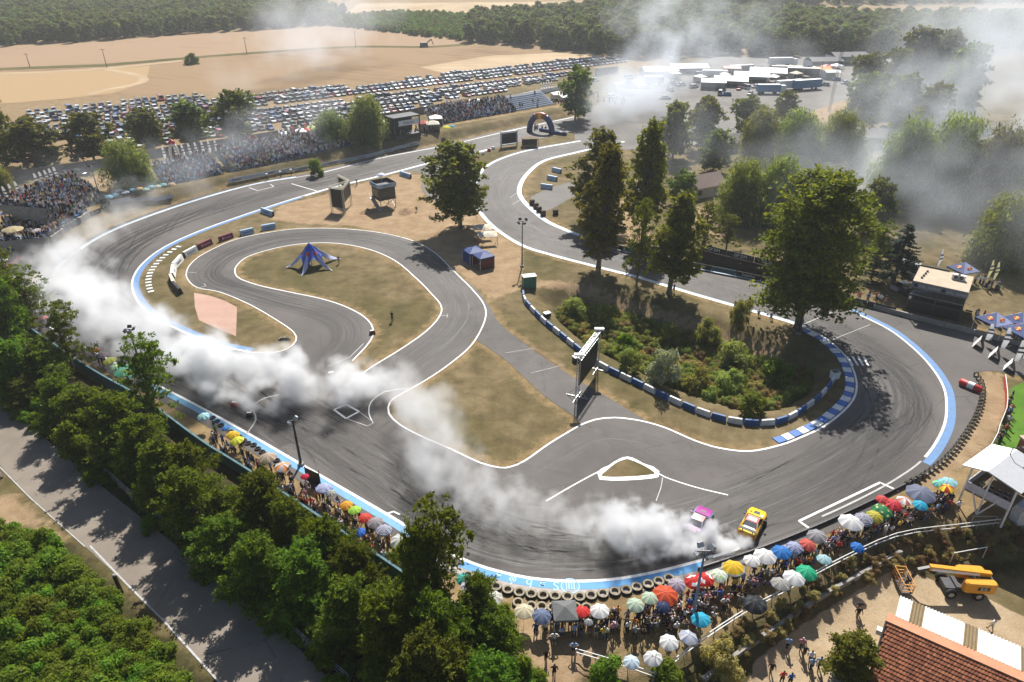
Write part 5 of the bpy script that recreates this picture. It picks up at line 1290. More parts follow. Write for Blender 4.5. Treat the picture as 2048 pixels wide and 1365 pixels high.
b = GT(1058, 574); e = empty('equipment_hut', b, .25, 'green metal hut with a white lid at the corner of the pit barrier', 'hut')
m = MB(); m.box((0, 0, 1.05), (2.3, 1.3, 2.1)); m.build('body', GREENP, e); m = MB(); m.box((0, 0, 2.15), (2.4, 1.4, .1)); m.build('lid', WHITE, e); m = MB(); m.box((-.4, -.67, 1.0), (.9, .03, 1.8)); m.build('door', GREENP, e)
for px, rz, lab in (((966, 474), .2, 'white tarpaulin awning on thin poles by the hairpin, nearer the tree'), ((975, 488), .2, 'lower white tarpaulin awning above the blue gazebos')):
    b = GT(*px); e = empty('awning', b, rz, lab, 'awning'); m = MB(); m.add([(-2, -.9, 1.9), (2, -.9, 1.7), (2, .9, 2.3), (-2, .9, 2.4), (0, 0, 2.25)], [(0, 1, 4), (1, 2, 4), (2, 3, 4), (3, 0, 4)]); m.build('sheet', CREAM, e)
    for x, y in ((-1.9, -.85), (1.9, -.85), (1.9, .85), (-1.9, .85)): m = MB(); m.tube([(x, y, 0), (x, y, 2.0)], .04, 5); m.build('pole', WOOD, e)

# inflatable arch
a0, a1 = GT(1059, 262), GT(1104, 268); mid = (a0 + a1) / 2; Wd = (a1 - a0).length / 2; H = hgt(1080, 231, mid.x, mid.y)
e = empty('inflatable_arch', mid, ang(a0, a1), 'dark blue inflatable arch with a red and yellow crown over the start straight', 'arch')
m = MB(); P = []
for k in range(21):
    t = math.pi * k / 20; P.append((-Wd * math.cos(t) * (1 - .12 * math.sin(t)), 0, H * math.sin(t) ** .75))
m.tube(P[:8], .95, 12); m.tube(P[13:], .95, 12); m.build('tube', M('inflatable_navy', (.02, .035, .14), .4, .4), e, True)
m = MB(); m.tube(P[7:14], .97, 12); m.build('crown', M('inflatable_red', (.42, .10, .06), .45, .4), e, True)
m = MB(); m.prism([(.75 * math.cos(t * .5236), .75 * math.sin(t * .5236)) for t in range(12)], 0, .05); o = m.build('sun_disc', SUNY, e); o.location = (0, -.98, H); o.rotation_euler = (math.pi / 2, 0, 0)
m = MB(); m.tube([(Wd + .5, 0, .5), (Wd + 5, 0, .5)], .55, 10); m.build('side_tube', M('inflatable_navy', (0, 0, 0)), e, True); m = MB(); m.tube([(Wd - 5.2, 1.5, .5), (Wd - 1.5, .8, .5)], .5, 10); m.build('side_tube', NAVY, e, True)
for px in ((1063, 283), (1045, 288)):
    pass
b = GT(1060, 293); e = empty('timing_hut', b, .1, 'small brown open sided hut between the far screen and the arch', 'hut'); m = MB(); m.box((0, 0, 2.4), (5, 3, .15)); m.build('roof', WOOD, e)
m = MB(); m.box((0, 1.2, 1.2), (4.6, .1, 2.3)); m.build('back_wall', BROWN, e)
for x in (-2.3, 2.3): m = MB(); m.box((x, -1.3, 1.2), (.12, .12, 2.4)); m.build('post', WOOD, e)

# black hospitality box with tan flat roof
A_, B_ = GT(1806, 626), GT(1914, 652); hb = hgt(1817, 562, A_.x, A_.y); D_ = Vector((*G(1843, 533, hb), 0))
u = (B_ - A_).normalized(); n_ = Vector((-u.y, u.x, 0)); dep = (D_ - A_).dot(n_); Wb = (B_ - A_).length
e = empty('hospitality_box', A_, ang(A_, B_), 'black two storey hospitality box with a flat tan roof and lettered fascia', 'building')
CHAR = M('black_cladding', (0.020, 0.021, 0.024), .45, .4)
m = MB(); m.box((Wb / 2, dep / 2 + .8, hb / 2 - .1), (Wb - .2, dep - 1.6, hb - .3)); m.build('wall', CHAR, e)
m = MB(); m.box((Wb / 2, dep / 2, hb - .02), (Wb, dep, .16)); rf = m.build('roof', TAN, e)
m = MB(); m.box((Wb / 2, -.06, hb - .55), (Wb + .1, .08, .95)); fa = m.build('fascia', M('grey_fascia', (.16, .18, .20), .5, .4), e)
for k in (0, 1):
    x0 = Wb * (.08 + .5 * k); m = MB(); m.prism([(.33 * math.cos(t * .5236), .33 * math.sin(t * .5236)) for t in range(12)], 0, .03); o = m.build('emblem', INK, fa); o.location = (x0, -.11, hb - .55); o.rotation_euler = (math.pi / 2, 0, 0)
    text('AREAL HANSI', .62, fa, (x0 + Wb * .2, -.12, hb - .55), (math.pi / 2, 0, 0), M('silver_print', (.5, .5, .52), .5), 'lettering')
m = MB(); m.box((Wb / 2, .7, hb * .44), (Wb, 1.4, .2)); m.build('balcony', DKSTEEL, e)
for k in range(5): m = MB(); m.box((Wb * (k + .5) / 5, .82, hb * .64), (Wb / 5 - .12, .06, hb * .3)); m.build('window', GLASS, e)
m = MB(); m.beam((.2, .05, hb * .44 + 1.0), (Wb - .2, .05, hb * .44 + 1.0), .05); m.build('rail', STEEL, e)
for x in (0.1, Wb / 2, Wb - .1): m = MB(); m.box((x, .05, hb / 2 - .2), (.16, .16, hb - .4)); m.build('column', DKSTEEL, e)
for x in (Wb * .70, Wb * .80):
    m = MB(); m.box((x, dep * .62, hb + .5), (1.1, .6, .8)); ac = m.build('air_conditioner', WHITE, rf); m = MB(); m.lathe([(.3, 0), (.05, .02)], 12, 0); o = m.build('fan', BLACK, ac); o.location = (x, dep * .62 - .31, hb + .5); o.rotation_euler = (math.pi / 2, 0, 0)
for k in range(4): m = MB(); m.box((Wb * (.13 + .015 * k), dep * (.25 + .15 * k), hb + .18), (.3, .3, .25)); m.build('roof_vent', BLACK, rf)
m = MB(); m.beam((0, dep, hb + .15), (Wb * .55, dep, hb + .15), .15, .3); m.build('parapet', DKSTEEL, rf)
m = MB(); m.beam((Wb + .9, dep * .9, .1), (Wb + .9, 1.0, hb * .44), .9, .12); m.beam((Wb + .5, dep * .9, 1.1), (Wb + .5, 1.0, hb * .44 + 1), .05); m.beam((Wb + 1.3, dep * .9, 1.1), (Wb + 1.3, 1.0, hb * .44 + 1), .05); m.build('stair', DKSTEEL, e)

# raised white viewing pavilion
ez, rz_ = 5.0, 5.7
P1, P2, R1, R2, Q1 = (Vector((*G(x, y, z), z)) for x, y, z in ((1924, 932, ez), (1983, 890, ez), (1975, 945, rz_), (2028, 904, rz_), (2042, 990, ez)))
Q2 = Q1 + (P2 - P1); R2 = R1 + (P2 - P1) 
e = empty('viewing_pavilion', (P1.x, P1.y, 0), 0, 'white roofed viewing pavilion on raised legs above the lawn corner', 'building'); O_ = Vector((P1.x, P1.y, 0))
RW = M('white_roof_sheet', (.74, .74, .74), .45, .4, 0, .08); RG = M('grey_roof_sheet', (.42, .43, .45), .5, .35, 0, .08)
for nm, quad, mt in (('roof', (P1, R1, R2, P2), RW), ('roof', (R1, Q1, Q2, R2), RG)):
    m = MB(); t = Vector((0, 0, .12)); vs = [p - O_ for p in quad]; m.add([v + t for v in vs] + vs, [(0, 1, 2, 3), (7, 6, 5, 4), (0, 4, 5, 1), (1, 5, 6, 2), (2, 6, 7, 3), (3, 7, 4, 0)]); m.build(nm, mt, e)
fl = 2.3; dP = (Q1 - P1); dP.z = 0; dL = dP.normalized(); dB = (P2 - P1); dB.z = 0; dBn = dB.normalized()
F = [P1 + dL * .8 + dBn * .5, Q1 - dL * .5 + dBn * .5, Q2 - dL * .5 - dBn * .4, P2 + dL * .8 - dBn * .4]
F = [Vector((p.x, p.y, 0)) - O_ for p in F]
m = MB(); m.prism([(p.x, p.y) for p in (F if (F[1] - F[0]).cross(F[2] - F[0]).z > 0 else F[::-1])], fl - .2, fl); m.build('floor', WOOD, e)
for a, c in ((0, 1), (3, 0)): m = MB(); m.beam(F[a] + Vector((0, 0, fl + .5)), F[c] + Vector((0, 0, fl + .5)), .08, .95); m.build('balustrade', M('pale_grey_panel', (.45, .46, .5), .5), e)
for p in F: m = MB(); m.beam(p, p + Vector((0, 0, ez)), .14); m.build('post', WHITE, e)
m = MB(); m.beam(F[0].lerp(F[1], .45), F[0].lerp(F[1], .45) + Vector((0, 0, ez + .3)), .12); m.build('post', WHITE, e)
m = MB(); m.beam(F[0].lerp(F[1], .45), F[0].lerp(F[1], .7) + Vector((0, 0, fl)), .12); m.beam(F[0].lerp(F[1], .45), F[0].lerp(F[1], .2) + Vector((0, 0, fl)), .12); m.build('brace', WHITE, e)
m = MB(); m.beam(F[3] + Vector((0, 0, (fl + ez) / 2 + .3)), F[2] + Vector((0, 0, (fl + ez) / 2 + .3)), .08, ez - fl - .8); m.build('back_wall', BROWN, e)
m = MB(); pk = R1.lerp(R2, .75) - O_ ; m.tube([pk, pk + Vector((0, 0, 1.1)), pk + Vector((.7, -.4, 1.3))], .05, 5); m.box(pk + Vector((.7, -.4, 1.3)), (.3, .3, .25)); m.build('roof_camera', DKSTEEL, e)
b = GT(2046, 1060); e = empty('white_container', b, .5, 'pale blue white container cut by the picture edge below the pavilion', 'container'); m = MB(); m.box((.9, 0, 1.3), (2.6, 3, 2.6)); m.build('body', M('pale_container', (.5, .53, .6), .5), e); m = MB(); m.box((-.43, 0, 1.2), (.04, 1.2, 2.1)); m.build('door', WHITE, e)
b = GT(2047, 905); e = empty('brick_planter', b, .2, 'small tan roofed brick box on the lawn at the picture edge', 'hut'); m = MB(); m.box((.5, 0, .8), (1.6, 1.6, 1.6)); m.build('body', M('red_brick', (.3, .12, .08)), e); m = MB(); m.box((.5, 0, 1.7), (1.9, 1.9, .2)); m.build('roof', TAN, e)

# tiled house with corrugated lean-to
zr = 2.6; zy = -2.2
r0 = Vector((*G(1774, 1243, zr), zr)); r1 = Vector((*G(2048, 1364, zr), zr)); u = (r1 - r0).normalized(); n_ = Vector((u.y, -u.x, 0))
Lh = 26.0; e = empty('tiled_house', (r0.x, r0.y, 0), math.atan2(u.y, u.x), 'house with a red brown tiled roof beside the sandy yard', 'house')
# local frame: x along ridge, y away from camera
pit_ = rad(30); Ls = 8.0
WALLP = M('house_plaster', (.45, .40, .32), .85, .15)
m = MB(); m.box((Lh / 2, -Ls * math.cos(pit_) + .6 + 3.2, (zy + zr - 3.2) / 2), (Lh - .6, 6.4, zr - 3.2 - zy)); m.build('wall', WALLP, e)
m = MB(); m.add([(.3, -.3, zr - .35), (.3, -Ls * math.cos(pit_) + .4, zr - Ls * math.sin(pit_)), (.3, -Ls * math.cos(pit_) + .4, zy), (.3, -.3, zy)], [(0, 1, 2, 3)]); m.build('gable_wall', WALLP, e)
def tile_mat():
    t = NT('clay_roof_tile'); a = t.attr('tone').outputs['Fac']; n = t.noise(t.objco(), 2.5, 5, .7)
    c = t.ramp(a, [(0, (.15, .048, .024)), (.5, (.235, .078, .036)), (1, (.33, .125, .058))]); c = t.mix(t.mrange(n, .45, .75, 0, .6), c, (.09, .045, .03)); t.color(c); t.set(.75, .25); return t.mat
m = MB(); tone = []; tw_, th_ = .245, .345; ncol, nrow = int(Lh / tw_), int(Ls / th_)
for j in range(nrow):
    for i in range(ncol):
        x0 = i * tw_ + (tw_ / 2 if j % 2 else 0); y0 = -.06 - j * th_ * math.cos(pit_); z0 = zr - j * th_ * math.sin(pit_)
        y1 = y0 - th_ * 1.12 * math.cos(pit_); z1 = z0 - th_ * 1.12 * math.sin(pit_); k = R.uniform(0, .012)
        m.add([(x0 + .006, y0, z0 + .01), (x0 + tw_ - .006, y0, z0 + .01), (x0 + tw_ - .006, y1, z1 + .075 + k), (x0 + .006, y1, z1 + .075 + k), (x0 + tw_ - .006, y1, z1 - .01), (x0 + .006, y1, z1 - .01), (x0 + tw_ / 2, y0, z0 + .035), (x0 + tw_ / 2, y1, z1 + .10 + k)], [(0, 3, 7, 6), (6, 7, 2, 1), (3, 5, 4, 2, 7)])
        tone += [R.random()] * 3
o = m.build('roof_tiles', tile_mat(), e); o['kind'] = 'stuff'; o.data.attributes.new('tone', 'FLOAT', 'FACE').data.foreach_set('value', np.array(tone, np.float32))
m = MB(); m.add([(0, -.02, zr - .05), (Lh, -.02, zr - .05), (Lh, -Ls * math.cos(pit_), zr - Ls * math.sin(pit_) - .05), (0, -Ls * math.cos(pit_), zr - Ls * math.sin(pit_) - .05)], [(0, 3, 2, 1)]); m.build('roof_boarding', WOOD, e)
m = MB(); m.beam((-.06, 0, zr + .02), (-.06, -Ls * math.cos(pit_), zr - Ls * math.sin(pit_) + .02), .12, .22); m.build('verge_board', DKSTEEL, e)
m = MB(); m.add([(-.1, -.1, zr + .12), (Lh, -.1, zr + .12), (Lh, 1.15, zr - .12), (-.1, 1.15, zr - .12), (-.1, -.1, zr - .1), (-.1, 1.15, zr - .3), (Lh, -.1, zr - .1), (Lh, 1.15, zr - .3)], [(0, 1, 2, 3), (0, 3, 5, 4), (0, 4, 6, 1), (3, 2, 7, 5)]); m.build('ridge_flashing', M('terracotta_sheet', (.42, .20, .115), .7, .2, 0, .15, 1.0), e)
CW, CB = M('corrugated_white', (.62, .62, .60), .45, .4, 0, .12, 1.5), M('corrugated_brown', (.21, .155, .085), .5, .35, 0, .2, 1.5)
def corr(mat, w, L):
    m = MB(); n = int(w / .05); 
    for i in range(n + 1):
        x = i * w / n; z = .065 * math.sin(2 * math.pi * x / .25); m.v += [(x, 0, z), (x, L, z - L * .16)]
    for i in range(n): m.f.append((2 * i, 2 * i + 2, 2 * i + 3, 2 * i + 1)); m.m.append(0)
    return m.mesh('roof_sheet', mat)
cw_, cb_ = corr(CW, 1.0, 3.2), corr(CB, 1.0, 3.2); seq = 'WBWWWBWWWBWWWBWWWBWWW'; x = .5
for k, ch_ in enumerate(seq): part('roof_sheet', cw_ if ch_ == 'W' else cb_, e, (x + k * 1.0, 1.05, zr - .12 + (.004 if k % 2 else 0)))
m = MB(); m.box((Lh / 2, 2.6, (zy + zr - .7) / 2), (Lh - 1.4, 2.6, zr - .75 - zy)); m.build('leanto_wall', WALLP, e)
m = MB(); m.box((-.25, -.2, zr - 1.2), (.5, .5, .5)); m.build('floodlight', WHITE, e)
b = Vector((*G(1700, 1372, -.2), 0)); e = empty('shed', (b.x, b.y, 0), math.atan2(u.y, u.x), 'small slatted brown shed roof between the dark shrub and the tiled house', 'shed')
for k in range(7): m = MB(); m.beam((-1.6, -.55 + k * .36 - 1.0, -.35 + .03 * k), (1.3, -.55 + k * .36 - 1.0, -.35 + .03 * k), .30, .06); m.build('slat', M('pale_slat', (.32, .27, .19), .8), e)
m = MB(); m.box((-.1, -.5, -1.35), (2.6, 2.4, 1.7)); m.build('body', BROWN, e); m = MB(); m.beam((-1.65, .95, -.2), (1.35, .95, -.2), .12, .12); m.build('edge_board', WHITE, e)

# boom lift
b = Vector((*G(1915, 1180, zy), zy)); e = empty('boom_lift', b, rz_px((1950, 1180), (1830, 1172)), 'yellow boom lift with an orange cage parked in the yard', 'boom lift')
def wheel(parent, x, y):
    w = empty('wheel', (x, y, .52)); w.parent = parent; Mx = Matrix.Rotation(math.pi / 2, 3, 'X')
    m = MB(); m.lathe([(.26, -.19), (.48, -.19), (.52, -.12), (.52, .12), (.48, .19), (.26, .19)], 18, 0, (0, 0, 0), Mx); m.build('tyre', RUBBER, w, True)
    m = MB(); m.lathe([(.01, -.17), (.27, -.17), (.27, .17), (.01, .17)], 14, 0, (0, 0, 0), Mx); m.build('rim', M('pale_rim', (.42, .39, .33), .6), w)
for x in (-1.25, 1.25):
    for y in (-1.05, 1.05): wheel(e, x, y)
m = MB(); m.box((0, 0, .65), (3.2, 1.3, .45)); m.box((0, 0, .95), (1.4, 1.4, .3)); m.build('chassis', DKSTEEL, e)
def rounded(sx, sy, sz, c, mat, name):
    m = MB(); rr_ = min(sx, sy) * .35
    P = [(sx/2 - rr_ + rr_ * math.cos(t), sy/2 - rr_ + rr_ * math.sin(t)) for t in np.linspace(0, math.pi/2, 5)] + [(-sx/2 + rr_ + rr_ * math.cos(t), sy/2 - rr_ + rr_ * math.sin(t)) for t in np.linspace(math.pi/2, math.pi, 5)] + [(-sx/2 + rr_ + rr_ * math.cos(t), -sy/2 + rr_ + rr_ * math.sin(t)) for t in np.linspace(math.pi, 1.5*math.pi, 5)] + [(sx/2 - rr_ + rr_ * math.cos(t), -sy/2 + rr_ + rr_ * math.sin(t)) for t in np.linspace(1.5*math.pi, 2*math.pi, 5)]
    m.prism(P, -sz/2, sz/2 - .12); b0 = len(m.v) - len(P); Q = [(x * .9, y * .88) for x, y in P]; n = len(P)
    m.add([(p[0], p[1], sz/2 - .12) for p in P] + [(p[0], p[1], sz/2) for p in Q], [(i, (i+1) % n, n + (i+1) % n, n + i) for i in range(n)] + [tuple(range(n, 2*n))]); return m.build(name, mat, e, False, c)
tr_ = rounded(2.9, .85, 1.15, (-1.1, .88, 1.65), YELLOW, 'engine_cover'); rounded(2.6, .8, .95, (-1.0, -.9, 1.6), YELLOW, 'tank_cover')
m = MB(); m.box((-1.9, 0, 1.55), (1.1, 1.0, 1.1)); m.build('counterweight', DKSTEEL, e)
m = MB(); m.box((-1.3, 1.32, 1.68), (1.05, .03, .42)); o = m.build('logo_panel', BLACK, e); text('JLG', .42, o, (-1.3, 1.345, 1.68), (math.pi / 2, 0, math.pi), WHITE)
m = MB(); m.beam((-2.3, 0, 2.35), (3.4, 0, 2.75), .42, .5); m.build('boom', YELLOW, e); m = MB(); m.beam((-1.2, .24, 2.4), (3.2, .24, 2.7), .06, .3); m.build('boom_stripe', WHITE, e); m = MB(); m.beam((-1.5, 0, 1.2), (-.3, 0, 2.3), .3, .3); m.build('lift_cylinder', STEEL, e)
m = MB(); m.beam((3.3, 0, 2.7), (4.3, 0, 2.3), .3, .32); m.beam((4.2, 0, 2.4), (4.7, .1, 1.2), .22, .25); m.build('jib', BLACK, e)
m = MB(); m.beam((4.65, .1, 1.25), (5.0, .15, .6), .2, .2); m.build('cage_bracket', BLACK, e)
cg = empty('cage', (5.35, .15, 0)); cg.parent = e
m = MB(); m.box((0, 0, .45), (1.0, 2.3, .08)); m.build('cage_floor', DKSTEEL, cg)
m = MB()
for x in (-.5, .5):
    for y in (-1.15, -.4, .4, 1.15): m.beam((x, y, .45), (x, y, 1.6), .055)
for z in (.75, 1.15, 1.6):
    for y in (-1.15, 1.15): m.beam((-.5, y, z), (.5, y, z), .06)
    for x in (-.5, .5): m.beam((x, -1.15, z), (x, 1.15, z), .06)
m.build('cage_rails', ORANGE, cg); m = MB(); m.box((-.42, .1, 1.35), (.2, .6, .3)); m.build('control_box', BLACK, cg)

# park houses, hidden among the trees
for px, w, d_, h_, rz, mt, lab in (((1398, 388), 11, 7, 2.6, .5, M('brown_tile_far', (.17, .115, .09)), 'low house with a brown pitched roof hidden behind the park trees'), ((1745, 292), 12, 7, 3, -.2, M('grey_roof_far', (.26, .24, .22)), 'grey roofed house glimpsed in smoke above the willows'), ((1465, 300), 9, 6, 2.6, .3, M('grey_roof_far', (0, 0, 0)), 'grey roofed house behind the willow group')):
    b = GT(*px); e = empty('park_house', b, rz, lab, 'house'); m = MB(); m.box((0, 0, h_ / 2), (w - .8, d_ - .8, h_)); m.build('wall', WALLP, e)
    m = MB(); m.add([(-w/2, -d_/2, h_), (w/2, -d_/2, h_), (w/2, d_/2, h_), (-w/2, d_/2, h_), (-w/2, 0, h_ + 2.2), (w/2, 0, h_ + 2.2)], [(0, 1, 5, 4), (2, 3, 4, 5), (3, 0, 4), (1, 2, 5)]); m.build('roof', mt, e)
    for x in (-w * .25, w * .2): m = MB(); m.box((x, -d_/2 + .38, h_ * .55), (1.2, .06, 1.1)); m.build('window', GLASS, e)
# ------------------------------------------------------------------ umbrellas
def umb_mesh(pat, valance=True):
    m = MB(); n = 16; rings = [(0.0, .42), (.25, .385), (.45, .325), (.62, .25), (.78, .16), (.9, .075), (1.0, 0.0), (1.0, -.07)]
    if pat == 'rings':
        q = np.linspace(0, 1, 15); rings = [(r, float(np.interp(r, [0, .25, .45, .62, .78, .9, 1], [.42, .385, .325, .25, .16, .075, 0]))) for r in q] + [(1.0, -.07)]
    for r, z in rings:
        for k in range(n):
            rib = k % 2 == 0; f = 1.0 if rib else .92; m.v.append((r * f * math.cos(2 * math.pi * k / n), r * f * math.sin(2 * math.pi * k / n), z - (0 if rib else .07 * r)))
    for i in range(len(rings) - 1):
        for k in range(n):
            m.f.append((i * n + k, (i + 1) * n + k, (i + 1) * n + (k + 1) % n, i * n + (k + 1) % n))
            g = k // 2
            m.m.append({'plain': 0, 'rings': i % 2, 'gores': g % 2, 'border': 1 if i >= 5 else 0, 'logo': 1 if (i in (2, 3) and g in (1, 2, 5, 6)) else 0, 'dots': 1 if (i in (2, 4) and (k + i) % 4 == 0) else 0}[pat])
    return m.mesh('canopy', [UMB, UMB2[0]], False)
UMB = M_obj('umbrella_cloth', .65, .25, .12, 2.5, .30)
UMB2 = [M('umbrella_white', (.72, .72, .72), .65, .25, 0, .08)]
PALW = {'plain': None}
def umbrella(px, py, w, col, label, pat='plain', second=None, group='umbrellas shading the spectators', zc=2.15, tilt=None):
    z = 0
    for _ in range(6): x, y = G(px, py, z + zc); z += .7 * (hz1(x, y) - z)
    x, y = G(px, py, z + zc); r = w / 2 / ppm(y, zc)
    key = ('u', pat, second)
    if key not in SHARED:
        old = UMB2[0]
        if second: UMB2[0] = M('umbrella_second_%s' % '_'.join('%02d' % int(c * 99) for c in second), second, .65, .25, 0, .08)
        SHARED[key] = umb_mesh(pat); UMB2[0] = old
    e = empty('umbrella', (x, y, z), R.uniform(0, 6.28), label, 'umbrella', group)
    t = R.uniform(.04, .16) if tilt is None else tilt
    e.rotation_euler = (R.uniform(-t, t), R.uniform(-t, t), e.rotation_euler[2])
    o = part('canopy', SHARED[key], e, (0, 0, zc - .3 * min(r, 1.1)), 0, (r, r, min(r, 1.15))); o.color = (*col, 1)
    part('pole', shared('upole', lambda: (lambda m: (m.tube([(0, 0, -2.1), (0, 0, .14)], .022, 6), m)[-1].mesh('pole', STEEL))(MB())), e, (0, 0, zc), 0)
    part('finial', shared('ufin', lambda: (lambda m: (m.lathe([(.0, .1), (.035, .06), (.03, 0)], 6), m)[-1].mesh('finial', WHITE))(MB())), e, (0, 0, zc + .12 * min(r, 1.1)), 0)
    return e
LAV, WHT, CRM, SLT, GRY, REDC, PGR, ORD_, NVY, LIL, GRN, BLK, CYN, BLU, YEL, ORG, LIM, AQU, BGE, CRS = (.55, .53, .66), (.68, .68, .68), (.55, .50, .36), (.13, .17, .27), (.24, .24, .25), (.58, .03, .025), (.42, .52, .40), (.58, .09, .035), (.025, .04, .10), (.36, .31, .38), (.02, .38, .20), (.022, .025, .03), (.03, .37, .55), (.03, .18, .52), (.66, .42, .02), (.70, .33, .03), (.45, .62, .05), (.35, .60, .64), (.44, .35, .26), (.52, .01, .06)
WH2 = (.62, .62, .62)
for u_ in [(936, 1169, 28, LAV, 'lavender white umbrella beside the teal one, nearest the tall dark acacia'), (958, 1183, 27, LAV, 'second lavender white umbrella just behind its twin at the truck tyres'), (991, 1193, 40, (.5, .5, .46), 'large grey white umbrella half hidden by acacia leaves'), (1048, 1221, 42, CRM, 'large cream umbrella at the end of the second tyre row'), (1083, 1228, 40, SLT, 'slate blue umbrella between the cream umbrella and the dark grey canopy'),
           (1165, 1224, 34, REDC, 'plain bright red umbrella beside the dark grey canopy'), (1177, 1244, 19, GRY, 'small dark grey umbrella under the bright red one'), (1203, 1220, 41, WHT, 'white umbrella beside the bright red umbrella behind the tyres'), (1269, 1205, 37, PGR, 'pale green umbrella lower of the pale green pair'), (1299, 1194, 35, PGR, 'pale green umbrella touching the big orange red one'),
           (1331, 1183, 53, ORD_, 'biggest orange red six sided umbrella over the crowd'), (1326, 1209, 30, NVY, 'navy umbrella tucked under the orange red one'), (1356, 1163, 36, LIL, 'dull lilac umbrella behind the orange red one'), (1391, 1158, 38, REDC, 'red umbrella with white print, nearer the light mast', 'logo', WH2), (1412, 1153, 37, REDC, 'red umbrella with white print, next to the leaf patterned one', 'logo', WH2),
           (1440, 1148, 37, (.6, .66, .55), 'white umbrella patterned with green leaves', 'dots', (.16, .42, .06)), (1472, 1134, 49, YEL, 'yellow umbrella with a grey border', 'border', (.3, .31, .28)), (1506, 1119, 35, WHT, 'smaller white umbrella beside the yellow one'), (1532, 1109, 47, WHT, 'largest plain white umbrella between the yellow and the blue'), (1513, 1203, 50, BLK, 'black umbrella with a yellow patch at the handrail', 'logo', (.03, .035, .04)),
           (1405, 1236, 40, CYN, 'cyan umbrella at the foot of the pale blue light mast'), (1338, 1280, 40, WHT, 'white umbrella on the lower slope next to the grey panelled one'), (1372, 1273, 40, (.52, .53, .57), 'white and grey panelled umbrella at the handrail', 'gores', (.22, .25, .34)), (1313, 1314, 40, (.6, .6, .62), 'lowest white umbrella, behind the bare sapling'), (1262, 1319, 34, (.5, .6, .68), 'flat pale blue umbrella at the short handrail'),
           (1565, 1100, 40, BLU, 'strong blue umbrella beside the largest white one'), (1590, 1089, 34, (.6, .61, .66), 'blue and white striped umbrella beside the strong blue one', 'rings', (.03, .06, .25)), (1612, 1083, 33, (.58, .10, .08), 'faded red umbrella behind the blue striped one'), (1639, 1067, 39, (.30, .30, .32), 'grey umbrella alone near the painted box on the track'), (1652, 1118, 31, (.55, .62, .64), 'white umbrella with teal rings at the handrail', 'rings', (.10, .32, .36)),
           (1614, 1140, 43, GRN, 'emerald green umbrella at the handrail'), (1588, 1152, 45, WHT, 'white umbrella beside the emerald one at the handrail'), (1562, 1166, 39, (.34, .33, .31), 'grey umbrella beside the white one at the handrail'), (1704, 1040, 50, WHT, 'bright white umbrella next to the navy striped one, by the painted box'), (1732, 1033, 38, (.6, .6, .65), 'navy and white striped umbrella next to the bright white one', 'rings', (.025, .035, .10)),
           (1750, 1026, 34, (.70, .22, .02), 'orange umbrella with green stripes behind the navy striped one', 'rings', (.15, .4, .05)), (1765, 1017, 41, (.02, .19, .07), 'dark green umbrella with pale flowers', 'dots', (.6, .5, .2)), (1786, 1004, 36, (.60, .04, .06), 'red umbrella with dark spots next to the flowered green one', 'dots', (.1, .01, .02)), (1768, 996, 26, (.58, .07, .07), 'plain red umbrella behind the spotted red one'), (1808, 999, 30, (.60, .25, .20), 'red and white umbrella beside the spotted red one', 'gores', WH2),
           (1841, 1006, 30, CYN, 'sky blue umbrella under the biggest slate one'), (1843, 982, 58, (.15, .17, .25), 'biggest slate grey umbrella near the white pavilion'), (1896, 974, 31, (.60, .06, .03), 'red yellow and green umbrella next to the pavilion', 'gores', (.66, .48, .02)), (1904, 963, 36, (.30, .58, .66), 'pale aqua umbrella touching the pavilion'), (1884, 965, 26, (.10, .38, .55), 'blue and green umbrella behind the red yellow one', 'gores', (.2, .5, .2)), (1713, 1088, 28, (.02, .15, .50), 'low blue umbrella lying in the shaded crowd by the handrail')]:
    umbrella(*u_)
L_ = 'umbrellas along the left hand kerb'
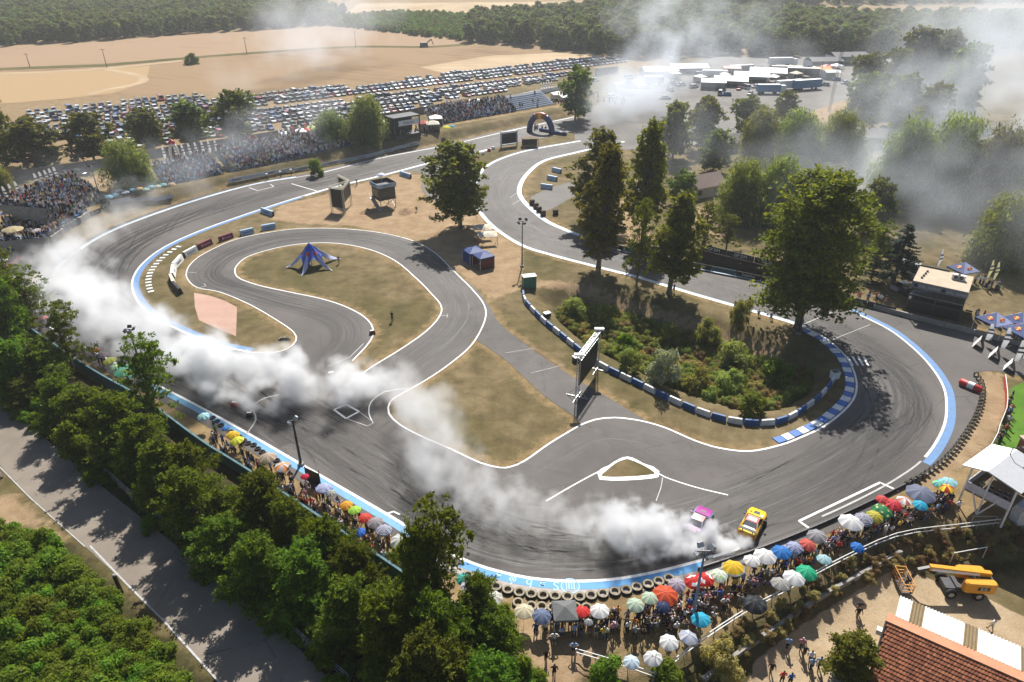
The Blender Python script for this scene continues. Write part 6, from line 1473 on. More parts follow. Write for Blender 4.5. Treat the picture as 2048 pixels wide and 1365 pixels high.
for u_ in [(408, 828, 25, AQU, 'pale aqua umbrella at the corner of the roadside acacias'), (451, 855, 15, BLU, 'small blue umbrella behind the golden one at the left kerb'), (460, 866, 27, YEL, 'golden yellow umbrella next to the lime yellow one'), (477, 878, 29, (.58, .60, .04), 'lime yellow umbrella next to the golden one'), (535, 911, 37, BGE, 'beige umbrella beside the panelled white one at the left kerb'), (562, 930, 34, (.62, .60, .60), 'white umbrella with orange panels beside the beige one', 'gores', (.55, .2, .06)), (610, 951, 18, CRS, 'small crimson umbrella at the black light mast'),
           (644, 975, 36, (.62, .63, .68), 'blue and white striped umbrella by the black windbreak', 'rings', (.10, .13, .38)), (666, 984, 20, (.35, .36, .33), 'small grey umbrella right after the striped one'), (693, 1007, 28, ORG, 'orange umbrella at the left kerb next to the lime green one'), (710, 1019, 28, (.35, .62, .07), 'lime green umbrella between the orange and the red ones'), (728, 1032, 29, (.60, .06, .04), 'red umbrella at the left kerb between lime green and grey'), (749, 1042, 35, (.30, .27, .28), 'grey umbrella beside the red one at the left kerb'), (723, 1060, 26, (.02, .12, .50), 'deep blue umbrella closest to the acacias at the left kerb'),
           (766, 1058, 36, (.62, .62, .66), 'white umbrella with navy stripes at the left kerb', 'rings', (.03, .04, .13)), (797, 1075, 40, (.55, .55, .53), 'big pale grey umbrella behind the tall dark acacia'), (816, 1095, 27, (.50, .60, .52), 'pale umbrella with green stripes behind the tall dark acacia', 'gores', (.18, .38, .26)), (927, 1150, 30, (.05, .34, .28), 'teal umbrella hidden in the leaves of the tall dark acacia'), (64, 612, 21, (.02, .03, .22), 'navy umbrella in the smoke at the far end of the teal wall'), (69, 619, 23, (.6, .6, .65), 'white umbrella in the smoke at the far end of the teal wall'), (89, 633, 17, (.6, .22, .2), 'pink umbrella in the smoke by the teal wall'),
           (186, 699, 19, (.66, .13, .03), 'flame orange umbrella in the smoke behind the thin acacia'), (203, 708, 27, (.2, .15, .18), 'mauve grey umbrella beside the flame orange one'), (221, 718, 27, (.55, .58, .10), 'yellow green umbrella beside the mauve one'), (234, 729, 25, (.40, .58, .38), 'light green umbrella beside the big green one'), (252, 736, 47, (.10, .32, .20), 'big green umbrella near the dark light mast'), (266, 747, 22, (.25, .58, .58), 'aqua umbrella beside the big green one')]:
    umbrella(*u_, group=L_)
for x, y, w, c, lab in [(32, 411, 22, (.35, .5, .1), 'rainbow umbrella above the packed corner bank'), (6, 425, 16, (.45, .5, .7), 'blue white umbrella at the picture edge of the corner bank'), (23, 456, 40, (.45, .37, .2), 'wide tan canopy on the corner bank'), (73, 460, 24, (.5, .42, .45), 'pinkish umbrella nearest the red banners'), (56, 467, 26, (.6, .42, .1), 'yellow and beige umbrella above the red banners'), (31, 473, 24, (.36, .33, .25), 'dull beige umbrella above the red banners'), (24, 481, 24, (.25, .3, .45), 'grey blue umbrella above the red banners'), (42, 480, 20, (.55, .5, .36), 'cream umbrella above the red banners'), (21, 489, 24, (.62, .4, .25), 'white and orange umbrella over the red banners'), (16, 498, 20, (.03, .05, .3), 'navy umbrella over the red banner end'), (4, 518, 20, (.5, .52, .65), 'pale blue umbrella below the red banners at the picture edge'),
                       (153, 384, 18, (.45, .6, .62), 'pale blue umbrella at the top of the packed corner bank'), (55, 389, 18, (.15, .24, .2), 'grey green umbrella behind the packed bank'), (90, 381, 16, (.65, .35, .1), 'orange umbrella behind the packed bank'), (119, 373, 18, (.68, .55, .02), 'bright yellow umbrella at the flags of the packed bank'), (216, 391, 16, (.2, .45, .6), 'aqua umbrella beside the corner light mast'), (231, 387, 16, (.15, .42, .6), 'light blue umbrella on the far bank, second from the light mast'), (237, 379, 16, (.6, .6, .6), 'white umbrella on the far bank behind the light blue one'), (250, 383, 16, (.55, .6, .65), 'pale umbrella on the far bank below the round willow'), (263, 378, 15, (.15, .4, .55), 'blue beach umbrella below the round willow'), (279, 375, 16, (.62, .4, .15), 'orange beach umbrella below the round willow'), (290, 377, 15, (.35, .52, .45), 'pale green beach umbrella on the far bank'), (302, 372, 16, (.2, .45, .55), 'teal beach umbrella on the far bank'), (315, 371, 15, (.6, .6, .55), 'white beach umbrella on the far bank'), (326, 368, 16, (.25, .5, .5), 'aqua beach umbrella next to the grandstand'), (341, 366, 17, (.6, .42, .3), 'peach umbrella at the first grandstand seats'),
                       (893, 253, 17, (.72, .72, .02), 'vivid yellow umbrella below the far stands'), (904, 251, 12, (.1, .45, .65), 'cyan umbrella next to the vivid yellow one')]:
    umbrella(x, y, w, c, lab, group='umbrellas on the far banks')
# dark grey pop up canopy
p_ = gazebo((1128, 1252), 2.1, 2.0, M('dark_grey_canvas', (.095, .10, .10), .7), 0.05, 'square dark grey pop up canopy between the slate and the bright red umbrellas', peak=.45)
# branded four sided canopies beside the hospitality box
for px, rz, lab in (((1978, 668), .35, 'blue and silver pyramid canopy nearest the black hospitality box'), ((2030, 668), .35, 'blue and silver pyramid canopy behind the front one at the picture edge'), ((2034, 690), .3, 'front blue and silver pyramid canopy at the picture edge'), ((1918, 563), .3, 'blue and silver pyramid canopy behind the hospitality box roof')):
    e = gazebo(px, 3.6, 2.4, NAVY, rz, lab, name='canopy', peak=1.3); rf = [c for c in e.children if c.name.startswith('roof')][0]
    rf.data.materials.append(SILVERC); 
    for k, pg in enumerate(rf.data.polygons): pg.material_index = 1 if k % 4 in (0, 2) else 0
    for k in range(4):
        a = k * math.pi / 2 - math.pi / 2; nv = Vector((math.cos(a) * 1.3, math.sin(a) * 1.3, 1.8)).normalized()
        m = MB(); m.prism([(.33 * math.cos(t * .5236), .33 * math.sin(t * .5236)) for t in range(12)], 0, .03); o = m.build('sun_disc', SUNY, e); o.location = (math.cos(a) * 1.08 + nv.x * .01, math.sin(a) * 1.08 + nv.y * .01, 2.93); o.rotation_euler = nv.to_track_quat('Z', 'Y').to_euler()
        m = MB()
        for sx in (-1, 1): m.prism([(sx * x, y) for x, y in ((.04, -.05), (.24, -.22), (.42, -.2), (.5, .05), (.2, .14))][::sx], .03, .05)
        o2 = m.build('bull_shape', LOGOR, e); o2.location = o.location; o2.rotation_euler = o.rotation_euler

# ------------------------------------------------------------------ flags
def feather_mesh():
    m = MB(); n = 10
    for i in range(n + 1):
        z = 1.0 + 3.0 * i / n; w = .56 * math.sin(math.pi * min(.93, .25 + .62 * i / n)) ; m.v += [(0, .03 * math.sin(i), z), (w, .10 * math.sin(i * .9), z + .15 * (i / n))]
    for i in range(n): m.f.append((2 * i, 2 * i + 1, 2 * i + 3, 2 * i + 2)); m.m.append(0 if i not in (4, 6) else 1)
    return m
CLOTHW = M_obj('flag_cloth', .6, .2, .05, 2, .3)
def flag(px, h, col, label, group, rz=0.3):
    p = GT(*px); e = empty('feather_flag', p, rz + R.uniform(-.15, .15), label, 'flag', group)
    o = part('cloth', shared('feather', lambda: feather_mesh().mesh('cloth', [CLOTHW, M('flag_print', (.10, .11, .16), .6)])), e, (0, 0, 0), 0, (1.35, 1, h / 4.1)); o.color = (*col, 1)
    part('pole', shared('fpole', lambda: (lambda m: (m.tube([(0, 0, 0), (0, 0, 4.1)], .03, 5), m)[-1].mesh('pole', STEEL))(MB())), e, (0, 0, 0), 0, (1, 1, h / 4.1))
for k, x in enumerate((4, 16, 28, 40, 78, 88, 98, 107, 116)): flag((x, 418 - k * 5.2 if k < 4 else 385 - (k - 4) * 3.5), 4.6, (.6, .6, .62), f'white printed feather flag behind the packed corner bank, {nth(k)} in its row', 'white feather flags behind the corner bank')
for k, x in enumerate((330, 354, 368, 381, 394, 407, 420, 433)): flag((x, 327 - k * 2.2), 4.6, (.66, .66, .68), f'white feather flag on the far bank beside the arched gate, {nth(k)} in its row', 'white feather flags beside the arched gate')
for k, x in enumerate((560, 568, 579, 588, 601, 612, 622, 630)): flag((x, 288 - k * 2.6), 4.2, (.7, .7, .7) if k not in (3, 5) else (.5, .06, .06), f'tall stall flag among the white stalls behind the far crowd, {nth(k)} in its row', 'stall flags behind the far grandstand')
for k, x in enumerate((640, 652)): flag((x, 270 - k * 2), 3.6, (.68, .68, .7), f'white flag in front of the pale willow of the far stand, {nth(k)} in its row', 'flags in front of the pale willow')
for k, x in enumerate((893, 900, 907, 914, 921)): flag((x, 222 - k * 1.2), 4.0, (.68, .68, .7) if k > 1 else (.35, .38, .42), f'white feather flag at the near end of the blue far grandstand, {nth(k)} in its row', 'flags at the blue far grandstand')
for k, x in enumerate((1081, 1086, 1091, 1096, 1102)): flag((x, 187 - k * .8), 4.2, (.7, .7, .7), f'white feather flag behind the empty blue seats, {nth(k)} in its row', 'flags behind the empty blue seats')
for k, x in enumerate((492, 502, 514)):
    b = GT(x, 296 - k * 1.5); e = empty('advert_column', b, 0, f'red inflatable column at the back of the far crowd, {nth(k)} in the row', 'column', 'red columns at the back of the far crowd'); m = MB(); m.lathe([(.02, 0), (.45, 0), (.45, 2.6), (.3, 3.0), (.02, 3.1)], 10); m.build('tube', RED, e, True); m = MB(); m.lathe([(.46, 1.8), (.46, 2.3)], 10); m.build('band', WHITE, e)
b = GT(58, 392); e = empty('advert_column', b, 0, 'red inflatable column behind the corner bank', 'column'); m = MB(); m.lathe([(.02, 0), (.45, 0), (.45, 2.4), (.02, 2.8)], 10); m.build('tube', RED, e, True)
a0, a1 = GT(345, 330), GT(362, 328); mid = (a0 + a1) / 2; e = empty('arched_gate', mid, .1, 'tall red and white inflatable gate on the far bank', 'gate'); m = MB(); m.tube([(-1.3, 0, 0), (-.9, 0, 4), (-.2, 0, 6)], .4, 8); m.build('leg', WHITE, e, True); m = MB(); m.tube([(1.3, 0, 0), (1.0, 0, 4), (.2, 0, 6)], .4, 8); m.build('leg', WHITE, e, True); m = MB(); m.tube([(-.6, 0, 5.6), (0, 0, 6.3), (.6, 0, 5.6)], .5, 8); m.build('crown', RED, e, True)
for px, h, rz, lab in (((1966, 690), 3.6, -.5, 'white feather flag by the A board nearest the hospitality box'), ((1996, 708), 4.4, -.5, 'white feather flag in the middle of the run off tarmac'), ((2022, 735), 4.4, -.5, 'white feather flag at the lawn corner'), ((2040, 728), 3.8, -.5, 'white feather flag close to the picture edge'), ((1870, 545), 4.5, .2, 'white feather flag behind the hospitality box roof'), ((1969, 568), 4.5, .2, 'yellow tipped flag right of the hospitality box stair'), ((1980, 572), 4.5, .2, 'second yellow tipped flag right of the hospitality box stair')):
    flag(px, h, (.66, .66, .68) if 'yellow' not in lab else (.62, .58, .3), lab, None, rz)
for px, rz, lab in (((1956, 694), .9, 'folding A board beside the first feather flag on the tarmac'), ((1988, 716), .9, 'folding A board in the middle of the run off tarmac'), ((2018, 740), .9, 'folding A board at the end of the red rail')):
    b = GT(*px); e = empty('folding_board', b, rz, lab, 'board')
    for s in (-1, 1):
        m = MB(); m.add([(-.9, s * .7, 0), (.9, s * .7, 0), (.9, s * .06, 1.5), (-.9, s * .06, 1.5), (-.9, s * .66, 0), (.9, s * .66, 0), (.9, s * .02, 1.5), (-.9, s * .02, 1.5)], [(0, 1, 2, 3), (7, 6, 5, 4), (0, 3, 7, 4), (1, 5, 6, 2), (3, 2, 6, 7)]); m.build('panel', BLACK if s < 0 else WHITE, e)

# ------------------------------------------------------------------ people
SHIRT = M_obj('shirt_cloth', .85, .1, .25, 6)
def rand_mat(name, stops, rough=.85):
    t = NT(name); oi = t.new('ShaderNodeObjectInfo'); t.color(t.ramp(oi.outputs['Random'], stops, 'CONSTANT')); t.set(rough, .15); return t.mat
TROUS = rand_mat('trouser_cloth', [(0, (.02, .022, .03)), (.3, (.03, .05, .10)), (.5, (.10, .13, .19)), (.65, (.16, .13, .09)), (.8, (.05, .05, .05)), (.92, (.3, .28, .24))])
SKIN = rand_mat('skin', [(0, (.42, .25, .17)), (.4, (.5, .31, .22)), (.75, (.33, .19, .12))], .6)
HAIR = rand_mat('hair', [(0, (.02, .014, .01)), (.45, (.06, .035, .02)), (.7, (.16, .10, .05)), (.85, (.5, .5, .5)), (.93, (.02, .02, .03))])
SHOE = M('shoe', (.10, .10, .10), .7)
def person_mesh(pose):
    # joints: name -> (x, y, z, radius); facing +y
    sit = pose == 'sit'; dz = -.42 if sit else 0
    J = {'pel': (0, 0, .95 + dz, .145), 'wai': (0, .01, 1.10 + dz, .125), 'che': (0, .01, 1.32 + dz, .155), 'nek': (0, .0, 1.50 + dz, .055), 'hea': (0, .02, 1.64 + dz, .098), 'top': (0, .0, 1.74 + dz, .07)}
    E = [('pel', 'wai'), ('wai', 'che'), ('che', 'nek'), ('nek', 'hea'), ('hea', 'top')]
    for s, n in ((-1, 'l'), (1, 'r')):
        st = .16 * s if pose == 'walk' else 0
        if sit: J.update({n + 'hip': (.1 * s, .02, .52, .09), n + 'kne': (.13 * s, .45, .50, .065), n + 'ank': (.13 * s, .48, .09, .045), n + 'toe': (.13 * s, .64, .04, .04)})
        else: J.update({n + 'hip': (.10 * s, 0, .86, .095), n + 'kne': (.11 * s, .03 + st * .9, .48, .065), n + 'ank': (.12 * s, st * 1.6 - .02, .09, .045), n + 'toe': (.13 * s, st * 1.6 + .15, .035, .042)})
        E += [('pel', n + 'hip'), (n + 'hip', n + 'kne'), (n + 'kne', n + 'ank'), (n + 'ank', n + 'toe')]
        sh, el, ha = (.20 * s, 0, 1.43 + dz, .062), (.27 * s, -.02, 1.17 + dz, .046), (.26 * s, .10, .93 + dz, .04)
        if pose == 'photo' or (pose == 'wave' and s > 0): el, ha = (.30 * s, .17, 1.33, .046), (.10 * s, .28, 1.60, .04)
        if pose == 'fold' or sit: el, ha = (.27 * s, .05, 1.17 + dz, .046), (.04 * s, .24, 1.18 + dz, .04)
        if pose == 'hips': el, ha = (.40 * s, -.06, 1.20, .046), (.19 * s, .06, 1.02, .04)
        if pose == 'walk': el, ha = (.27 * s, -.10 * s, 1.17, .046), (.26 * s, -.12 * s + .12, .95, .04)
        J.update({n + 'sho': sh, n + 'elb': el, n + 'han': ha}); E += [('che', n + 'sho'), (n + 'sho', n + 'elb'), (n + 'elb', n + 'han')]
    nm = list(J); me = bpy.data.meshes.new('person'); me.from_pydata([J[k][:3] for k in nm], [(nm.index(a), nm.index(b)) for a, b in E], [])
    o = bpy.data.objects.new('person_source', me); COL.objects.link(o)
    md = o.modifiers.new('s', 'SKIN'); md.use_smooth_shade = True
    for k, v in enumerate(me.skin_vertices[0].data): v.radius = (J[nm[k]][3],) * 2; v.use_root = (k == 0)
    sb = o.modifiers.new('u', 'SUBSURF'); sb.levels = sb.render_levels = 1
    dg = bpy.context.evaluated_depsgraph_get(); out = bpy.data.meshes.new_from_object(o.evaluated_get(dg))
    bpy.data.objects.remove(o); bpy.data.meshes.remove(me)
    for mt in (SHIRT, TROUS, SKIN, HAIR, SHOE): out.materials.append(mt)
    mid = [(np.array(J[a][:3]) * (1 - t) + np.array(J[b][:3]) * t, a, b, t) for a, b in E for t in (.25, .6, .95)]
    pts = np.array([q[0] for q in mid]); idx = []
    for pg in out.polygons:
        c = np.array(pg.center); a, b, t = mid[int(np.argmin(((pts - c) ** 2).sum(1)))][1:]
        if b in ('hea', 'top') or a == 'nek': k = 3 if (c[2] > 1.665 + dz or (c[1] < -.015 and c[2] > 1.57 + dz)) else 2
        elif b[1:] == 'toe': k = 4
        elif b[1:] in ('hip', 'kne', 'ank'): k = 2 if (b[1:] == 'ank' and pose in ('hips', 'fold', 'sit', 'walk')) else 1
        elif b[1:] in ('elb',): k = 0 if t < .7 else 2
        elif b[1:] == 'han': k = 2
        elif a == 'pel' and t < .5: k = 1
        else: k = 0
        idx.append(k)
    out.polygons.foreach_set('material_index', idx)
    return out
PM = {p: person_mesh(p) for p in ('stand', 'photo', 'wave', 'fold', 'hips', 'walk', 'sit')}
SH = {'black': (.015, .015, .018), 'dark grey': (.07, .07, .075), 'navy': (.02, .03, .09), 'white': (.62, .62, .62), 'light blue': (.22, .36, .56), 'red': (.45, .03, .03), 'grey': (.26, .26, .27), 'green': (.05, .2, .08), 'yellow': (.55, .42, .05), 'orange': (.5, .18, .05), 'pink': (.5, .22, .28), 'beige': (.42, .34, .24), 'blue': (.03, .10, .36)}
POSE_TXT = {'stand': 'standing', 'photo': 'holding a phone up', 'wave': 'with one hand raised', 'fold': 'with folded arms', 'hips': 'with hands on hips', 'walk': 'walking', 'sit': 'sitting'}
def person(p, col, pose, label, group=None, rz=None, h=1.0):
    o = link(bpy.data.objects.new('person', PM[pose])); o.location = p; o.rotation_euler = (0, 0, rz if rz is not None else R.uniform(-.5, .5)); s = h * R.uniform(.94, 1.05); o.scale = (s * 1.06, s * 1.06, s)
    o.color = (*SH[col], 1); return tag(o, label, 'person', group)
UMBS = [o for o in COL.objects if o.get('category') == 'umbrella']
UXY = np.array([(o.location.x, o.location.y) for o in UMBS])
def near_umb(p):
    dd = np.hypot(UXY[:, 0] - p[0], UXY[:, 1] - p[1]); i = int(np.argmin(dd)); t = UMBS[i]['label'].split()[:8]
    while t[-1] in ('the', 'and', 'with', 'of', 'in', 'by', 'beside', 'next', 'to', 'at', 'a', 'between', 'under', 'behind', 'over', 'near', 'its', 'nearest', 'right', 'closest', 'left', 'alone', 'from', 'hidden', 'touching', 'tall', 'big', 'white', 'blue', 'orange', 'lime', 'black', 'red', 'painted', 'dark', 'largest', 'strong', 'second', 'just', 'long', 'emerald'): t.pop()
    dx, dy = p[0] - UXY[i][0], p[1] - UXY[i][1]
    w = 'under' if dd[i] < .8 else ('left of' if dx < 0 else 'right of') if abs(dx) > abs(dy) else ('behind' if dy > 0 else 'in front of')
    return f'{w} the ' + ' '.join(t).rstrip(',')
CW_ = ['black'] * 9 + ['dark grey'] * 4 + ['navy'] * 4 + ['white'] * 4 + ['grey'] * 3 + ['light blue'] * 2 + ['red'] * 2 + ['green', 'yellow', 'orange', 'pink', 'beige', 'blue']
USED = set()
def crowd_people(px_poly, n, group, where, mind=.62, face=0.0, poses=('stand', 'stand', 'photo', 'wave', 'fold', 'hips', 'sit'), z=0.2):
    poly = PG(px_poly, z); lo, hi = poly.min(0), poly.max(0); got = []; tries = 0
    while len(got) < n and tries < n * 60:
        tries += 1; q = np.array([R.uniform(lo[0], hi[0]), R.uniform(lo[1], hi[1])])
        if sdf(q[:1], q[1:], poly)[0] > 0 or any((q[0] - g[0]) ** 2 + (q[1] - g[1]) ** 2 < mind ** 2 for g in got): continue
        got.append(q); c, ps = R.choice(CW_), R.choice(poses)
        w = where(q) if callable(where) else where
        for _ in range(40):
            lab = f'person in {c} top {POSE_TXT[ps]} {w}'
            if len(lab.split()) > 16: lab = ' '.join(lab.split()[:16])
            if lab not in USED: break
            c, ps = R.choice(list(SH)), R.choice(poses)
        USED.add(lab)
        person(on(q), c, ps, lab, group, face + R.uniform(-.6, .6), R.choice((.9, 1, 1, 1.02)))
nu = near_umb
crowd_people([(1065, 1250), (1210, 1248), (1310, 1228), (1400, 1200), (1500, 1162), (1600, 1112), (1720, 1066), (1830, 1024), (1900, 992), (1905, 1018), (1800, 1062), (1690, 1098), (1570, 1160), (1440, 1232), (1345, 1280), (1200, 1278), (1065, 1272)], 150, 'spectators under the umbrellas of the front bank', nu, .55)
crowd_people([(425, 862), (560, 945), (700, 1030), (800, 1085), (850, 1120), (770, 1122), (640, 1042), (520, 962), (430, 895)], 74, 'spectators along the left hand kerb', nu, .5, -.6)
crowd_people([(70, 640), (150, 690), (270, 752), (262, 770), (150, 714), (66, 664)], 22, 'spectators in the smoke by the teal wall', nu, .5, -.6)
crowd_people([(1412, 522), (1496, 544), (1500, 536), (1416, 515)], 12, 'spectators behind the lettered hoarding', 'behind the lettered hoarding', .6, math.pi, ('stand', 'fold', 'photo'))
crowd_people([(2014, 800), (2024, 800), (2016, 858), (2000, 890), (1990, 884), (2008, 850)], 13, 'spectators at the red rail by the lawn', 'at the red rail by the lawn', .5, 1.5)
crowd_people([(1712, 598), (1770, 612), (1772, 604), (1716, 590)], 9, 'people lined up by the spruce', 'on the grass edge near the spruce', .7, math.pi, ('stand', 'fold', 'hips'))
for px, c, ps, lab, rz in [((785, 643), 'black', 'stand', 'person in black standing alone on the infield grass below the star tent', 2.5), ((880, 441), 'black', 'sit', 'person in black crouching on the dirt near the shaded tree', 0), ((872, 440), 'dark grey', 'stand', 'person in dark grey standing on the dirt beside the crouching one', 1), ((833, 424), 'dark grey', 'sit', 'person sitting on the dirt near the tower heap', 0),
                           ((1347, 586), 'navy', 'photo', 'photographer in navy beside the bare grey trunk', math.pi), ((1468, 621), 'black', 'photo', 'photographer in black with pale shorts on the inner track edge', math.pi), ((1541, 640), 'blue', 'sit', 'person in blue sitting on the inner track edge', math.pi), ((1516, 633), 'white', 'sit', 'person in white crouching under the huge tree branches', math.pi), ((1602, 656), 'red', 'stand', 'person in red leaning by the trunk of the huge tree', 2), ((1592, 662), 'green', 'sit', 'person in dark green sitting at the foot of the huge tree', 2),
                           ((1147, 1309), 'light blue', 'hips', 'person in pale shirt standing at the end of the short handrail', 0), ((1092, 1326), 'black', 'walk', 'person in black walking up the sandy path', 0.2), ((1108, 1356), 'black', 'walk', 'person in black and white walking lower on the sandy path', 0.1), ((1108, 1291), 'white', 'hips', 'person in white with shorts below the dark grey canopy', 0), ((1205, 1281), 'yellow', 'stand', 'person in a neon yellow safety vest behind the crowd', 0),
                           ((1573, 1300), 'light blue', 'walk', 'person in pale blue shirt walking in the shade of the yard', 3), ((1600, 1302), 'pink', 'walk', 'person in pale pink shirt in the shaded yard', 3), ((1605, 1318), 'black', 'walk', 'person in dark red behind the pink shirted person in the yard', 3), ((1618, 1328), 'white', 'walk', 'person with white cap in the yard group', 3), ((1620, 1343), 'light blue', 'walk', 'person in light blue with a dark bag in the yard group', 3), ((1636, 1340), 'light blue', 'walk', 'person in blue and white nearest the dark shrub', 3), ((1540, 1350), 'black', 'walk', 'person with backpack at the bank edge of the yard', 3), ((1562, 1368), 'red', 'stand', 'person in red at the bottom edge of the yard', 0), ((1578, 1372), 'blue', 'stand', 'person in blue at the bottom edge of the yard', 0),
                           ((1712, 1240), 'black', 'walk', 'person in black walking across the sunny yard', 3.2), ((1714, 1228), 'dark grey', 'walk', 'person in dark grey just behind the one in black in the yard', 3.2), ((1980, 1262), 'white', 'walk', 'person in white shirt behind the corrugated roof', 0.6), ((1912, 1026), 'white', 'hips', 'person in white cap standing near the pavilion legs', 0), ((1446, 1222), 'white', 'hips', 'person in white standing on open ground right of the cyan umbrella', 0), ((1456, 1210), 'beige', 'stand', 'person in beige next to the one in white on open ground', 0), ((1392, 1200), 'red', 'stand', 'person in red at the light mast', 0), ((678, 528), 'dark grey', 'stand', 'person in dark clothes behind the star tent leg', 0)]:
    p = GT(*px); person(p, c, ps, lab, None, rz)
for k, (x, c) in enumerate(((.25, 'green'), (.45, 'black'), (.62, 'dark grey'), (.8, 'navy'))):
    q = F[0].lerp(F[1], x) * .8 + F[3].lerp(F[2], x) * .2 + O_; person(Vector((q.x, q.y, fl)), c, 'sit', f'person in {c} sitting inside the raised white pavilion', None, 0.5 + math.pi / 2)

# ------------------------------------------------------------------ vertex coloured masses (crowd, far cars)
def attr_mat(name, rough, spec, coat=0.0):
    t = NT(name); t.color(t.attr('col').outputs['Color']); t.set(rough, spec); t.b.inputs['Coat Weight'].default_value = coat; return t.mat
def mass(name, protos, xs, label, mat):
    """many small pieces as one mesh: protos = list of (verts, faces, face part index); xs = (x,y,z,rot,scale,proto,colours per part)"""
    V, Fc, Cc = [], [], []; b = 0
    for x, y, z, r, s, pi, cols in xs:
        v, f, pt = protos[pi]; c_, s_ = math.cos(r), math.sin(r)
        V.append(np.stack([(v[:, 0] * c_ - v[:, 1] * s_) * s + x, (v[:, 0] * s_ + v[:, 1] * c_) * s + y, v[:, 2] * s + z], 1)); Fc += [tuple(b + i for i in q) for q in f]; Cc += [cols[p] for p in pt]; b += len(v)
    me = bpy.data.meshes.new(name); me.from_pydata(np.concatenate(V).tolist(), [], Fc); me.materials.append(mat)
    a = me.attributes.new('col', 'FLOAT_COLOR', 'FACE'); a.data.foreach_set('color', np.array([(*c, 1) for c in Cc], np.float32).ravel()); me.update()
    return tag(link(bpy.data.objects.new(name, me)), label, kind='stuff')
def arr(m): return (np.array(m.v), m.f, m.m)
m = MB(); m.box((0, .08, .45), (.34, .5, .25), 1); m.box((0, -.02, .82), (.42, .26, .55), 0, None, .85); m.box((0, 0, 1.22), (.2, .22, .24), 2, None, .8); m.box((0, .35, .22), (.3, .14, .45), 1); PSIT = arr(m)
m = MB(); m.box((0, 0, .42), (.30, .22, .84), 1); m.box((0, 0, 1.12), (.46, .26, .6), 0, None, .85); m.box((0, 0, 1.57), (.2, .22, .26), 2, None, .8); PSTD = arr(m)
CROWDM = attr_mat('crowd_clothes', .85, .1)
def dull(c): g = sum(c) / 3; return tuple(.85 * q + .15 * g for q in c)
def cc(): return ([dull(SH[R.choice(CW_ + ['white', 'white', 'white', 'grey', 'grey'])]), R.choice(((.02, .022, .03), (.04, .06, .12), (.15, .13, .1))), R.choice(((.4, .25, .17), (.3, .19, .13), (.05, .035, .02), (.45, .42, .4)))])

# grandstands: stepped blue benches on the raised bank
SEATB = M('blue_seats', (.04, .16, .38), .5, .4, 0, .3, .6)
crowd = []
def stand(px, tiers, fillp, label, step=4.2, tread=.85, rise=.42, base=0.0, off=1.2, bench=True):
    st = stations(px, step, 2.2); e = empty('grandstand', (0, 0, 0), 0, label, 'grandstand')
    d = np.gradient(st, axis=0); d /= np.linalg.norm(d, axis=1)[:, None]; nrm = np.stack([-d[:, 1], d[:, 0]], 1); nrm *= np.sign(nrm[:, 1:2])
    for t in range(tiers):
        o0 = off + t * tread
        L0 = st + nrm * (o0 + .28); z = 2.2 + base + .12 + t * rise
        m = MB()
        for a, b in zip(L0[:-1], L0[1:]): m.beam((*a, z + .38), (*b, z + .38), .34, .07)
        if bench: m.build('bench', SEATB, e)
        m = MB()
        for a, b in zip(st[:-1] + nrm[:-1] * (o0 + .5), st[1:] + nrm[1:] * (o0 + .5)): m.beam((*a, z - .6), (*b, z - .6), tread, 1.2)
        m.build('step', CONC, e)
        s = np.concatenate([[0], np.cumsum(np.hypot(*np.diff(L0, axis=0).T))])
        q = 0
        while q < s[-1]:
            q += R.uniform(.5, .68)
            if R.random() < fillp:
                x, y = np.interp(q, s, L0[:, 0]), np.interp(q, s, L0[:, 1]); sit = R.random() < .7
                crowd.append((x, y, z if sit else z - .05, math.pi + ang(st[0], st[-1]) + R.uniform(-.5, .5), R.uniform(.9, 1.1), 0 if sit else 1, cc()))
    return e
stand([(335, 374), (395, 362), (452, 350)], 9, .62, 'far grandstand block with blue seats showing below the crowd, beside the beach umbrellas')
stand([(468, 347), (560, 328), (640, 310)], 10, .86, 'packed far grandstand block behind the dark bush clump')
stand([(642, 309), (720, 293), (790, 279)], 8, .9, 'packed far grandstand block under the two willows')
stand([(882, 252), (960, 238), (1036, 225)], 9, .7, 'far grandstand block half full of spectators right of the stage')
stand([(1038, 224.5), (1080, 217), (1115, 210)], 9, .03, 'empty far grandstand block of bare blue seats')
stand([(60, 478), (110, 446), (180, 415), (222, 400)], 11, .92, 'packed corner grandstand below the white feather flags', base=-.25)
stand([(-40, 540), (10, 512), (50, 486)], 8, .8, 'corner grandstand end at the picture edge above the red banners', base=-.25)
def sprinkle(px, n, z, sit=.2):
    poly = PG(px, z); lo, hi = poly.min(0), poly.max(0); k = 0
    while k < n:
        q = np.array([R.uniform(lo[0], hi[0]), R.uniform(lo[1], hi[1])])
        if sdf(q[:1], q[1:], poly)[0] < 0: k += 1; crowd.append((q[0], q[1], hz1(*q), R.uniform(0, 6.28), R.uniform(.9, 1.08), 0 if R.random() < sit else 1, cc()))
sprinkle([(786, 282), (850, 272), (880, 262), (880, 252), (786, 268)], 70, 2.0); sprinkle([(330, 345), (470, 318), (640, 290), (640, 284), (330, 336)], 110, 2.0)
sprinkle([(176, 410), (206, 398), (204, 390), (176, 398)], 22, 2.0); sprinkle([(0, 446), (60, 438), (120, 446), (150, 436), (130, 456), (95, 472), (40, 506), (0, 530)], 190, 2.0); sprinkle([(1110, 214), (1150, 206), (1150, 200), (1115, 205)], 30, 1.5); sprinkle([(1180, 180), (1260, 205), (1230, 215), (1165, 200)], 20, 0); sprinkle([(1065, 262), (1100, 266), (1095, 258), (1068, 254)], 10, 0)
sprinkle([(1940, 640), (2048, 672), (2048, 660), (1950, 630)], 16, 0); sprinkle([(1925, 560), (2000, 575), (1995, 590), (1930, 575)], 14, 0)
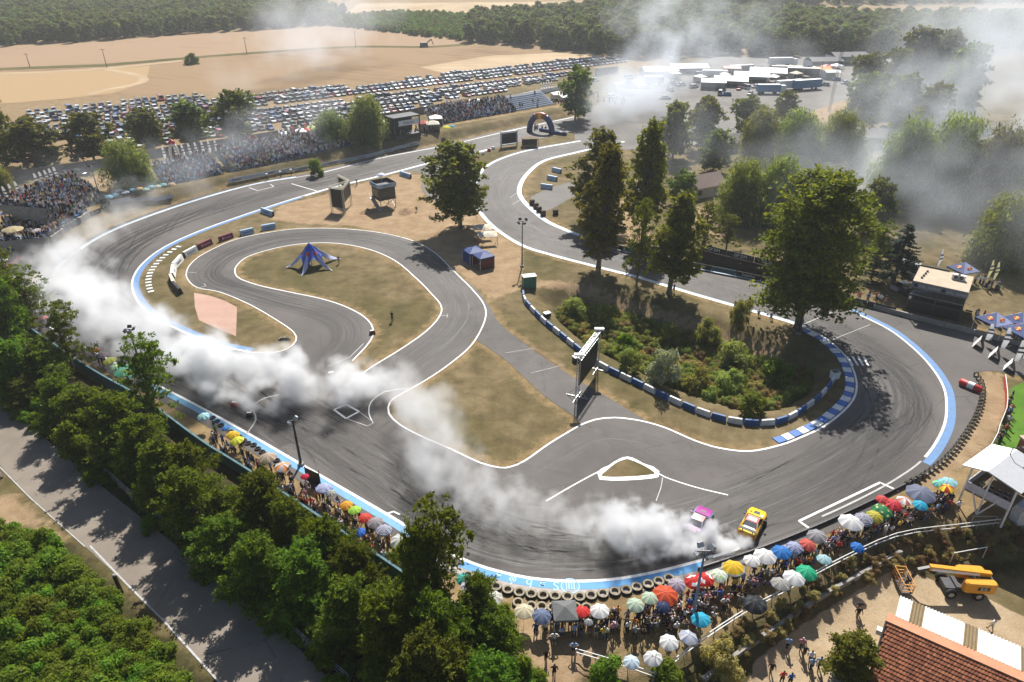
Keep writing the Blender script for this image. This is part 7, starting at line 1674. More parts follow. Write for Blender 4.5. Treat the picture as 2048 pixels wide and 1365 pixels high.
mass('crowd', [PSIT, PSTD], crowd, 'crowd filling the far grandstands and banks', CROWDM)
def marr(me): return (np.array([v.co[:] for v in me.vertices]), [tuple(p.vertices) for p in me.polygons], [p.material_index for p in me.polygons])
PP = [marr(PM[k]) for k in ('stand', 'fold', 'photo', 'sit')]; dense = []
def fillcrowd(px, n, face):
    poly = PG(px, .2); lo, hi = poly.min(0), poly.max(0); k = 0
    while k < n:
        q = np.array([R.uniform(lo[0], hi[0]), R.uniform(lo[1], hi[1])])
        if sdf(q[:1], q[1:], poly)[0] < 0:
            k += 1; dense.append((q[0], q[1], hz1(*q), face + R.uniform(-.7, .7), R.uniform(.92, 1.05), R.randrange(4), [SH[R.choice(CW_)], R.choice(((.02, .022, .03), (.03, .05, .1), (.15, .12, .09))), R.choice(((.42, .25, .17), (.5, .31, .22))), R.choice(((.02, .014, .01), (.06, .035, .02), (.4, .4, .4))), (.08, .08, .08)]))
fillcrowd([(1065, 1240), (1210, 1238), (1310, 1218), (1400, 1188), (1500, 1150), (1600, 1102), (1720, 1056), (1830, 1014), (1900, 985), (1905, 1010), (1800, 1050), (1690, 1090), (1570, 1150), (1440, 1215), (1345, 1262), (1200, 1268), (1065, 1262)], 150, 0)
fillcrowd([(425, 858), (560, 940), (700, 1025), (800, 1080), (850, 1120), (770, 1124), (640, 1045), (520, 966), (420, 895)], 70, -.6)
mass('crowd', PP, dense, 'tightly packed spectators between the umbrellas', CROWDM)
# stage and stalls behind the far crowd
b = GT(815, 277); e = empty('stage', b, rz_px((790, 281), (840, 272)), 'black stage with a white lettered sign between the far grandstands', 'stage')
m = MB(); m.box((0, 2, 6.2), (9, 5, .35)); m.build('roof', BLACK, e); m = MB(); m.box((0, 4.3, 3.1), (9, .2, 6)); m.build('back_wall', CHAR, e); m = MB(); m.box((0, 2, .6), (9, 5, 1.2)); m.build('platform', BLACK, e)
for x in (-4.3, 4.3): m = MB(); m.box((x, -.3, 3.1), (.3, .3, 6.2)); m.build('column', DKSTEEL, e)
m = MB(); m.box((.6, -.35, 4.6), (7, .1, 1.5)); s_o = m.build('sign', WHITE, e); text('Szabolcs', 1.1, s_o, (.6, -.42, 4.6), (math.pi / 2, 0, 0), INK)
b = GT(779, 268); e = empty('site_container', b, .2, 'white site container beside the stage under the taller willow', 'container'); m = MB(); m.box((0, 0, 1.9), (3.2, 3, 3.8)); m.build('body', WHITE, e); m = MB(); m.box((0, -1.53, 1.2), (1, .04, 2)); m.build('door', CONC, e)
for k, (px, w, mt, lab) in enumerate([((846, 262), 2.6, RED, 'small red stall roof beside the stage mast'), ((872, 250), 4.0, WHITE, 'white stall tent next to the vivid yellow umbrella'), ((884, 240), 4.2, CREAM, 'cream stall tent behind the far half full stand'), ((866, 262), 4.0, CREAM, 'yellowish stall tent below the far half full stand'), ((950, 214), 4, WHITE, 'small white tent behind the half full stand'), ((1115, 200), 4.5, WHITE, 'white tent behind the empty blue seats'), ((1135, 206), 5, WHITE, 'white tent next to the lone leaning tree'),
                                        ((572, 284), 3.6, WHITE, 'white stall beside the tall stall flags'), ((604, 277), 3.6, WHITE, 'white stall in the middle of the stall flags'), ((626, 271), 3.6, M('lime_roof', (.4, .5, .08)), 'lime roofed stall at the end of the stall flags'), ((614, 276), 2.6, RED, 'red fronted stall among the white stalls')]):
    gazebo(px, w, 2.3, mt, .2, lab, [WHITE], name='stall', peak=.9, sides=(1, 2))
for k, (px, lab) in enumerate((((535, 360), 'white topped trackside post nearest the painted box'), ((562, 355), 'white topped trackside post in the middle of three'), ((583, 351), 'white topped trackside post nearest the dark bush clump'), ((714, 371), 'dark short post by the start straight kerb'))):
    b = GT(*px); e = empty('track_post', b, 0, lab, 'post'); m = MB(); m.tube([(0, 0, 0), (0, 0, 1.3)], .12, 6); m.build('shaft', DKSTEEL, e); m = MB(); m.box((0, 0, 1.45), (.45, .45, .3)); m.build('cap', WHITE if k < 3 else DKSTEEL, e)
for k, px in enumerate(((954, 318), (966, 310), (978, 303), (986, 299), (941, 324))):
    b = GT(*px); o_ = MB(); o_.box((0, 0, .4), (1.1, .5, .8), 0, None, .7); ob = o_.build('road_barrier', RED if k % 2 == 0 else WHITE, None, False, b, .3); tag(ob, ('red' if k % 2 == 0 else 'white') + f' plastic road barrier by the far screen, {nth(k)} in the row', 'barrier', 'red and white barriers by the far screen')
for k, px in enumerate(((1064, 410), (1072, 417), (1078, 424), (1086, 432), (1111, 430))):
    b = GT(*px); ob = MB().box((0, 0, .6), (1.0, .8, 1.2), 0, None, .95).build('hay_block', BROWN, None, False, b, .5); tag(ob, f'square brown block inside the hairpin kerb, {nth(k)} in the short row' if k < 4 else 'single brown block set back from the hairpin kerb row', 'block', 'brown blocks inside the hairpin')
b = GT(848, 95); e = empty('digger', b, .4, 'small dark digger parked on the far stubble field', 'digger'); m = MB(); m.box((0, 0, 1.6), (4, 2.6, 2)); m.build('body', DKSTEEL, e); m = MB(); m.box((0, 0, .4), (4.4, 2.8, .8)); m.build('track', BLACK, e); m = MB(); m.beam((1.8, 0, 2.2), (4.5, 0, 4.2), .5); m.beam((4.5, 0, 4.2), (5.8, 0, 1.2), .4); m.build('arm', DKSTEEL, e)
b = GT(1303, 1352); e = empty('bare_sapling', b, 0, 'leafless sapling in front of the lowest white umbrella', 'tree'); m = MB(); m.tube([(0, 0, 0), (.05, 0, 1.4), (.15, 0, 3.0)], [.05, .035, .01], 5); m.build('trunk', BARK, e); m = MB()
for k in range(14): z = R.uniform(1.0, 2.8); a = R.uniform(0, 6.28); l = R.uniform(.3, .9); m.tube([(.1 * z / 3, 0, z), (math.cos(a) * l, math.sin(a) * l, z + l * .6)], [.015, .005], 3, cap=False)
m.build('branches', BARK, e)
# ------------------------------------------------------------------ parked cars
CARP = M_obj('car_paint', .28, .5, .05, 1.0); CARP.node_tree.nodes['Principled BSDF'].inputs['Coat Weight'].default_value = .8
def car_body(kind):
    """x forward, parts: 0 paint, 1 glass, 2 rubber, 3 lamps"""
    L, W, H = {'hatchback': (4.0, 1.72, 1.48), 'saloon': (4.6, 1.78, 1.44), 'estate': (4.6, 1.78, 1.50), 'van': (4.9, 1.92, 1.95)}[kind]
    hb = H * (.60 if kind != 'van' else .52)
    roof = {'hatchback': (-.44, -.34, .14, .28), 'saloon': (-.36, -.20, .12, .27), 'estate': (-.47, -.42, .12, .27), 'van': (-.49, -.47, .22, .36)}[kind]
    m = MB()
    sec = [(-.5, .78, .35, .80), (-.47, .92, .22, hb * .98), (-.25, 1.0, .2, hb), (.1, 1.0, .2, hb), (.3, .98, .2, hb * .93), (.45, .9, .22, hb * .78), (.5, .74, .32, hb * .62)]
    for x, w, z0, z1 in sec:
        y = W / 2 * w; m.v += [(x * L, -y * .94, z0), (x * L, -y, (z0 + z1) * .55), (x * L, -y * .93, z1), (x * L, y * .93, z1), (x * L, y, (z0 + z1) * .55), (x * L, y * .94, z0)]
    n = len(sec)
    for i in range(n - 1):
        for k in range(6): m.f.append((i * 6 + k, (i + 1) * 6 + k, (i + 1) * 6 + (k + 1) % 6, i * 6 + (k + 1) % 6)); m.m.append(0)
    m.f += [tuple(range(6)), tuple(reversed([(n - 1) * 6 + k for k in range(6)]))]; m.m += [0, 0]
    a, b, c, d = (q * L for q in roof); yb, yt = W / 2 * .90, W / 2 * .70
    vs = [(a, -yb, hb), (d, -yb, hb * .97), (d, yb, hb * .97), (a, yb, hb), (b, -yt, H), (c, -yt, H), (c, yt, H), (b, yt, H)]
    m.add(vs, [(0, 1, 5, 4), (1, 2, 6, 5), (2, 3, 7, 6), (3, 0, 4, 7)], 1); m.add([(b, -yt, H + .004), (c, -yt, H + .004), (c, yt, H + .004), (b, yt, H + .004)], [(0, 1, 2, 3)], 0)
    for s in (-1, 1):
        for (p, q) in ((0, 4), (1, 5)):
            P0, P1 = Vector(vs[p]), Vector(vs[q]); P0.y = s * abs(P0.y); P1.y = s * abs(P1.y); m.beam(P0, P1, .08, .08, 0)
    for x in (-.31 * L, .31 * L):
        for s in (-1, 1): m.lathe([(.01, -.1), (.31, -.1), (.31, .1), (.01, .1)], 10, 2, (x, s * (W / 2 - .1), .31), Matrix.Rotation(math.pi / 2, 3, 'X'))
    for s in (-1, 1): m.box((L * .487, s * W * .33, hb * .66), (.08, .34, .13), 3)
    return m
LAMPM = M('headlamp_glass', (.6, .6, .58), .15, .6)
KINDS = ('hatchback', 'saloon', 'estate', 'van'); CARM = [car_body(k) for k in KINDS]; CARME = [m.mesh('parked_car', [CARP, GLASS, RUBBER, LAMPM]) for m in CARM]; CARR = [arr(m) for m in CARM]
CC = {'silver': (.42, .43, .45), 'white': (.68, .68, .68), 'black': (.012, .012, .014), 'dark grey': (.06, .063, .068), 'grey': (.18, .19, .20), 'dark blue': (.015, .03, .10), 'blue': (.03, .11, .30), 'red': (.30, .015, .015), 'dark green': (.02, .07, .045), 'beige': (.36, .31, .22)}
CL = ['silver'] * 8 + ['white'] * 6 + ['black'] * 3 + ['dark grey'] * 4 + ['grey'] * 4 + ['dark blue'] * 3 + ['blue'] * 2 + ['red'] * 2 + ['dark green', 'beige']
lot = PG([(40, 208), (60, 199), (128, 194), (175, 202), (240, 187), (300, 183), (560, 172), (792, 158), (800, 167), (690, 176), (1205, 116), (1285, 128), (1190, 141), (1128, 158), (905, 208), (780, 228), (560, 258), (500, 270), (250, 312), (140, 322), (150, 296), (60, 262)])
d = np.array(G(1200, 120)) - np.array(G(560, 193)); d /= np.linalg.norm(d); nn = np.array([-d[1], d[0]])
o0 = np.array(G(560, 258)); allc = []
ORDN = ['first', 'second', 'third', 'fourth', 'fifth', 'sixth', 'seventh', 'eighth', 'ninth', 'tenth', 'eleventh', 'twelfth', 'thirteenth', 'fourteenth', 'fifteenth']
rows = {}; s_left = float((np.array(G(470, 230)) - o0) @ d)
for row, (off, only_left) in enumerate(((-22, 1), (-14, 1), (-7, 1), (1.5, 0), (9.5, 1), (11.5, 2), (19.5, 0), (27, 0), (35, 1), (42, 0), (49.5, 0), (57, 0), (66, 1), (74, 1))):
    base = o0 + nn * off; s = -260.0
    while s < 420:
        s += R.uniform(2.4, 2.8)
        if (only_left == 1 and s > s_left) or (only_left == 2 and s < s_left): continue
        q = base + d * s + nn * R.uniform(-.4, .4) * (2.5 if s < s_left else 1)
        if sdf(q[:1], q[1:], lot)[0] < -.8 and R.random() < .94: allc.append((q[0], q[1], row, s)); rows.setdefault(row, 0)
rk = {r: i for i, r in enumerate(sorted(rows))}
allc.sort(key=lambda c: math.hypot(c[0], c[1]))
far = []
fa_ = math.atan2(nn[1], nn[0]) + math.pi
for k, (x, y, r, s) in enumerate(allc):
    kd = R.choices(range(4), (4, 3, 3, 1))[0]; cn = R.choice(CL); rot = fa_ + (math.pi if (rk[r] % 2 and R.random() < .6) else 0) + R.uniform(-.06, .06)
    if k < 292:
        o = link(bpy.data.objects.new('parked_car', CARME[kd])); o.location = (x, y, 0); o.rotation_euler = (0, 0, rot); o.color = (*CC[cn], 1)
        sec = 'at the picture edge' if x < -140 else 'beside the first dark trees' if x < -115 else 'behind the round willow' if x < -95 else 'behind the arched gate' if x < -75 else 'behind the stall flags' if x < -50 else 'behind the pale willow' if x < -25 else 'behind the stage' if x < 0 else 'towards the power pole'
        for _ in range(40):
            lab = f'{cn} {KINDS[kd]} {ORDN[rk[r]]} row from the wall {sec}'
            if lab not in USED: break
            cn, kd = R.choice(CL), R.randrange(4)
        USED.add(lab); o.data = CARME[kd]; o.color = (*CC[cn], 1)
        tag(o, lab, 'car', 'cars parked in rows on the stubble field')
    else: far.append((x, y, 0, rot, 1.0, kd, [CC[cn], (.02, .024, .028), (.02, .02, .02), (.6, .6, .58)]))
mass('parked_cars', CARR, far, 'farther cars parked in rows on the stubble field', attr_mat('far_car_paint', .28, .5, .8))
def onecar(px, kd, cn, rz, label, z=0): 
    p = GT(*px); o = link(bpy.data.objects.new('parked_car', CARME[kd])); o.location = p; o.rotation_euler = (0, 0, rz); o.color = (*CC[cn], 1); tag(o, label, 'car'); return o
onecar((134, 352), 1, 'silver', -.35, 'silver saloon parked in tree shade behind the corner flags'); onecar((160, 350), 0, 'dark grey', -.3, 'dark grey hatchback in tree shade behind the corner flags')
onecar((1822, 546), 3, 'white', -1.0, 'white van behind the black hospitality box'); onecar((1806, 580), 1, 'silver', .3, 'silver saloon between the spruce and the hospitality box'); onecar((1190, 163), 0, 'white', .2, 'white hatchback parked by the pale grey wall'); onecar((1330, 199), 1, 'grey', .1, 'grey car alone on the smoky paddock apron'); onecar((1225, 196), 2, 'white', .3, 'white estate at the paddock entrance'); onecar((1258, 158), 3, 'white', .4, 'white van by the paddock wall'); onecar((1690, 168), 0, 'white', .5, 'white hatchback at the edge of the far grove')
# ------------------------------------------------------------------ paddock: marquees, trucks, trailers
def marquee(px, w, l, h, mt, rz, label):
    b = GT(*px); e = empty('marquee', b, rz, label, 'marquee'); m = MB(); m.add([(-l/2, -w/2, h), (l/2, -w/2, h), (l/2, w/2, h), (-l/2, w/2, h), (-l/2, 0, h + w * .16), (l/2, 0, h + w * .16)], [(0, 1, 5, 4), (2, 3, 4, 5), (3, 0, 4), (1, 2, 5)]); m.build('roof', mt, e)
    m = MB(); m.box((0, w/2 - .1, h/2), (l, .08, h)); m.box((-l/2 + .05, 0, h/2), (.08, w, h)); m.build('side_wall', M('tent_wall_grey', (.52, .53, .55), .7), e)
    for x in (-l/2, 0, l/2): m = MB(); m.box((x, -w/2, h/2), (.15, .15, h)); m.build('leg', STEEL, e)
def trailer(px, l, h, body, rz, label, cab=None):
    b = GT(*px); e = empty('race_truck' if cab else 'trailer', b, rz, label, 'truck' if cab else 'trailer'); m = MB(); m.box((0, 0, .9 + (h - .9) / 2), (l, 2.5, h - .9)); m.build('body', body, e)
    m = MB(); m.box((0, 0, h + .02), (l - .1, 2.4, .06)); m.build('roof', WHITE, e)
    for x in (-l * .35, -l * .25, l * .3):
        for s in (-1, 1): m = MB(); m.lathe([(.01, -.15), (.5, -.15), (.5, .15), (.01, .15)], 10, 0, (x, s * 1.1, .5), Matrix.Rotation(math.pi / 2, 3, 'X')); m.build('wheel', RUBBER, e)
    if cab: m = MB(); m.box((l / 2 + 1.2, 0, 1.9), (2.0, 2.4, 2.8), 0, None, .94); m.build('cab', cab, e); m = MB(); m.box((l / 2 + 2.2, 0, 2.3), (.06, 2.1, 1.0)); m.build('windscreen', GLASS, e)
for a in [((1460, 172), 9, 14, 2.6, WHITE, -.25, 'white marquee nearest the front of the paddock'), ((1501, 163), 9, 15, 2.6, WHITE, -.25, 'white marquee in the middle of the paddock row'), ((1534, 155), 10, 16, 2.6, WHITE, -.25, 'largest white marquee at the back of the paddock row'), ((1318, 152), 9, 16, 2.6, WHITE, .1, 'white marquee in the thickest paddock smoke'), ((1375, 146), 9, 18, 2.6, WHITE, .1, 'white marquee fading into paddock smoke'), ((1425, 178), 7, 10, 3, WHITE, -.2, 'small white marquee at the smoky side of the paddock row'),
          ((1645, 136), 9, 16, 3.5, M('charcoal_tent', (.05, .05, .06), .6), .1, 'dark marquee with a pale edge behind the orange tents'), ((1692, 128), 10, 18, 4, M('charcoal_tent', (0, 0, 0)), .1, 'big dark marquee behind the lattice mast'), ((1638, 152), 6, 9, 3, ORANGE, .1, 'orange roofed marquee in front of the dark ones'), ((1462, 150), 5, 8, 3, RED, -.2, 'small red roofed marquee beside the dark trailer'), ((1660, 158), 5, 7, 3, WHITE, .1, 'small white marquee beside the orange one')]: marquee(*a)
for a in [((1612, 180), 13, 4, M('trailer_blue', (.12, .24, .42), .4), .35, 'blue race trailer at the front corner of the paddock', None), ((1577, 180), 12, 3.8, WHITE, .35, 'white race trailer beside the blue one', None), ((1535, 188), 9, 3.6, M('trailer_blue', (0, 0, 0)), .0, 'pale cab race truck parked in front of the marquees', WHITE), ((1480, 148), 12, 3.8, DKSTEEL, .3, 'dark trailer beside the small red marquee', None), ((1572, 150), 14, 3.8, DKSTEEL, -.2, 'long dark trailer behind the largest marquee', None), ((1604, 154), 14, 3.8, DKSTEEL, -.2, 'long dark trailer next to the orange marquee', None), ((1307, 170), 8, 3.4, M('slate_container', (.12, .14, .18), .5), .0, 'slate coloured trailer at the smoky paddock entrance', None), ((1560, 132), 12, 3.8, WHITE, .1, 'white race truck at the forest edge of the paddock', WHITE), ((1428, 158), 11, 3.6, WHITE, -.1, 'white trailer at the smoky side of the paddock', None)]: trailer(*a)
gazebo((1256, 188), 6, 2.5, M('bright_blue_canvas', (0, 0, 0)), .3, 'blue peaked tent at the paddock entrance', name='tent', peak=3.2); gazebo((1238, 182), 5, 2.8, M('charcoal_tent', (0, 0, 0)), .3, 'dark framed tent beside the blue peaked tent', [WHITE], name='tent', peak=.8, sides=(3,))
for px, w, lab in (((1855, 398), 1.6, 'orange play tent glimpsed through smoke under the willows'), ((1900, 425), 2.6, 'pale wooden climbing frame on the pond bank')):
    gazebo(px, w, 2.2, ORANGE if 'orange' in lab else WOOD, .3, lab, name='play_hut', peak=1.6)

# ------------------------------------------------------------------ the two drift cars
def drift_car(c, rz, hood, side, roofc, trim, label, decal):
    e = empty('drift_car', c, rz, label, 'car'); W = .93
    pm = lambda n, col: M('race_' + n, col, .25, .5, 0, .12)
    H_, S_, Rf, T_ = (pm(*q) for q in (hood, side, roofc, trim))
    def loft(name, secs, mat, cap=True):
        m = MB(); k = len(secs[0])
        for s in secs: m.v += s
        for i in range(len(secs) - 1):
            for j in range(k - 1): m.f.append((i * k + j, (i + 1) * k + j, (i + 1) * k + j + 1, i * k + j + 1)); m.m.append(0)
        if cap: m.f += [tuple(range(k)), tuple(reversed(range((len(secs) - 1) * k, len(secs) * k)))]; m.m += [0, 0]
        return m.build(name, mat, e, True)
    def sec(x, w, z0, z1, belt): return [(x, -w * .96, z0), (x, -w, z0 + .2), (x, -w, belt), (x, -w * .90, z1 - .03), (x, -w * .5, z1), (x, w * .5, z1), (x, w * .90, z1 - .03), (x, w, belt), (x, w, z0 + .2), (x, w * .96, z0)]
    loft('body', [sec(-2.2, W * .82, .3, .88, .6), sec(-2.1, W * .95, .18, .98, .72), sec(-1.5, W * 1.06, .14, 1.0, .80), sec(-.9, W * .97, .14, .94, .78), (sec(.6, W * .96, .14, .92, .76)), sec(1.25, W * 1.05, .14, .88, .74), sec(1.9, W * .97, .14, .76, .62), sec(2.2, W * .75, .18, .62, .5)], S_)
    m = MB(); m.add([(.78, -.76, .935), (1.4, -.80, .895), (2.0, -.72, .775), (2.17, -.55, .66), (2.17, .55, .66), (2.0, .72, .775), (1.4, .80, .895), (.78, .76, .935)], [(0, 1, 6, 7), (1, 2, 5, 6), (2, 3, 4, 5)]); m.build('bonnet', H_, e, True)
    m = MB(); m.add([(1.05, -.32, .93), (1.55, -.28, .895), (1.55, .28, .895), (1.05, .32, .93)], [(0, 1, 2, 3)]); m.build('bonnet_vent', decal, e)
    m = MB(); m.add([(-1.35, -.72, .99), (-2.1, -.70, .995), (-2.1, .70, .995), (-1.35, .72, .99)], [(0, 3, 2, 1)]); m.build('boot_lid', H_, e)
    yt = .58
    m = MB(); m.add([(.72, -.76, .935), (.72, .76, .935), (.12, yt, 1.30), (.12, -yt, 1.30)], [(0, 1, 2, 3)]); m.build('windscreen', GLASS, e)
    m = MB(); m.add([(.22, -.63, 1.255), (.22, .63, 1.255), (.11, yt + .01, 1.315), (.11, -yt - .01, 1.315)], [(0, 1, 2, 3)]); m.build('sun_strip', WHITE, e)
    m = MB(); m.add([(-1.35, .72, .985), (-1.35, -.72, .985), (-.72, -yt, 1.29), (-.72, yt, 1.29)], [(0, 1, 2, 3)]); m.build('rear_window', M('grey_glass', (.12, .13, .14), .15, .5), e)
    for s in (-1, 1): m = MB(); m.add([(.68, s * .80, .925), (.12, s * .60, 1.295), (-.72, s * .60, 1.285), (-1.3, s * .78, .98)], [(0, 1, 2, 3)]); m.build('side_window', GLASS, e)
    m = MB(); m.add([(.13, -.6, 1.305), (-.73, -.6, 1.295), (-.73, .6, 1.295), (.13, .6, 1.305), (-.3, 0, 1.335)], [(0, 1, 4), (1, 2, 4), (2, 3, 4), (3, 0, 4)]); m.build('roof', Rf, e, True)
    for s in (-1, 1):
        m = MB(); m.beam((.73, s * .79, .93), (.12, s * .61, 1.30), .07); m.beam((-.72, s * .61, 1.29), (-1.38, s * .77, .98), .09); m.build('pillar', S_, e)
        m = MB(); m.add([(2.08, s * .42, .66), (2.02, s * .80, .64), (1.9, s * .84, .74), (1.98, s * .5, .785)], [(0, 1, 2, 3)]); m.build('headlight', LAMPM, e)
        m = MB(); m.box((-2.18, s * .55, .78), (.05, .45, .14)); m.build('tail_light', RED, e); m = MB(); m.box((.45, s * 1.02, .98), (.16, .2, .13)); m.build('mirror', T_, e)
        m = MB(); m.beam((-1.95, s * .5, .98), (-2.0, s * .5, 1.28), .05, .18); m.build('wing_stay', BLACK, e)
        m = MB(); m.box((-.2, s * .99, .22), (2.0, .06, .18)); m.build('side_skirt', T_, e)
    m = MB(); m.box((-2.05, 0, 1.3), (.34, 1.75, .05)); m.build('rear_wing', T_, e); m = MB(); m.box((2.16, 0, .2), (.3, 1.75, .06)); m.build('splitter', BLACK, e)
    for x, st in ((1.35, .45), (-1.35, 0)):
        for s in (-1, 1):
            w = empty('wheel', (x, s * .86, .32), st); w.parent = e; Mx = Matrix.Rotation(math.pi / 2, 3, 'X')
            m = MB(); m.lathe([(.21, -.13), (.32, -.13), (.33, 0), (.32, .13), (.21, .13)], 18, 0, (0, 0, 0), Mx); m.build('tyre', RUBBER, w, True)
            m = MB(); m.lathe([(.02, .1 * s), (.21, .12 * s)], 10, 0, (0, 0, 0), Mx); m.build('rim', STEEL, w)
    return e
def car_at(c, tail, nose): p = G(*c, .5); return (p[0], p[1], TZ + .005), ang(G(*tail), G(*nose))
p, a = car_at((1505, 1047), (1488, 1080), (1520, 1018)); dc = drift_car(p, a, ('yellow', (.72, .55, .02)), ('orange_yellow', (.70, .36, .015)), ('red_white', (.5, .1, .09)), ('black_trim', (.02, .02, .02)), 'yellow and orange drift car leading, smoke pouring from its rear wheels', BLACK)
for x, y, s in ((1.7, .45, .14), (1.75, -.4, .16), (1.2, .58, .12)):
    m = MB(); m.add([(x - s, y - s, .9 - (x - 1.2) * .17), (x + s, y - s, .9 - (x + 2 * s - 1.2) * .17), (x + s, y + s, .9 - (x + 2 * s - 1.2) * .17), (x - s, y + s, .9 - (x - 1.2) * .17)], [(0, 1, 2, 3)]); o = m.build('decal', BLACK, dc); o.location = (0, 0, .035)
m = MB(); m.add([(-.1, -.4, 1.345), (-.6, -.4, 1.335), (-.6, .4, 1.335), (-.1, .4, 1.345)], [(0, 3, 2, 1)]); m.build('roof_panel', WHITE, dc)
p, a = car_at((1397, 1044), (1380, 1070), (1412, 1020)); drift_car(p, a, ('magenta', (.34, .035, .26)), ('steel_blue', (.20, .25, .33)), ('peach_pink', (.5, .2, .2)), ('violet_trim', (.12, .03, .15)), 'magenta bonneted drift car chasing inside the smoke of the yellow one', M('dark_magenta', (.13, .02, .09), .5))

for x, y, sx, sy, z, col in ((-1.5, 0, .25, .55, 1.02, WHITE), (1.0, -.55, .16, .12, .955, WHITE)):
    m = MB(); m.add([(x - sx, y - sy, z), (x + sx, y - sy, z), (x + sx, y + sy, z), (x - sx, y + sy, z)], [(0, 1, 2, 3)]); m.build('decal', col, dc)
for s in (-1, 1):
    for x, w, col in ((-.2, .55, WHITE), (.75, .22, RED), (-1.2, .2, BLACK)):
        m = MB(); m.box((x, s * .925, .52), (w, .02, .26)); m.build('door_sticker', col, dc)
# clutter between the paddock tents
PK = [(1345, 168), (1362, 172), (1388, 176), (1400, 152), (1412, 150), (1440, 190), (1452, 192), (1478, 180), (1490, 178), (1512, 176), (1520, 142), (1548, 146), (1556, 172), (1590, 168), (1626, 160), (1636, 164), (1650, 172), (1662, 150), (1672, 162), (1588, 140), (1620, 138), (1290, 178), (1340, 182), (1500, 190)]
for k, p_ in enumerate(PK):
    kd, cn = R.randrange(4), R.choice(('white', 'white', 'silver', 'black', 'grey', 'red', 'blue')); onecar(p_, kd, cn, R.uniform(0, 3.1), f'{cn} {KINDS[kd]} among the paddock tents, {nth(k)} from the power pole side')
for k, (p_, mt) in enumerate((((1400, 165), WHITE), ((1448, 160), WHITE), ((1590, 158), CREAM), ((1626, 148), WHITE), ((1652, 144), RED), ((1545, 165), WHITE), ((1350, 158), WHITE), ((1672, 142), WHITE))):
    gazebo(p_, 4.5, 2.4, mt, R.uniform(0, 1), f'small pop up tent in the paddock, {nth(k)} of the scattered ones', [WHITE], name='popup_tent', peak=1.0, sides=(2,))
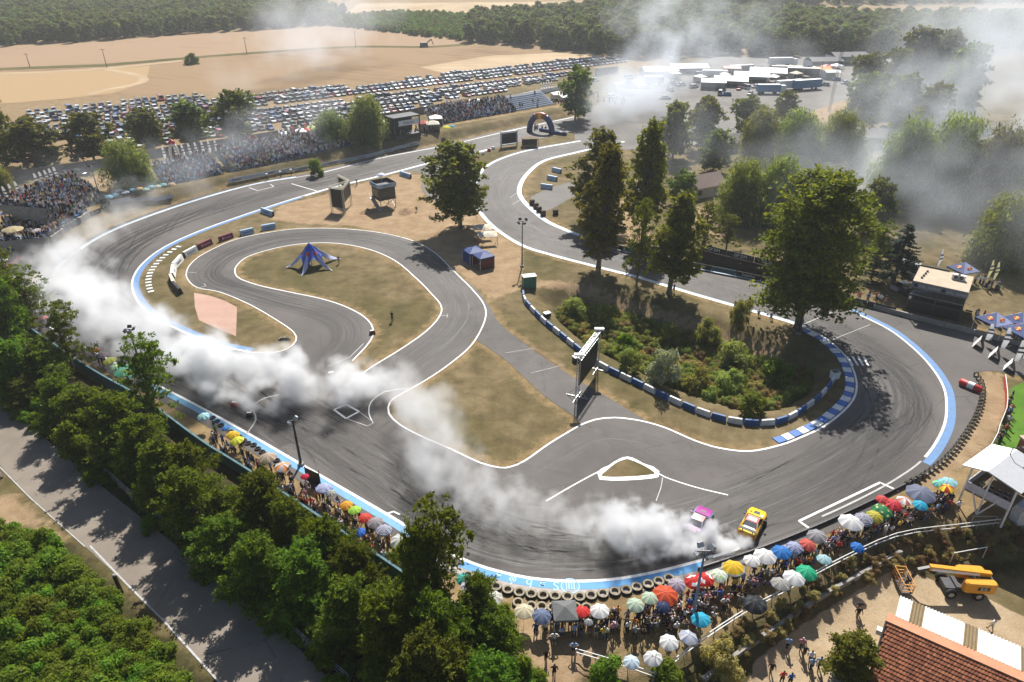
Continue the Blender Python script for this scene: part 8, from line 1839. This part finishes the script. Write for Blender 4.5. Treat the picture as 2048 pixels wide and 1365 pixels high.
# ------------------------------------------------------------------ tyre smoke and haze
def volume_mat(name, color, dens, aniso=0.2):
    m = bpy.data.materials.new(name); m.use_nodes = True
    n = m.node_tree.nodes; n.remove(n['Principled BSDF'])
    pv = n.new('ShaderNodeVolumePrincipled')
    pv.inputs['Color'].default_value = (*color, 1); pv.inputs['Density'].default_value = dens
    pv.inputs['Anisotropy'].default_value = aniso
    m.node_tree.links.new(pv.outputs[0], n['Material Output'].inputs['Volume'])
    return m
def smoke(name, path, voxel, mat, noise_sc, warp, soft=1.0, label=None, zmin=0.0):
    """path: (x, y, z, radius, density) control rows; a density grid grown round the path by geometry nodes"""
    P = spline(np.array(path), voxel * 1.5)
    P[:, 3] = np.maximum(P[:, 3], 0.2); P[:, 4] = np.maximum(P[:, 4], 0.0)
    me = bpy.data.meshes.new(name); me.vertices.add(len(P)); me.vertices.foreach_set('co', P[:, :3].ravel())
    for k, a in ((3, 'rad'), (4, 'den')):
        me.attributes.new(a, 'FLOAT', 'POINT').data.foreach_set('value', P[:, k].astype(np.float32))
    o = link(bpy.data.objects.new(name, me)); tag(o, label, kind='stuff')
    lo = (P[:, :3] - P[:, 3:4] * 1.5).min(0); hi = (P[:, :3] + P[:, 3:4] * 1.5).max(0); lo[2] = max(lo[2], zmin)
    ng = bpy.data.node_groups.new(name + '_nodes', 'GeometryNodeTree')
    ng.interface.new_socket('Geometry', in_out='INPUT', socket_type='NodeSocketGeometry')
    ng.interface.new_socket('Geometry', in_out='OUTPUT', socket_type='NodeSocketGeometry')
    N, Lk = ng.nodes, ng.links.new
    gi, go = N.new('NodeGroupInput'), N.new('NodeGroupOutput')
    pos = N.new('GeometryNodeInputPosition').outputs[0]
    def vm(op, a, b=None, sc=None):
        n = N.new('ShaderNodeVectorMath'); n.operation = op
        for i, v in ((0, a), (1, b)):
            if v is None: continue
            if isinstance(v, tuple): n.inputs[i].default_value = v
            else: Lk(v, n.inputs[i])
        if sc is not None:
            if isinstance(sc, (int, float)): n.inputs['Scale'].default_value = sc
            else: Lk(sc, n.inputs['Scale'])
        return n.outputs['Value'] if op in ('LENGTH', 'DISTANCE') else n.outputs[0]
    def ma(op, a, b=None, cl=False):
        n = N.new('ShaderNodeMath'); n.operation = op; n.use_clamp = cl
        for i, v in ((0, a), (1, b)):
            if v is None: continue
            if isinstance(v, (int, float)): n.inputs[i].default_value = v
            else: Lk(v, n.inputs[i])
        return n.outputs[0]
    def nz(scale, det, col=False):
        n = N.new('ShaderNodeTexNoise'); n.inputs['Scale'].default_value = scale; n.inputs['Detail'].default_value = det; n.inputs['Roughness'].default_value = 0.6
        Lk(pos, n.inputs['Vector']); return n.outputs[1] if col else n.outputs[0]
    def near(attr, ty, vec=None):
        s = N.new('GeometryNodeSampleIndex'); s.data_type = ty; s.domain = 'POINT'
        Lk(gi.outputs[0], s.inputs['Geometry']); Lk(sn.outputs[0], s.inputs['Index'])
        if attr == 'P': src = N.new('GeometryNodeInputPosition').outputs[0]
        else:
            na = N.new('GeometryNodeInputNamedAttribute'); na.data_type = 'FLOAT'; na.inputs[0].default_value = attr; src = na.outputs[0]
        Lk(src, s.inputs['Value']); return s.outputs[0]
    w1 = vm('SCALE', vm('SUBTRACT', nz(noise_sc * 0.45, 2, True), (0.5, 0.5, 0.5)), sc=warp * 2.2)
    w2 = vm('SCALE', vm('SUBTRACT', nz(noise_sc * 1.6, 3, True), (0.5, 0.5, 0.5)), sc=warp * 0.8)
    pw = vm('ADD', pos, vm('ADD', w1, w2))
    sn = N.new('GeometryNodeSampleNearest'); sn.domain = 'POINT'
    Lk(gi.outputs[0], sn.inputs['Geometry']); Lk(pw, sn.inputs['Sample Position'])
    d = ma('DIVIDE', vm('DISTANCE', pw, near('P', 'FLOAT_VECTOR')), near('rad', 'FLOAT'))
    bill = nz(noise_sc * 1.0, 5)
    core = ma('MULTIPLY', ma('SUBTRACT', 1.0, d), 1.5 / soft)
    den = ma('ADD', core, ma('MULTIPLY', ma('SUBTRACT', bill, 0.545), 8.0), True)
    den = ma('MULTIPLY', den, ma('MULTIPLY', ma('SUBTRACT', 1.25, d), 4.0, True))
    den = ma('MULTIPLY', den, near('den', 'FLOAT'))
    vc = N.new('GeometryNodeVolumeCube')
    Lk(den, vc.inputs['Density']); vc.inputs['Min'].default_value = lo; vc.inputs['Max'].default_value = hi
    for k, nm in enumerate(('Resolution X', 'Resolution Y', 'Resolution Z')):
        vc.inputs[nm].default_value = max(2, int((hi[k] - lo[k]) / voxel))
    sm = N.new('GeometryNodeSetMaterial'); sm.inputs['Material'].default_value = mat
    Lk(vc.outputs[0], sm.inputs[0]); Lk(sm.outputs[0], go.inputs[0])
    md = o.modifiers.new('grow', 'NODES'); md.node_group = ng
    me.materials.append(mat)
    return o
def pathpx(rows):
    """(px, py, height, radius, density)"""
    return [(*G(r[0], r[1], 0), r[2], r[3], r[4]) for r in rows]
SMOKE_W = volume_mat('white_tyre_smoke', (0.955, 0.962, 0.975), 1.0, 0.25)
smoke('tyre_smoke', pathpx([(1494, 1080, 0.4, 0.7, 2.0), (1468, 1090, 0.8, 1.3, 2.2), (1430, 1096, 0.9, 1.6, 2.2), (1390, 1094, 0.9, 1.7, 2.0), (1345, 1088, 1.4, 2.5, 1.8),
                           (1270, 1088, 1.8, 3.1, 1.3), (1210, 1080, 2.0, 3.0, 0.6), (1150, 1066, 2.0, 2.8, 0.26), (1080, 1054, 2.0, 3.0, 0.20), (1000, 1038, 2.3, 3.4, 0.20), (930, 1003, 2.6, 3.8, 0.15), (880, 960, 2.8, 4.0, 0.11)]), 0.26, SMOKE_W, 0.55, 1.6, label='thick white tyre smoke trailing behind the two drift cars')
smoke('tyre_smoke', pathpx([(890, 970, 2.6, 4.0, 0.11), (850, 905, 2.8, 4.6, 0.16), (835, 840, 3.0, 4.2, 0.18), (800, 815, 3.0, 3.6, 0.16), (740, 802, 2.6, 3.6, 0.6), (680, 802, 2.6, 3.8, 0.8), (640, 804, 2.6, 3.2, 0.35), (580, 800, 3.0, 4.2, 0.9), (530, 796, 3.0, 4.0, 0.75), (470, 792, 3.4, 4.4, 0.9), (415, 768, 3.4, 4.4, 0.65), (355, 745, 3.4, 4.6, 0.45), (292, 712, 3.6, 5.0, 0.36), (230, 676, 3.8, 5.6, 0.32), (172, 634, 4.2, 6.2, 0.27), (134, 592, 4.2, 5.8, 0.23), (140, 556, 3.8, 5.0, 0.16), (175, 514, 3.4, 4.6, 0.09), (220, 470, 3.4, 5.4, 0.06), (300, 425, 3.4, 5.4, 0.025)]), 0.42, SMOKE_W, 0.26, 2.8, label='broken bank of white tyre smoke drifting over the left hand bend')
SMOKE_B = volume_mat('drifting_smoke', (0.87, 0.92, 1.0), 1.0, 0.3)
smoke('drifting_smoke', pathpx([(1185, 262, 5, 9, 0.035), (1225, 250, 6, 15, 0.034), (1270, 225, 7, 17, 0.030), (1320, 190, 8, 18, 0.022), (1370, 165, 10, 18, 0.014), (1450, 160, 10, 16, 0.009), (1560, 165, 8, 14, 0.008), (1640, 165, 8, 12, 0.006)]), 1.6, SMOKE_B, 0.055, 8, label='bright smoke lying over the paddock entrance')
smoke('drifting_smoke', pathpx([(1350, 165, 8, 11, 0.045), (1325, 160, 17, 12, 0.04), (1300, 158, 24, 13, 0.028), (1265, 155, 28, 12, 0.018), (1400, 140, 20, 16, 0.016), (1500, 140, 20, 16, 0.009)]), 1.6, SMOKE_B, 0.07, 8, label='smoke plume rising in front of the dark forest')
smoke('drifting_smoke', pathpx([(1640, 420, 6, 9, 0.012), (1720, 410, 9, 13, 0.022), (1820, 400, 12, 17, 0.024), (1930, 390, 14, 19, 0.026), (2040, 400, 16, 21, 0.024), (2150, 430, 16, 22, 0.02)]), 1.2, SMOKE_B, 0.075, 6, label='thin blue smoke hanging under the willows')
smoke('drifting_smoke', pathpx([(1700, 330, 10, 14, 0.012), (1800, 300, 16, 18, 0.010), (1900, 270, 22, 22, 0.015), (2000, 250, 28, 26, 0.020), (2100, 240, 30, 28, 0.02), (2200, 230, 30, 28, 0.02)]), 1.6, SMOKE_B, 0.05, 10, label='grey white smoke veil over the far grove')
smoke('drifting_smoke', pathpx([(1760, 170, 20, 22, 0.004), (1880, 150, 34, 28, 0.007), (2000, 130, 40, 34, 0.011), (2120, 120, 42, 36, 0.013)]), 2.4, SMOKE_B, 0.035, 12, label='high smoke veil in the far corner')
smoke('drifting_smoke', pathpx([(470, 190, 8, 12, 0.006), (560, 165, 14, 18, 0.014), (650, 140, 20, 22, 0.014), (740, 110, 26, 22, 0.008)]), 2.0, SMOKE_B, 0.06, 9, label='faint smoke veil over the stubble field')
smoke('drifting_smoke', pathpx([(120, 420, 4, 7, 0.012), (250, 400, 5, 9, 0.022), (380, 380, 5, 10, 0.024), (500, 350, 6, 10, 0.02), (640, 310, 7, 10, 0.012)]), 1.2, SMOKE_B, 0.09, 5, label='thin smoke drifting past the far grandstands')
smoke('drifting_smoke', pathpx([(1330, 330, 6, 10, 0.005), (1420, 370, 8, 14, 0.010), (1550, 410, 9, 16, 0.012), (1700, 455, 9, 17, 0.011), (1850, 490, 9, 19, 0.013), (2000, 530, 8, 18, 0.012), (2120, 560, 8, 18, 0.016)]), 1.4, SMOKE_B, 0.07, 7, label='thin blue smoke haze drifting through the park trees')
# thin summer haze: one closed box round the whole scene
m = MB(); m.box((0, 900, 34), (5200, 3400, 74)); hz_o = m.build('haze', volume_mat('summer_haze', (0.90, 0.95, 1.0), 0.00017, 0.3)); tag(hz_o, kind='stuff')
